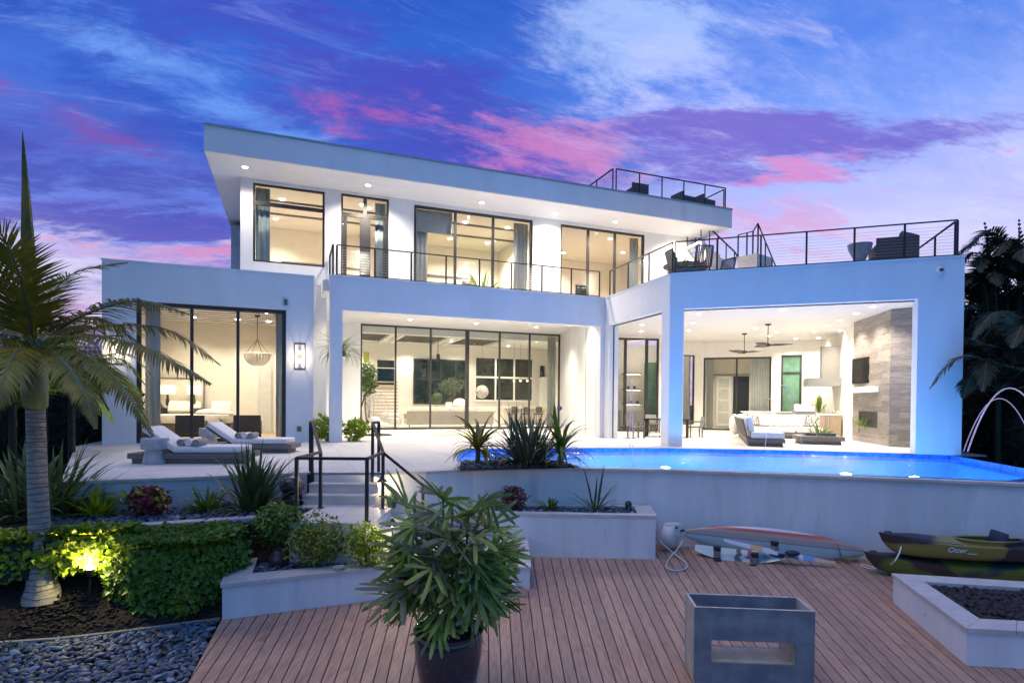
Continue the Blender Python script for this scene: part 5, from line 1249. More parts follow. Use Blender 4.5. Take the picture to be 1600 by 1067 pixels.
B(-.09, .09, -.09, .09, -.32, -.3).build('base', 'metal_dark', t, world=False); B(-.09, .09, -.09, .09, .3, .33).build('cap', 'metal_dark', t, world=False); MB().lathe([(.03, -.2), (.05, 0), (.03, .2)], n=10).build('bulb', 'bulb', t, world=False)
mb = MB(); [mb.bar((x, y, -.3), (x, y, .3), .015) for x in (-.08, .08) for y in (-.08, .08)]; mb.build('cage', 'metal_dark', t, world=False)
lamp('POINT', q + Vector((0, -.2, 0)), 14, (1, .78, .5), .06)
# roof deck seats
for px, w, lab in ((989, .9, 'dark wicker armchair at the left end of the roof deck'), (1064, .5, 'dark wicker armchair seen side on near the middle of the roof deck'), (1094, .5, 'dark wicker armchair at the right end of the roof deck')):
    a, z = M.at(px, 300, 1.4); wicker_chair(M.p(a, 1.2, 9.75), M.ang + R(180 if w > .6 else 95), lab, 'armchairs on the roof deck', .95)

# ------------------------------------------------------------------ stair guard rails by the garden steps
t = thing('stair_guardrail', 'dark bronze guard rail round the stone landing and steps', 'railing', (-3.3, 8.8, -.5))
def rbar(p, q, w=.045, h=.045, name='top_rail'): MB().bar(p, q, w, h).build(name, 'rail_bronze', t)
Lp = [(-3.30, 8.80), (-3.30, 9.90)]; Rp = [(-2.22, 8.80), (-2.22, 9.90)]
for x, y in Lp + Rp:
    rbar((x, y, -.5), (x, y, .47), .05, .05, 'post'); B(x - .05, x + .05, y - .05, y + .05, -.4995, -.485).build('base_plate', 'rail_bronze', t)
for x, y in ((-3.86, 11.0), (-2.55, 11.0), (-3.76, 10.90 - .1), (-2.62, 10.90 - .1)):
    rbar((x, y, 0 if y > 10.9 else -.16), (x, y, .95), .05, .05, 'post'); 
zr2 = .47
rbar((-3.30, 8.80, zr2), (-2.22, 8.80, zr2)); rbar((-3.30, 8.80, zr2), (-3.30, 9.90, zr2)); rbar((-2.22, 8.80, zr2), (-2.22, 9.90, zr2))
rbar((-3.30, 9.90, zr2), (-3.76, 10.8, .95)); rbar((-3.76, 10.8, .95), (-3.86, 11.0, .95)); rbar((-2.22, 9.90, zr2), (-2.62, 10.8, .95)); rbar((-2.62, 10.8, .95), (-2.55, 11.0, .95))
pe = AT(661, 758, 9.95); rbar((-2.22, 9.90, zr2), pe); rbar(pe, (pe.x, pe.y, -1.0), .05, .05, 'post')
# path lights
def path_light(p, h, label, power=22):
    t = thing('path_light', label, 'path light', p, 0, 'small hooded path lights')
    MB().tube([(0, 0, 0), (0, 0, h)], .014, 8).build('stem', 'rail_bronze', t, world=False)
    MB().lathe([(.105, h - .01), (.10, h), (.04, h + .045), (.02, h + .09), (0, h + .10)], n=20).build('hood', 'rail_bronze', t, smooth=True, world=False); MB().sphere((0, 0, h - .015), .022, 8, 6).build('bulb', 'bulb', t, world=False)
    lamp('POINT', Vector(p) + Vector((0, 0, h - .05)), power, (1, .80, .45), .03)
q = AT(597, 797, 10.65); path_light(q, .55, 'hooded path light lighting the white wall beside the steps', 30)
q = AT(613, 872, 8.45); path_light(q, .50, 'hooded path light in the corner planter behind the lime shrub', 26)
q = AT(141, 893, 7.55); t = thing('garden_uplight', 'bright low spotlight in the mulch between palm and hedge', 'spotlight', Vector((q.x, q.y, -1.32)))
MB().tube([(0, 0, 0), (0, 0, .3)], .015, 6).build('stake', 'metal_dark', t, world=False); hz = q.z + 1.32
MB().lathe([(.03, hz - .06), (.05, hz), (.05, hz + .04)], n=14).build('housing', 'metal_dark', t, world=False); MB().sphere((0, 0, hz + .045), .045, 12, 8).build('bulb', 'downlight', t, world=False)
lamp('POINT', q + Vector((0, .0, .13)), 34, (1, .82, .38), .04)
lamp('SPOT', q + Vector((-.08, .0, .12)), 42, (1, .78, .28), .04, aim=(-.9, .25, 2.6), spot=95, blend=.9)

# pool water jets: smooth arcs, violet glow standing in for lamp light
def jet(pts, label, r0=.010):
    t = MB().tube(pts, [r0 * (1 - .3 * i / len(pts)) for i in range(len(pts))], 6).build('water_jet', 'led_jet', smooth=True); tag(t, label, 'water jet', 'lit jets arching over the pool')
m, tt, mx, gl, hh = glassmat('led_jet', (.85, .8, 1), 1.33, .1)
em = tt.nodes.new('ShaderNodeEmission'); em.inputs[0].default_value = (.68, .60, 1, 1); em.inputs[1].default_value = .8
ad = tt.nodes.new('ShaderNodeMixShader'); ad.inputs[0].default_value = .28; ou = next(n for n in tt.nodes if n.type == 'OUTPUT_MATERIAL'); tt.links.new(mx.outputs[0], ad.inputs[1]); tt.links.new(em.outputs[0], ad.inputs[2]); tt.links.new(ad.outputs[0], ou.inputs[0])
def arc(p0, p1, top, n=18):
    p0, p1 = Vector(p0), Vector(p1); out = []
    for i in range(n + 1):
        f = i / n; q = p0.lerp(p1, f); q.z += 4 * top * f * (1 - f); out.append(q)
    return out
jet(arc(AT(1195, 700, 17.1), G(1258, 727), 1.85), 'thin violet water arc falling left of the coffee table')
jet(arc(AT(984, 700, 17.6), G(989, 729), 2.0), 'thin violet water arc falling by the corner column')
t0 = AT(1512, 705, 14.0)
jet(arc(t0, AT(1650, 722, 12.0), 1.55), 'bright white violet water arc at the far right of the pool', .016)
jet(arc(t0 + Vector((-.02, .1, 0)), AT(1630, 742, 12.1), 1.45), 'fainter water arc beside the one at the far right', .010)

# ------------------------------------------------------------------ foreground objects
# concrete trough planter; blue sky light is put into the front panel colour
pA, pB_, pC = G(1084, 1066, DZ), G(1265, 1075, DZ), G(1072.5, 1038, DZ)
fx = math.atan2(pB_.y - pA.y, pB_.x - pA.x)
t = thing('concrete_planter', 'blue grey concrete trough planter with a rectangular opening through it', 'planter', (pA.x, pA.y, DZ), fx)
W_, D_, H_ = 1.205, .44, .79; x0, x1 = .175, W_ - .185; z0, z1 = .225, .455
F0 = WORLDF
wall(F0, 0, W_, 0, .028, 0, H_, [(x0, x1, z0, z1)]).build('front_panel', 'concrete', t, world=False)
wall(F0, 0, W_, D_ - .028, D_, 0, H_, [(x0, x1, z0, z1)]).build('back_panel', 'concrete', t, world=False)
for a, b in ((0, .028), (W_ - .028, W_)): B(a, b, .0285, D_ - .0285, 0, H_ - .001).build('side_panel', 'concrete_rim', t, world=False)
B(x0 - .02, x1 + .02, .0285, D_ - .0285, z0 - .028, z0 - .0005).build('shelf', 'concrete_rim', t, world=False); B(.029, W_ - .029, .0285, D_ - .0285, z1 + .0005, z1 + .03).build('shelf', 'concrete_rim', t, world=False)
for a, b in ((x0 - .028, x0 - .0005), (x1 + .0005, x1 + .028)): B(a, b, .0285, D_ - .0285, z0, z1).build('reveal', 'concrete_rim', t, world=False)
mb = MB(); mb.box(-.002, W_ + .002, -.002, .026, H_, H_ + .004); mb.box(-.002, W_ + .002, D_ - .026, D_ + .002, H_, H_ + .004); mb.box(-.002, .026, .027, D_ - .027, H_, H_ + .004); mb.box(W_ - .026, W_ + .002, .027, D_ - .027, H_, H_ + .004); mb.build('rim', 'concrete_rim', t, world=False)
# hose reel
hr = G(1046, 866, DZ); hr = Vector((2.92, 11.35, 0)); pz = AT(1048, 838, 11.3)
t = thing('hose_reel', 'white wall mounted hose reel with a loop of hose on the deck', 'hose reel', (pz.x, 11.35, pz.z), R(20))
MB().lathe([(0, -.13), (.20, -.13), (.24, -.09), (.245, .05), (.21, .11), (.12, .13), (0, .13)], n=28).build('drum_housing', 'reel', t, smooth=True, world=False).rotation_euler = (R(90), 0, R(35))
B(-.10, .22, -.10, .13, -.02, .25).build('case', 'reel', t, smooth=True, bevel=.04, world=False); B(.0, .1, -.12, -.101, .17, .2).build('handle', 'black_plastic', t, world=False)
B(.16, .26, -.12, -.06, .10, .13).build('hose_guide', 'black_plastic', t, world=False)
MB().lathe([(.16, -.145), (.17, -.131), (0, -.131)], n=24).build('side_disc', 'steel', t, world=False).rotation_euler = (R(90), 0, R(35))
def hosepts(L, zf=DZ + .02): return [G(x, y, zf) for x, y in L]
hp = [AT(1067, 834, 11.2), AT(1066, 846, 11.2), AT(1058, 858, 11.0), G(1046, 872, DZ + .02), G(1041, 884, DZ + .02), G(1048, 890, DZ + .02), G(1062, 891, DZ + .02), G(1073, 886, DZ + .02), G(1070, 878, DZ + .02), G(1055, 866, DZ + .05), AT(1042, 855, 11.1), AT(1033, 846, 11.2), AT(1030, 830, 11.25), AT(1032, 818, 11.3)]
def smooth_pts(P, n=6):
    P = [Vector(p) for p in P]; out = []
    for i in range(len(P) - 1):
        p0, p1, p2, p3 = P[max(i - 1, 0)], P[i], P[i + 1], P[min(i + 2, len(P) - 1)]
        for k in range(n):
            u = k / n; out.append(.5 * ((2 * p1) + (p2 - p0) * u + (2 * p0 - 5 * p1 + 4 * p2 - p3) * u * u + (3 * p1 - p0 - 3 * p2 + p3) * u ** 3))
    return out + [P[-1]]
o = MB().tube(smooth_pts(hp), .014, 6).build('hose', 'hose', t, smooth=True)
# surfboard leaning on edge against the wall
def strip_mat(name, stops, axis='Y', wob=.0):
    m = mat(name, (.5, .5, .5), .25, coat=.4); t_ = m.node_tree; h = NG(t_); b = next(n for n in t_.nodes if n.type == 'BSDF_PRINCIPLED')
    tcx = t_.nodes.new('ShaderNodeTexCoord'); s3 = h.sep(tcx.outputs['Object']); v = s3['XYZ'.index(axis)]
    nz = h.noise(tcx.outputs['Object'], 6, 4); v = h.m('ADD', v, h.m('MULTIPLY', h.m('SUBTRACT', nz, .5), wob))
    c = h.ramp(v, stops, 'CONSTANT'); dirt = h.noise(tcx.outputs['Object'], 14, 5); c = h.mix(h.m('MULTIPLY', dirt, .25), c, (.25, .22, .2)); t_.links.new(c, b.inputs['Base Color']); return m
strip_mat('surf_paint', [(0, (.66, .68, .72)), (.245, (.55, .06, .04)), (.285, (.32, .42, .44)), (.40, (.05, .06, .07)), (.406, (.30, .40, .43)), (.50, (.06, .07, .08)), (.508, (.34, .26, .22)), (.60, (.40, .30, .24)), (.66, (.60, .10, .06)), (.72, (.72, .74, .78))], 'Y')
pn, pt_ = G(1071, 851, DZ), G(1350, 879, DZ)
sv0 = AT(1070, 843, 11.35); sv1 = AT(1352, 870, 10.45)
ang = math.atan2(sv1.y - sv0.y, sv1.x - sv0.x); SL = math.dist(sv0[:2], sv1[:2]); HW = .28
t = thing('surfboard', 'long white surfboard with red stripes lying on its edge against the wall', 'surfboard', (sv0.x, sv0.y, DZ + .24), ang)
rings = []; n = 26
for i in range(n + 1):
    f = i / n; w = HW * (max(0.02, 1 - abs(2 * f - .92) ** 2.6)) if f < .96 else HW * .18
    w = HW * max(.03, math.sin(math.pi * min(1, .03 + f * .94)) ** .62); th = .045 * max(.25, math.sin(math.pi * min(1, .04 + f * .92)) ** .4); rock = .10 * (2 * abs(f - .5)) ** 3
    rings.append([(f * SL, .5 + w * math.cos(a), rock + th * math.sin(a)) for a in [2 * math.pi * k / 14 for k in range(14)]])
o = MB().loft(rings).build('board', 'surf_paint', t, smooth=True, world=False)
# stand the plan shape up: local Y becomes height, slight lean back
o.rotation_euler = (R(72), R(-3.2) if 0 else 0, 0); o.location = (0, .05, -.5 * math.sin(R(72)) + .05); 
dxy = (sv1.z - sv0.z); t.rotation_euler = (0, -math.asin(max(-.2, min(.2, -.28 / SL))) * -1 if 0 else R(2.2), ang)
fin = MB().loft([[(SL - .18, .5 - .02, -.0), (SL - .06, .5 - .02, 0), (SL - .06, .5 + .02, 0), (SL - .18, .5 + .02, 0)], [(SL - .05, .49, -.16), (SL - .01, .49, -.14), (SL - .01, .51, -.14), (SL - .05, .51, -.16)]]).build('fin', 'black_plastic', t, world=False)
fin.rotation_euler = o.rotation_euler; fin.location = o.location
# wakeboard, ski, boots
strip_mat('wake_paint', [(0, (.55, .70, .66)), (.42, (.55, .70, .66)), (.47, (.08, .10, .10)), (.53, (.60, .72, .66)), (.60, (.35, .10, .20)), (.64, (.55, .70, .30)), (.70, (.15, .35, .45)), (.80, (.60, .75, .70))], 'X', .2)
strip_mat('ski_paint', [(0, (.60, .60, .66)), (.25, (.62, .40, .14)), (.36, (.60, .60, .66)), (.5, (.10, .28, .55)), (.68, (.62, .62, .68)), (.72, (.12, .32, .60)), (.82, (.55, .42, .28))], 'X', .02)
def plankboard(name, label, cat, p0, p1, hw, mname, rock=.06, tilt=0, zoff=.05):
    ang = math.atan2(p1.y - p0.y, p1.x - p0.x); L = (p1 - p0).length
    t = thing(name, label, cat, p0, ang); rings = []
    for i in range(21):
        f = i / 20; w = hw * max(.12, math.sin(math.pi * (.05 + .9 * f)) ** .45); rk = rock * (2 * f - 1) ** 2
        rings.append([(f, (w * math.cos(a)), (rk + .018 * math.sin(a))) for a in [2 * math.pi * k / 10 for k in range(10)]])
    o = MB().loft(rings).build('board', mname, t, smooth=True, world=False); o.scale = (L, 1, 1); o.rotation_euler = (R(tilt), -math.atan2(p1.z - p0.z, math.dist(p0[:2], p1[:2])), 0); o.location = (0, 0, zoff); return t
wb0, wb1 = G(1086, 866, DZ), G(1226, 880, DZ)
wk = plankboard('wakeboard', 'pale green patterned wakeboard lying on the deck before the surfboard', 'wakeboard', wb0, wb1, .21, 'wake_paint', .10, 22, .06)
s0, s1 = AT(1130, 848, 10.7), G(1304, 884, DZ + .03)
sk = plankboard('water_ski', 'long white and blue water ski propped across the wakeboard', 'water ski', s0, s1, .085, 'ski_paint', .03, 25, .03)
def boot(p, rz, parent, s=1):
    me = MB(); o = MB().box(-.06, .06, -.16, .12, 0, .07).build('boot', 'black_plastic', parent, smooth=True, bevel=.03, world=False)
    r_ = ROOTM[parent.name]; o.location = r_ @ Vector(p); o.rotation_euler = (0, 0, rz)
    c = MB().lathe([(.055, .0), (.065, .06), (.06, .16), (.075, .22)], n=12).build('boot_cuff', 'towel_grey', o, smooth=True, world=False); c.location = (0, .04, .05); c.scale = (1, 1.15, .6)
    c2 = MB().lathe([(.06, 0), (.075, .09), (.05, .09)], n=12).build('boot_top', 'black_plastic', o, smooth=True, world=False); c2.location = (0, .04, .17)
boot(AT(1121, 866, 10.7) - Vector((0, 0, .12)), R(10), wk); boot(AT(1178, 878, 10.4) - Vector((0, 0, .1)), R(-20), wk); boot(AT(1213, 858, 10.5) - Vector((0, 0, .12)), R(40), sk)
MB().sphere((0, 0, 0), .1, 12, 8, (1.3, .8, .5)).build('binding', 'black_plastic', sk, smooth=True, world=False).location = ROOTM[sk.name] @ AT(1238, 864, 10.3)
# kayaks
def kayakmat(name, c1, c2, c3, sc, seed):
    m = mat(name, c1, .38, coat=.15); t_ = m.node_tree; h = NG(t_); b = next(n for n in t_.nodes if n.type == 'BSDF_PRINCIPLED')
    tcx = t_.nodes.new('ShaderNodeTexCoord'); mp = t_.nodes.new('ShaderNodeMapping'); mp.inputs['Location'].default_value = (seed, seed * .7, 0); mp.inputs['Scale'].default_value = (1, .5, 1.6); t_.links.new(tcx.outputs['Object'], mp.inputs[0])
    n1_ = h.noise(mp.outputs[0], sc, 2, .4); n2_ = h.noise(mp.outputs[0], sc * .8, 3, .5, .3); c = h.mix(h.step(n1_, .46, .52), c1, c2); s3 = h.sep(tcx.outputs['Generated'])
    c = h.mix(h.step(n2_, .52, .60), c, c3); t_.links.new(c, b.inputs['Base Color'])
kayakmat('kayak_olive', (.26, .21, .05), (.045, .030, .035), (.03, .05, .075), 1.1, 3.1); kayakmat('kayak_green', (.05, .038, .032), (.13, .18, .03), (.03, .065, .07), 1.0, 7.7)
def kayak(name, label, p0, ang, L, hw, hull, m, pitch=0, cockpit=True):
    t = thing(name, label, 'kayak', p0, ang, 'kayaks stacked at the right'); n = 32; rings = []; deckr = []
    def prof(f):
        w = hw * (math.sin(math.pi * min(1, .0 + f)) ** .60 if 0 < f < 1 else .0); w = max(w, .02)
        sheer = hull + .13 * (2 * abs(f - .5)) ** 2.4; keel = .09 * (2 * abs(f - .5)) ** 5
        return w, sheer, keel
    for i in range(n + 1):
        f = i / n; w, sh, kl = prof(f); rk = -.10 * (1 - f / .1) if f < .1 else 0
        ring = []
        for k in range(9):
            a = math.pi * k / 8; c_ = math.cos(a); s_ = math.sin(a)
            ring.append((f * L + (.0 if f > .12 else (.20 * s_ ** 1.2) * (1 - f / .12)), -w * (abs(c_) ** .55) * (1 if c_ > 0 else -1), kl + (sh - kl) * (1 - s_ ** .75)))
        # deck crown
        ck = cockpit and .36 < f < .66
        for k in range(1, 6):
            g_ = k / 6; x = (w) * (1 - 2 * g_); ring.append((f * L, x, sh + .085 * math.sin(math.pi * g_) * min(1, 6 * f, 6 * (1 - f)) * (1 if not ck else .25) - (0)))
        rings.append(ring)
    o = MB().loft(rings).build('hull', m, t, smooth=True, world=False)
    if cockpit:
        cm = []; ci = []
        for k in range(28):
            a = 2 * math.pi * k / 28; f = .51 + .155 * math.cos(a); w, sh, kl = prof(f); y = .62 * hw * math.sin(a); cm.append((f * L, y, sh + .075)); ci.append((f * L, y * .9, sh + .02))
        cm.append(cm[0]); MB().tube(cm, .02, 6, caps=False).build('cockpit_rim', m, t, smooth=True, world=False)
        mb = MB(); mb.add([(*p[:2], p[2] - .01) for p in cm[:-1]] + [(p[0], p[1] * .98, p[2] - .10) for p in cm[:-1]], [(i, (i + 1) % 28, 28 + (i + 1) % 28, 28 + i) for i in range(28)]); mb.build('coaming', m, t, smooth=True, world=False)
        MB().add([(p[0], p[1] * .97, p[2] - .055) for p in cm[:-1]], [tuple(range(28))]).build('cockpit_well', 'black_plastic', t, world=False)
        o2 = B(-.03, .04, -.19, .19, 0, .20).build('seat_back', 'seat_blue', t, smooth=True, bevel=.03, world=False); o2.location = (.55 * L, 0, hull + .02); o2.rotation_euler = (0, R(12), 0)
    line = [(f / 20 * L, -prof(f / 20)[0] * .86, prof(f / 20)[1] + .02) for f in range(1, 8)]
    MB().tube(line, .006, 5).build('deck_line', 'black_plastic', t, world=False)
    MB().tube([(.10, -.0, hull + .105), (.10, 0, hull + .145), (.19, 0, hull + .145), (.20, 0, hull + .10)], .012, 6).build('carry_handle', 'black_plastic', t, world=False)
    return t, prof
mat('seat_blue', (.03, .05, .11), .7, stretch=(1, 14, 1), var=.4)
k0 = AT(1350, 850, 9.9); kang = R(-9)
kl_ = thing
kb, kprof = kayak('kayak', 'lower kayak of dark brown, lime and green marbled plastic resting on the deck', (k0.x, k0.y, DZ + .01), R(-10), 3.3, .36, .24, 'kayak_green', cockpit=False)
k1 = AT(1373, 832, 9.75)
ku, kup = kayak('kayak', 'upper kayak of olive and dark marbled plastic with white script on its side', (k1.x, k1.y, k1.z - .38), R(-8), 3.3, .34, .26, 'kayak_olive')
ku.location.z = DZ + .36
# lettering on the upper kayak
def text(body, loc, rot, size, m, parent, ext=.001):
    c = bpy.data.curves.new('lettering', 'FONT'); c.body = body; c.size = size; c.extrude = ext; c.materials.append(MATS[m]); c.shear = .35; tmp = bpy.data.objects.new('tmp', c); COL.objects.link(tmp); bpy.context.view_layer.update()
    me = bpy.data.meshes.new_from_object(tmp.evaluated_get(bpy.context.evaluated_depsgraph_get())); bpy.data.objects.remove(tmp); me.materials.clear(); me.materials.append(MATS[m])
    o = bpy.data.objects.new('lettering', me); COL.objects.link(o); o.parent = parent; o.location = loc; o.rotation_euler = rot; return o
mat('decal_white', (.62, .72, .82), .5)
w_, sh_, kl2 = kup(.33)
text('Otter', (.27 * 3.3, -w_ - .012, .17), (R(84), 0, R(-3.5)), .115, 'decal_white', ku)
B(0, .14, 0, .003, 0, .012).build('lettering_underline', 'decal_white', ku, world=False).matrix_local = Matrix.Translation((.36 * 3.3, -w_ - .014, .15)) @ Matrix.Rotation(R(-3), 4, 'Z')
rope = smooth_pts([AT(1408, 854, 9.45), AT(1404, 866, 9.35), AT(1396, 878, 9.3), G(1384, 886, DZ + .012), G(1370, 888, DZ + .012), G(1358, 884, DZ + .012), G(1345, 882, DZ + .012), G(1352, 886, DZ + .012), G(1368, 889, DZ + .03), G(1378, 886, DZ + .02)])
o = MB().tube(rope, .010, 6).build('mooring_rope', 'rope', smooth=True); tag(o, 'white rope hanging from the lower kayak onto the deck', 'rope')
# lava rock
RIp = RI
pts = scatter(RIp, .075, 51)
def rocks(name, pts, z, r0, r1, m, seed, parent=None):
    rr = random.Random(seed); mb = MB()
    base = [Vector(v).normalized() for v in ((1, 0, .2), (-1, .1, 0), (0, 1, .1), (.1, -1, 0), (0, .1, 1), (0, 0, -1), (.7, .7, .6), (-.7, .6, .5), (.6, -.7, .5), (-.6, -.7, .6), (.7, .5, -.5), (-.6, .5, -.6), (.5, -.6, -.6), (-.6, -.5, -.5))]
    import itertools
    bm = bmesh.new(); [bm.verts.new(v) for v in base]; bmesh.ops.convex_hull(bm, input=bm.verts); bm.verts.index_update(); fs = [tuple(v.index for v in f.verts) for f in bm.faces]; bm.free()
    for x, y in pts:
        r_ = rr.uniform(r0, r1); Mx = Matrix.Translation((x, y, z + rr.uniform(0, .06))) @ Matrix.Rotation(rr.uniform(0, 6.3), 4, Vector((rr.uniform(-1, 1), rr.uniform(-1, 1), rr.uniform(-1, 1))))
        mb.add([Mx @ (v * r_ * rr.uniform(.7, 1.25)) for v in base], fs)
    return mb.build(name, m, parent, kind='stuff')
rocks('lava_rocks', pts, zr - .13, .035, .07, 'lava', 52); rocks('lava_rocks', scatter(RIp, .09, 61), zr - .10, .03, .055, 'lava', 62)
# ornaments
q = AT(456, 788, 10.3); t = thing('ball_urn', 'large brown glazed ball on a dark drum behind the stair rail', 'urn', (q.x, q.y, zu - .1))
MB().lathe([(0, 0), (.17, 0), (.18, .02), (.17, .26), (0, .27)], n=24).build('drum', 'steel_dark', t, smooth=True, world=False); MB().sphere((0, 0, .40), .215, 24, 16, (1, 1, .8)).build('ball', 'ceramic_brown', t, smooth=True, world=False)
q = AT(434, 860, 8.55); t = thing('ceramic_vase', 'small dark glazed vase among the pebbles under the left shrub', 'vase', (q.x, q.y, zl - .09))
MB().lathe([(0, 0), (.08, 0), (.13, .08), (.12, .2), (.06, .27), (.07, .3), (.05, .3)], n=20).build('body', 'ceramic_brown', t, smooth=True, world=False)
q = AT(612, 787, 10.95); t = thing('small_pot', 'small pale green pot of succulents by the white wall', 'pot', (q.x, q.y, -.68)); MB().lathe([(0, 0), (.07, 0), (.10, .12), (.11, .14), (.09, .14)], n=16).build('pot', 'ceramic_green', t, smooth=True, world=False)
q = AT(982, 785, 11.35); t = thing('garden_lantern', 'small dark green lantern at the right end of the long planter', 'lantern', (q.x, q.y, zc - .06)); MB().lathe([(0, 0), (.07, 0), (.075, .02), (.06, .13), (.075, .14), (.05, .2), (.0, .22)], n=14).build('body', 'metal_dark', t, smooth=True, world=False)
B(-.02, .02, -.07, -.05, .05, .12).build('window', 'ceramic_green', t, world=False)
q = G(529, 890, zl); t = thing('shell_bowl', 'small brown shell bowl on the coping of the corner planter', 'bowl', (q.x, q.y, zl + .001)); MB().lathe([(.02, 0), (.045, .0), (.085, .05), (.075, .05), (.03, .02), (0, .02)], n=18).build('bowl', 'concrete_rim', t, smooth=True, world=False)
# ================================================================== planting
def blade_mesh(name, m, L=1.0, w=.04, tilt=20, droop=60, n=7, fold=.35, tip=.0, base=.5, wav=0, mid=.45):
    """one strap leaf from the origin, starting near vertical and bending over along +X"""
    mb = MB(); p = Vector((0, 0, 0)); ang = R(90 - tilt); rows = []
    for i in range(n + 1):
        f = i / n; ww = w * (base + (1 - base) * math.sin(math.pi * min(1, f / (2 * mid)) ) if f < mid else ((1 - f) / (1 - mid)) ** .65 * 1.0) if f < 1 else tip * w
        d = Vector((math.cos(ang), 0, math.sin(ang))); nrm = Vector((-math.sin(ang), 0, math.cos(ang)))
        y = wav * math.sin(f * 7)
        rows.append([p + Vector((0, -ww + y, 0)) + nrm * fold * ww, p + Vector((0, y, 0)), p + Vector((0, ww + y, 0)) + nrm * fold * ww])
        p = p + d * (L / n); ang -= R(droop) / n * (.4 + 1.2 * f)
    vs = [q for r_ in rows for q in r_]; mb.add(vs, [(i * 3 + j, i * 3 + j + 1, i * 3 + j + 4, i * 3 + j + 3) for i in range(n) for j in range(2)])
    me = bpy.data.meshes.new(name); me.from_pydata(mb.v, [], mb.f); me.polygons.foreach_set('use_smooth', [True] * len(me.polygons)); me.materials.append(MATS[m]); return me
def variants(m, k=6, L=1.0, w=.04, t0=5, t1=60, d0=20, d1=80, **kw):
    return [(blade_mesh('leaf', m, L, w, t0 + (t1 - t0) * i / (k - 1), d0 + (d1 - d0) * ((i * 7) % k) / (k - 1), **kw), i / (k - 1)) for i in range(k)]
def clump(name, label, cat, p, n, h0, h1, vs, seed=1, group=None, rad=.05, skew=1.0, az0=0, az1=360, wsc=1.0, trunk=0, tm='bark'):
    t = thing(name, label, cat, p, 0, group); rr = random.Random(seed)
    if trunk: MB().tube([(0, 0, 0), (.01, 0, trunk * .5), (0, .01, trunk)], [.06, .05, .045], 8).build('trunk', tm, t, smooth=True, world=False)
    for i in range(n):
        me, u = vs[min(len(vs) - 1, int((rr.random() ** skew) * len(vs)))]
        a = R(rr.uniform(az0, az1)); s = rr.uniform(h0, h1) * (1 - .25 * u)
        o = inst('leaf', me, t, loc=(rad * math.cos(a) * rr.random(), rad * math.sin(a) * rr.random(), trunk * rr.uniform(.8, 1) if trunk else 0), rot=(R(rr.uniform(-9, 9)), R(rr.uniform(-8, 8)), a), sc=(s, s * wsc * rr.uniform(.8, 1.2), s))
    return t
V_flax = variants('leaf_flax', 10, 1, .026, 2, 74, 8, 75); V_flaxg = variants('leaf_dark', 10, 1, .028, 4, 78, 10, 70); V_var = variants('leaf_variegated', 9, 1, .032, 8, 78, 15, 70)
V_brom = variants('leaf_palm', 9, 1, .05, 10, 95, 50, 120, wav=.02); V_brom2 = variants('leaf_mid', 9, 1, .042, 10, 95, 50, 125, wav=.02)
V_fern = variants('leaf_lime', 8, 1, .062, 10, 82, 20, 60, mid=.6); V_fern2 = variants('leaf_mid', 8, 1, .06, 10, 85, 15, 60, mid=.6); V_strap = variants('leaf_dark', 6, 1, .028, 5, 60, 10, 90)
V_red = variants('leaf_red', 5, 1, .14, 10, 80, 10, 50, mid=.5); V_burg = variants('leaf_burgundy', 5, 1, .12, 5, 85, 5, 40, mid=.5); V_tuft = variants('leaf_olive', 4, 1, .08, 5, 60, 10, 60)
def at_z(px, py, z): return G(px, py, z)
clump('flax_plant', 'big dark flax clump in the bed at the near end of the pool', 'plant', at_z(826, 727, .03), 190, .85, 1.45, V_flax, 3, rad=.3, skew=.85)
clump('bromeliad', 'left bromeliad with long arching leaves beside the dark flax', 'plant', at_z(746, 726, .03), 46, .7, 1.15, V_brom, 4, 'bromeliads in the pool bed', rad=.04, trunk=.38)
clump('bromeliad', 'right bromeliad with arching leaves at the pool edge', 'plant', at_z(876, 729, .03), 46, .7, 1.2, V_brom2, 5, 'bromeliads in the pool bed', rad=.04, trunk=.32)
clump('grass_tuft', 'short tuft of blades between the left bromeliad and the flax', 'plant', at_z(771, 729, .03), 18, .25, .42, V_strap, 6, rad=.05)
t = thing('agapanthus', 'lilac flower head on a tall stem right of the dark flax', 'flower', at_z(872, 722, .03)); fz = AT(873, 640, 12.6).z
MB().tube([(0, 0, 0), (.0, 0, fz * .5), (.02, 0, fz - .05)], .008, 5).build('stem', 'leaf_mid', t, world=False); mb = MB()
for k in range(60):
    v = Vector((rnd.gauss(0, 1), rnd.gauss(0, 1), rnd.gauss(0, 1))).normalized() * .055; mb.sphere((v.x + .02, v.y, v.z * .8 + fz), .013, 5, 3)
mb.build('flower_head', 'flower_lilac', t, world=False)
for k, (px, h) in enumerate(((805, 1.2), (700, 0))):
    if h: clump('grass_plume', 'feathery pale grass plume behind the dark flax', 'plant', at_z(px, 722, .03), 22, 1.2, 1.5, variants('leaf_sage', 4, 1, .012, 2, 22, 10, 50), 31)
clump('flax_plant', 'dark flax clump behind the garden wall left of the steps', 'plant', at_z(395, 800, zu - .06), 150, .7, 1.3, V_flaxg, 7, rad=.25)
clump('variegated_flax', 'large striped flax clump left of the palm trunk', 'plant', at_z(38, 812, zu - .06), 130, .85, 1.45, V_var, 8, rad=.3); clump('variegated_flax', 'striped flax clump right behind the palm trunk', 'plant', at_z(88, 806, zu - .06), 120, .8, 1.35, V_var, 9, rad=.25)
clump('cycad', 'bright lime fern clump beside the red croton', 'plant', at_z(150, 808, zu - .06), 80, .36, .64, V_fern, 10, rad=.14); clump('cycad', 'low green fern clump right of the red croton', 'plant', at_z(325, 800, zu - .06), 80, .32, .56, V_fern2, 11, rad=.14)
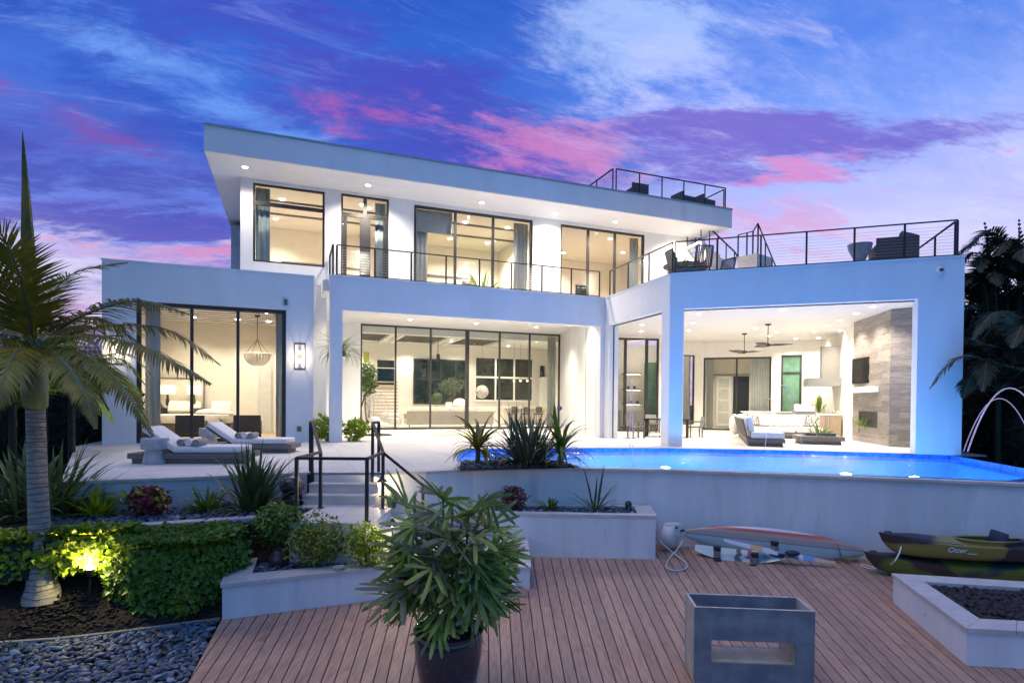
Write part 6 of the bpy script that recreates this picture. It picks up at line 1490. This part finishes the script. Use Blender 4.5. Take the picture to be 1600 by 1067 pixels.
def leafy(name, label, cat, p, fn, n, leaf, m, seed=1, group=None, stems=0, clus=0, parent=None, up=.3, m2=None, stemh=.4, asp=.55):
    """foliage of n small folded leaves; fn(rr) gives a local position and an outward direction"""
    t = parent or thing(name, label, cat, p, 0, group); rr = random.Random(seed); mbs = [MB(), MB()]
    for i in range(n):
        q, d = fn(rr); d = (Vector(d) + Vector((rr.gauss(0, .5), rr.gauss(0, .5), rr.gauss(0, .5) + up))).normalized()
        s = leaf * rr.uniform(.6, 1.3); x = d.cross(Vector((rr.gauss(0, 1), rr.gauss(0, 1), rr.gauss(0, 1)))).normalized(); y = d.cross(x).normalized()
        l = (x * .8 + d * .3).normalized(); w = l.cross(d).normalized(); nn = w.cross(l)
        a = Vector(q); b = a + l * s; m_ = a + l * s * .45; k = mbs[1 if m2 and rr.random() < .3 else 0]
        k.add([a, m_ + w * s * asp * .5 + nn * s * .10, b, m_ - w * s * asp * .5 + nn * s * .10, a + l * s * .5], [(0, 1, 4), (1, 2, 4), (2, 3, 4), (3, 0, 4)])
    mbs[0].build('foliage', m, t, world=False, kind='stuff', smooth=True)
    if m2: mbs[1].build('foliage', m2, t, world=False, kind='stuff', smooth=True)
    if stems:
        mb = MB()
        for i in range(stems):
            q, d = fn(rr); mb.tube([(q[0] * .1, q[1] * .1, 0), (q[0] * .5, q[1] * .5, q[2] * .5), q], [.012, .008, .004], 4)
        mb.build('stems', 'bark', t, world=False)
    return t
def ball(rx, ry, rz, cz, hollow=.5, lump=6, seed=0):
    rr0 = random.Random(seed); L = [(Vector((rr0.gauss(0, 1), rr0.gauss(0, 1), rr0.gauss(0, .7))).normalized(), rr0.uniform(.75, 1.25)) for _ in range(lump)]
    def fn(rr):
        v = Vector((rr.gauss(0, 1), rr.gauss(0, 1), rr.gauss(0, 1))).normalized(); s = max((max(0, v.dot(l)) ** 4 * k for l, k in L), default=1)
        r_ = (hollow + (1 - hollow) * rr.random() ** .6) * (.72 + .35 * s); return (v.x * rx * r_, v.y * ry * r_, cz + v.z * rz * r_), v
    return fn
leafy('croton', 'red and green leaved croton in the upper left bed', 'shrub', at_z(230, 806, zu - .06), ball(.36, .26, .26, .26, .35, seed=15), 420, .15, 'leaf_red', 12, m2='leaf_lime', stems=8, asp=.55, up=.8)
leafy('burgundy_croton', 'round burgundy leaved shrub in the long planter', 'shrub', Vector((AT(803, 700, 11.35).x, 11.35, zc - .07)), ball(.30, .24, .28, .28, .4), 900, .075, 'leaf_burgundy', 13, m2='leaf_red', stems=10, asp=.35, up=.9)
clump('fern', 'small green fern in the middle of the long planter', 'plant', Vector((AT(862, 700, 11.35).x, 11.35, zc - .07)), 46, .2, .38, V_fern2, 14, rad=.12)
clump('strap_plant', 'sparse strap leaved plant at the right of the long planter', 'plant', Vector((AT(930, 700, 11.35).x, 11.35, zc - .07)), 22, .6, 1.05, V_strap, 15, rad=.14, skew=.8); 
clump('succulent_tuft', 'small tuft at the left end of the long planter behind the potted palm', 'plant', Vector((AT(775, 700, 11.35).x, 11.35, zc - .07)), 26, .3, .55, V_brom2, 16, rad=.08)
t = leafy('succulent', 'succulent cuttings spilling from the pale green pot', 'plant', Vector(AT(612, 787, 10.95)) * 1 + Vector((0, 0, -AT(612, 787, 10.95).z - .55)), ball(.17, .14, .10, .06, .3), 160, .06, 'leaf_sage', 17)
leafy('shrub', 'dark leaved bushy shrub left of the stone landing', 'shrub', Vector((AT(436, 860, 8.8).x, 8.8, zl - .1)), ball(.44, .30, .42, .62, .3, seed=2), 1500, .075, 'leaf_mid', 18, 'shrubs in the corner planter', stems=14)
leafy('shrub', 'light green open shrub in front of the stone landing', 'shrub', Vector((AT(497, 870, 8.38).x, 8.38, zl - .1)), ball(.56, .26, .42, .48, 0.2, 9, seed=3), 1500, .07, 'leaf_hedge', 19, 'shrubs in the corner planter', stems=16)
leafy('shrub', 'lime green shrub lit by the path light, right of the landing', 'shrub', Vector((AT(573, 870, 8.42).x, 8.42, zl - .1)), ball(.38, .22, .38, .42, 0.2, 8, seed=4), 1300, .06, 'leaf_lime', 20, 'shrubs in the corner planter', stems=14)
leafy('porch_shrub', 'lime green big leaved shrub left of the porch column', 'shrub', G(507, 690) + Vector((0, .25, 0)), ball(.52, .4, .44, .42, .4, seed=5), 520, .17, 'leaf_lime', 21, 'lime shrubs by the porch column', stems=8, up=.1)
leafy('porch_shrub', 'lime green big leaved shrub right of the porch column', 'shrub', G(552, 690) + Vector((0, .35, 0)), ball(.46, .4, .42, .42, .4, seed=6), 460, .17, 'leaf_lime', 22, 'lime shrubs by the porch column', stems=8, up=.1)
hp_ = M.p(M.at(533, 548, .95)[0], .95, M.at(533, 552, .95)[1])
t = clump('hanging_fern', 'hanging fern with long trailing leaves behind the porch column', 'plant', hp_, 110, .9, 1.45, variants('leaf_sage', 6, 1, .016, 20, 85, 90, 150), 23, rad=.1)
MB().lathe([(0, -.12), (.14, -.1), (.17, .0), (.12, .02)], n=14).build('pot', 'wicker', t, world=False); MB().tube([(0, 0, 0), (0, 0, 5.03 - hp_.z if 0 else 1.2)], .006, 4).build('cord', 'metal_dark', t, world=False)
# indoor trees
leafy('indoor_tree', 'tall leafy indoor tree at the left end of the living room glass', 'tree', M.p(M.at(574, 660, 9.2)[0], 9.2, .013), ball(.55, .5, 1.2, 2.4, .2, 8), 900, .16, 'leaf_mid', 24, stems=18)
leafy('olive_tree', 'small olive tree on the console in the living room', 'tree', M.p(M.at(703, 630, 13.0)[0], 13.0, .855), ball(.85, .5, .55, 1.45, .15, 9, seed=8), 650, .14, 'leaf_olive', 25, stems=14)
clump('table_plant', 'small succulent on the low bedroom table', 'plant', M.p(M.at(346, 660, 1.7)[0], 1.7, .577), 30, .22, .34, V_fern2, 26, rad=.05); clump('firebox_plant', 'trailing plant in the dark firebox of the plank wall', 'plant', FF.p(1.15, -.02, .62), 40, .3, .55, variants('leaf_mid', 5, 1, .05, 30, 85, 30, 150), 27, rad=.3)
clump('grill_plant', 'upright green plant behind the grill', 'plant', backF.p(backF.at(1279, 640, -.5)[0], -.5, 1.0), 26, .7, 1.15, variants('leaf_mid', 4, 1, .04, 2, 30, 5, 30), 28, rad=.15)
t = thing('table_planter', 'grey box of bromeliads and succulents on the low coffee table', 'planter', Q.p(4.45, 3.4, .282), Q.ang)
B(0, .95, 0, .6, 0, .10).build('box', 'steel_dark', t, world=False)
clump('bromeliad', 'bromeliads and succulents growing in the coffee table box', 'plant', Q.p(4.9, 3.7, .33), 90, .28, .62, V_brom2, 29, rad=.42)
clump('terrace_plant', 'leafy plant on the round table of the upper terrace', 'plant', Q.p(.35, 1.9, 6.17), 30, .3, .5, V_strap, 30, rad=.08); clump('terrace_plant', 'small plant in the blue bowl on the upper terrace', 'plant', Q.p(.45, .55, 5.65), 24, .3, .5, V_fern2, 32, rad=.1)
clump('stair_plant', 'tall plant behind the wide upper sliding door', 'plant', M.p(7.0, 5.5, 5.42), 50, 1.4, 2.2, V_fern2, 33, rad=.2)
clump('weed', 'small green weed at the edge of the blue stone bed', 'plant', at_z(14, 1006, ZM), 24, .10, .2, V_fern2, 34, rad=.1); clump('deck_weed', 'small green sprout by the wall right of the surfboard', 'plant', at_z(1318, 878, DZ), 8, .25, .4, V_fern2, 35, rad=.04)
# hedges
def hedge(name, label, poly, z0, z1, n, leaf, seed, parent=None, m='leaf_hedge', m2='leaf_mid', core=True):
    c = Vector((sum(p[0] for p in poly) / len(poly), sum(p[1] for p in poly) / len(poly), z0)); t = thing(name, label, 'hedge', c); rr = random.Random(seed)
    P = [Vector((p[0] - c.x, p[1] - c.y)) for p in poly]; per = [(P[i], P[(i + 1) % len(P)]) for i in range(len(P))]; Ls = [(b - a).length for a, b in per]; LT = sum(Ls); h = z1 - z0
    ar = sum(a.x * b.y - b.x * a.y for a, b in per)
    def fn(rr):
        if rr.random() < .62:
            q = rr.uniform(0, LT); i = 0
            while q > Ls[i]: q -= Ls[i]; i += 1
            a, b = per[i]; d = (b - a) / Ls[i]; p = a + d * q; nrm = Vector((d.y, -d.x)) * (1 if ar > 0 else -1); z = h * rr.random(); bul = .06 + .10 * mnoise.noise(Vector((p.x * 2, p.y * 2, z * 2 + seed))) - .24 * (z / h) ** 5 - .14 * (1 - z / h) ** 2
            p = p + nrm * (bul - .10 * rr.random() ** 2); return (p.x, p.y, z), (nrm.x, nrm.y, .2)
        while True:
            x, y = rr.uniform(min(p.x for p in P), max(p.x for p in P)), rr.uniform(min(p.y for p in P), max(p.y for p in P))
            if inpoly((x, y), [(p.x, p.y) for p in P]): break
        return (x, y, h + .07 * mnoise.noise(Vector((x * 2.2, y * 2.2, seed))) - .06 * rr.random() ** 2), (0, 0, 1)
    leafy(None, None, None, None, fn, n, leaf, m, seed, parent=t, m2=m2, asp=.75)
    cc = Vector((0, 0)); MB().prism([tuple(p * .80) for p in P], .02, h * .86).build('dark_core', 'leaf_bg', t, world=False)  # solid dark core stands in for the shade inside the hedge
hd1 = [g2(205, 962, ZM), g2(372, 925, ZM), g2(398, 890, ZM), (-4.55, 9.15), (-5.9, 8.75)]
hd1 = [(-4.95, 7.42), (-4.35, 7.5), (-3.95, 7.9), (-3.9, 8.45), (-4.35, 8.72), (-5.0, 8.42), (-5.45, 8.1), (-5.35, 7.65)]
hedge('hedge', 'large rounded dark green hedge in front of the garden wall', hd1, ZM - .0, ZM + 1.06, 12000, .085, 41)
hd2 = [(-9.5, 7.9), (-5.8, 8.9), (-5.6, 9.25), (-7.4, 8.75), (-9.6, 8.4)]
hd2 = [(UL[0][0] + .15, UL[0][1] - .5), (UL[1][0] + .15, UL[1][1] - .48), (UL[2][0] + .2, UL[2][1] - .48), (UL[2][0] + .3, UL[2][1] - .05), (UL[1][0], UL[1][1] - .06), (UL[0][0], UL[0][1] - .06)]
hedge('low_hedge', 'low lime lit hedge running along the garden wall behind the palm', hd2, ZW, zu + .06, 6500, .085, 42, m='leaf_lime', m2='leaf_hedge')

# palms
def frond_mesh(parent, pts, lf=.5, n=52, m='leaf_palm', seed=1, droopy=.6, rr_=.022, wid=.022, name='frond', side=None, spread=1.0, tipf=.35):
    """pts: world control points of the rachis; leaflets hang from both sides"""
    P = smooth_pts(pts, 8); rr = random.Random(seed); iv = ROOTM[parent.name]; P = [iv @ p for p in P]
    L = [0]
    for a, b in zip(P, P[1:]): L.append(L[-1] + (b - a).length)
    def at(f):
        q = f * L[-1]
        for i in range(len(P) - 1):
            if q <= L[i + 1] + 1e-6: k = (q - L[i]) / max(1e-6, L[i + 1] - L[i]); return P[i].lerp(P[i + 1], k), (P[i + 1] - P[i]).normalized()
        return P[-1], (P[-1] - P[-2]).normalized()
    mb = MB()
    for k in range(n):
        f = .12 + .87 * k / (n - 1); p, d = at(f); sd = side or d.cross(Vector((0, 0, 1)));
        if sd.length < .1: sd = Vector((0, 1, 0))
        sd = sd.normalized(); up = sd.cross(d).normalized(); l = lf * (math.sin(math.pi * min(1, .18 + f * .80)) ** .7) * rr.uniform(.8, 1.1)
        if f > .8: l *= 1 - (f - .8) * (1 - tipf) * 3
        for s_ in (-1, 1):
            dirn = (sd * s_ * spread + d * (.55 + .5 * f) + up * rr.uniform(.0, .35)).normalized(); q = p.copy(); w0 = wid * rr.uniform(.8, 1.2); rows = []; ns_ = 4; wv = dirn.cross(up).normalized()
            for i in range(ns_ + 1):
                g_ = i / ns_; w = w0 * (1 - g_ ** 1.6) * (.6 + .8 * min(1, g_ * 3)) + .001; rows += [q - wv * w, q + wv * w]
                dirn = (dirn + Vector((0, 0, -1)) * droopy * (.35 + rr.random() * .2) * (.5 + g_)).normalized(); q = q + dirn * l / ns_
            mb.add(rows, [(2 * i, 2 * i + 1, 2 * i + 3, 2 * i + 2) for i in range(ns_)])
    m_ = len(P); o = mb.build(name, m, parent, world=False, smooth=True)
    mt = MB().tube(P, [rr_ * (1 - .85 * i / m_) for i in range(m_)], 5); mt.build('leaf_stalk', 'crownshaft', o, smooth=True, world=False)
    return o
PY = 8.5
pb0 = AT(66, 935, 7.5); PYt = 7.5
t = thing('palm_tree', 'ringed grey palm with green crownshaft at the left front', 'palm tree', pb0)
def pw_(px, py, Y=None): return AT(px, py, (Y or PYt))
MB().tube([pw_(66, 938), pw_(66, 915), pw_(65, 880), pw_(62, 830), pw_(59, 760), pw_(57, 690), pw_(55, 630)], [.235, .175, .135, .118, .110, .106, .102], 22).build('trunk', 'palm_trunk', t, smooth=True)
def trunk_at(py):
    for (a, b) in (((66, 938, .235), (66, 915, .175)), ((66, 915, .175), (65, 880, .135)), ((65, 880, .135), (62, 830, .118)), ((62, 830, .118), (59, 760, .110)), ((59, 760, .110), (57, 690, .106)), ((57, 690, .106), (55, 630, .102))):
        if b[1] <= py <= a[1]: f = (a[1] - py) / (a[1] - b[1]); return a[0] + (b[0] - a[0]) * f, a[2] + (b[2] - a[2]) * f
py = 928; k = 0
while py > 634:
    px, r_ = trunk_at(py); c = pw_(px, py); tl_ = rnd.uniform(-.03, .03); pts = [(c.x + r_ * 1.012 * math.cos(a), c.y + r_ * 1.012 * math.sin(a), c.z + tl_ * math.cos(a) * .5 + rnd.uniform(-.003, .003)) for a in [2 * math.pi * q / 20 for q in range(21)]]
    MB().tube(pts, .0065, 4, caps=False).build('trunk_ring', 'palm_ring', t); py -= rnd.uniform(7.5, 10.5) if py > 700 else rnd.uniform(5.5, 7)
MB().tube([pw_(55, 641), pw_(55, 634), pw_(54, 610), pw_(54, 585), pw_(55, 565), pw_(57, 548), pw_(58, 530)], [.098, .138, .148, .142, .125, .095, .075], 18).build('crownshaft', 'crownshaft', t, smooth=True)
C0 = (56, 548)
FR = [  # (control pixels + depth), leaflet length
 ([(56, 545, 0), (120, 498, -.1), (215, 470, -.2), (300, 492, -.3)], .52, .55), ([(56, 545, 0), (150, 512, .0), (260, 515, .1), (345, 570, .2)], .55, .6),
 ([(58, 548, 0), (140, 525, -.4), (230, 545, -.7), (330, 600, -.9)], .5, .7), ([(58, 550, 0), (110, 545, -.6), (180, 590, -1.1), (240, 682, -1.3)], .42, .7),
 ([(56, 545, 0), (60, 500, .6), (110, 430, 1.2), (200, 410, 1.6)], .5, .3), ([(54, 545, 0), (20, 480, -.3), (-30, 400, -.6), (-90, 350, -.8)], .75, .15),
 ([(54, 545, 0), (40, 470, -.6), (20, 400, -1.0), (-20, 330, -1.2)], .62, .1), ([(54, 548, 0), (0, 500, .3), (-70, 470, .6), (-160, 480, .9)], .6, .5),
 ([(54, 550, 0), (10, 530, -.5), (-50, 540, -.9), (-120, 600, -1.2)], .6, .7), ([(54, 550, 0), (30, 545, -.9), (10, 580, -1.5), (-20, 660, -1.8)], .5, .7),
 ([(56, 545, 0), (100, 505, .8), (160, 500, 1.5), (230, 545, 2.0)], .55, .6), ([(56, 545, 0), (30, 500, 1.0), (-20, 470, 1.8), (-80, 500, 2.4)], .55, .5), ([(57, 550, 0), (95, 560, -1.0), (130, 610, -1.5), (150, 670, -1.7)], .4, .8),
 ([(56, 546, 0), (90, 540, .8), (130, 570, 1.3), (170, 640, 1.6)], .5, .8), ([(54, 548, 0), (20, 560, .7), (-10, 610, 1.2), (-30, 690, 1.5)], .5, .8)]
for i, (cp, lf, dr) in enumerate(FR):
    frond_mesh(t, [AT(x, y, PYt + d) for x, y, d in cp], lf * .98, 62, 'leaf_palm', 100 + i, dr, .022, .0135)
# closed spear leaf
sp = [AT(50, 640 - 90, PYt), AT(47, 470, PYt), AT(43, 380, PYt), AT(40, 300, PYt), AT(35, 205, PYt)]
MB().tube(smooth_pts(sp, 4), [.075, .085, .09, .095, .095, .09, .085, .08, .075, .07, .06, .055, .045, .035, .025, .013, .003], 7).build('spear_leaf', 'leaf_palm', t, smooth=True)
# small fruit stalks under the crown
for k in range(7):
    a = k * .9; c = pw_(56, 548); MB().tube([c + Vector((.1 * math.cos(a), .1 * math.sin(a), 0)), c + Vector((.28 * math.cos(a), .28 * math.sin(a), .02)), c + Vector((.40 * math.cos(a), .40 * math.sin(a), -.25 - .05 * (k % 3)))], [.012, .009, .004], 5).build('flower_stalk', 'leaf_dry', t, smooth=True)

def bg_palm(p, h, label, seed, nf=16, L=2.6, m='leaf_bg', lf=.55, trunks=1, grp=None, wid=.035, lean=0, up=.7):
    t = thing('palm_tree', label, 'palm tree', p, 0, grp); rr = random.Random(seed)
    top = Vector((lean, 0, h)); MB().tube([(0, 0, 0), (lean * .3, 0, h * .5), tuple(top)], [.10, .08, .07], 8).build('trunk', 'leaf_bg', t, smooth=True, world=False)
    P = Vector(p)
    for k in range(nf):
        a = 2 * math.pi * (k + rr.random() * .6) / nf; e = R(rr.uniform(5, 80)); l = L * rr.uniform(.75, 1.15); d = Vector((math.cos(a), math.sin(a), 0)); c = P + top
        p1 = c + d * l * .35 * math.cos(e) + Vector((0, 0, l * .35 * math.sin(e))); p2 = c + d * l * .7 * math.cos(e * .8) + Vector((0, 0, l * .62 * math.sin(e) * up)); p3 = c + d * l * (.95 * math.cos(e * .7)) + Vector((0, 0, l * (.75 * math.sin(e) * up - .35)))
        frond_mesh(t, [c, p1, p2, p3], lf, 42, m, seed * 50 + k, .5, .02, wid * .55)
    return t
LB = 'palms behind the left garden'
for i, (px, Y, h, L, lab) in enumerate(((20, 13.0, 2.6, 2.4, 'slim palm at the far left edge behind the striped flax'), (112, 14.5, 2.9, 2.6, 'palm just left of the white wing, behind the palm trunk'), (70, 16.5, 3.8, 3.0, 'taller dark palm behind the front palm crown'), (-30, 17, 4.2, 3.2, 'dark palm cut by the left edge of the picture'), (135, 19.5, 2.6, 2.6, 'dark low palm against the left wing wall'))):
    q = AT(px, 629, Y); bg_palm((q.x, q.y, -1.4), h, lab, 200 + i, 15, L, 'leaf_lime' if i in (0, 1) else 'leaf_bg', .5, grp=LB)  # lime leaves stand in for lamp light on two of the palms
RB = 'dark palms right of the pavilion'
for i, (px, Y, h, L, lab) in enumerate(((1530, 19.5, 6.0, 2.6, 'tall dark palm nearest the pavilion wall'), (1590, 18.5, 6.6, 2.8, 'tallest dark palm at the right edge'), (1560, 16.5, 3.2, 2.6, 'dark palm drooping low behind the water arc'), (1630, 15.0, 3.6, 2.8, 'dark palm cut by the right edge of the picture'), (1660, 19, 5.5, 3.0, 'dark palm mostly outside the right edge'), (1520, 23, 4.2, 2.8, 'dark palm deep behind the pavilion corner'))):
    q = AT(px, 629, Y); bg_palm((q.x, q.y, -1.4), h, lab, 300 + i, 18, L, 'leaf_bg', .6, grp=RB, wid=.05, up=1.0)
# banana like upright leaves against the sky
t = thing('banana_plant', 'dark banana plant with tall torn leaves above the right palms', 'banana plant', AT(1560, 700, 19.0))
for k, (px, py, bx_) in enumerate(((1538, 347, 1560), (1592, 342, 1588), (1560, 400, 1575), (1515, 450, 1550), (1600, 420, 1600), (1625, 370, 1610))):
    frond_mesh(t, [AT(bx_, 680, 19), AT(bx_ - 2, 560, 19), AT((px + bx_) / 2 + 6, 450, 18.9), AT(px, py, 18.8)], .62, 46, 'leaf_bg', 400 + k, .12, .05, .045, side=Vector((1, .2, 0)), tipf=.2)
# dark screening foliage masses left and right, far tree line
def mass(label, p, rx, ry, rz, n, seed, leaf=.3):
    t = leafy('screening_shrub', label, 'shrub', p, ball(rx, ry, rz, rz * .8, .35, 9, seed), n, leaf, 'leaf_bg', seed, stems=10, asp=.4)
    MB().sphere((0, 0, rz * .75), 1, 14, 9, (rx * .7, ry * .6, rz * .75)).build('dark_core', 'leaf_bg', t, smooth=True, world=False)  # solid dark core fills the gaps between the leaves
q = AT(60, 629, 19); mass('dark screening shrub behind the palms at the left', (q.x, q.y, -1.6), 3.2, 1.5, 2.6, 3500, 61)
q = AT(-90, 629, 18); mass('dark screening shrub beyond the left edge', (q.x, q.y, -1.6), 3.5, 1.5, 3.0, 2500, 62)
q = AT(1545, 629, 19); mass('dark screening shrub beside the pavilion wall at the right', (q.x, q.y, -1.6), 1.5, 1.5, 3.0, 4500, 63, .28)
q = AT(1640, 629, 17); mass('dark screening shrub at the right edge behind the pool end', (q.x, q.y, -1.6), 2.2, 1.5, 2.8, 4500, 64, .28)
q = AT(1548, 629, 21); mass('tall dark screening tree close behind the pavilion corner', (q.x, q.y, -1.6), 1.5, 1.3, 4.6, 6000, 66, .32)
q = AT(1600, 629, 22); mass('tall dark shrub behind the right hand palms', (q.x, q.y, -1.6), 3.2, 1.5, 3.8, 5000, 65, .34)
# potted lady palm
pc = AT(701, 980, 5.42)
t = thing('glazed_pot', 'tall dark blue glazed pot standing on the deck in front', 'pot', (pc.x, pc.y, DZ))
hp2 = pc.z - DZ
MB().lathe([(0, 0), (.19, 0), (.21, .02), (.27, .25), (.315, .5), (.325, .68), (.315, hp2 - .05), (.33, hp2 - .035), (.335, hp2 - .01), (.325, hp2), (.30, hp2), (.295, hp2 - .08), (0, hp2 - .09)], n=44).build('body', 'pot_glaze', t, smooth=True, world=False)
t = thing('lady_palm', 'bushy lady palm with fan leaves and brown tips growing in the glazed pot', 'palm', (pc.x, pc.y, pc.z - .08))
def fan_mesh(seed, L=.36):
    rr = random.Random(seed); mb = MB(); nl = rr.choice((6, 7, 8, 9))
    for k in range(nl):
        a = R(-82 + 164 * k / (nl - 1) + rr.uniform(-5, 5)); l = L * (1 - .22 * abs(math.sin(a))) * rr.uniform(.85, 1.12); d = Vector((math.cos(a), math.sin(a), .15)).normalized(); q = Vector((0, 0, 0)); rows = []; w0 = .0145 * rr.uniform(.8, 1.3); wv = Vector((-math.sin(a), math.cos(a), 0)); n = 6; dr = rr.uniform(.02, .14)
        for i in range(n + 1):
            f = i / n; w = w0 * (.28 + .95 * math.sin(math.pi * min(1, f * .62 + .12))) * (1 if f < .9 else .55); up = wv.cross(d); rows += [q - wv * w + up * w * .35, q.copy(), q + wv * w + up * w * .35]; d = (d + Vector((0, 0, -1)) * dr).normalized(); q = q + d * l / n
        mb.add(rows, [(i * 3 + j, i * 3 + j + 1, i * 3 + j + 4, i * 3 + j + 3) for i in range(n) for j in range(2)])
    me = bpy.data.meshes.new('fan_leaf'); me.from_pydata(mb.v, [], mb.f); me.polygons.foreach_set('use_smooth', [True] * len(me.polygons)); me.materials.append(MATS['leaf_rhapis']); return me
fans = [fan_mesh(s) for s in range(8)]; fans_dry = [fan_mesh(50 + s, .24) for s in range(2)]
fans[2].materials.clear(); fans[2].materials.append(MATS['leaf_variegated']); fans[5].materials.clear(); fans[5].materials.append(MATS['leaf_olive'])
for f_ in fans_dry: f_.materials.clear(); f_.materials.append(MATS['leaf_dry'])
rr = random.Random(77)
canes = []
for k in range(18):
    a = 2 * math.pi * k / 18 + rr.uniform(-.3, .3); r0 = rr.uniform(.03, .2); hh = rr.uniform(.45, 1.36); r1 = r0 + rr.uniform(.02, .34) * (1.25 - hh * .5)
    pts = [Vector((r0 * math.cos(a), r0 * math.sin(a), 0)), Vector(((r0 + r1) / 2 * math.cos(a), (r0 + r1) / 2 * math.sin(a), hh * .5)), Vector((r1 * math.cos(a), r1 * math.sin(a), hh))]
    MB().tube(smooth_pts(pts, 4), .011, 6).build('cane', 'bark', t, smooth=True, world=False); canes.append((pts, a, hh))
cnt = 0
for pts, a, hh in canes:
    for j in range(9):
        f = .30 + .70 * (j + rr.random()) / 9; p = pts[0].lerp(pts[1], f * 2) if f < .5 else pts[1].lerp(pts[2], f * 2 - 1); b = a + rr.uniform(-1.7, 1.7); e = rr.uniform(-.45, .9) if f < .85 else rr.uniform(.3, 1.2)
        ln = rr.uniform(.10, .26) if f > .5 else rr.uniform(.16, .34)
        q = p + Vector((math.cos(b) * math.cos(e), math.sin(b) * math.cos(e), math.sin(e))) * ln
        pet = MB().tube([p, p.lerp(q, .5) + Vector((0, 0, .02)), q], .0035, 4)
        me = fans_dry[cnt % 2] if rr.random() < .14 else fans[cnt % 8]; cnt += 1
        s = rr.uniform(.85, 1.25); o = inst('fan_leaf', me, t, loc=q, rot=(rr.uniform(-.9, .9), R(rr.uniform(-35, 55)) - e * .3, b + rr.uniform(-.5, .5)), sc=(s, s, s))
        pet.v = [tuple(o.matrix_basis.inverted() @ Vector(v)) for v in pet.v]; pet.build('leaf_stalk', 'leaf_rhapis', o, world=False)
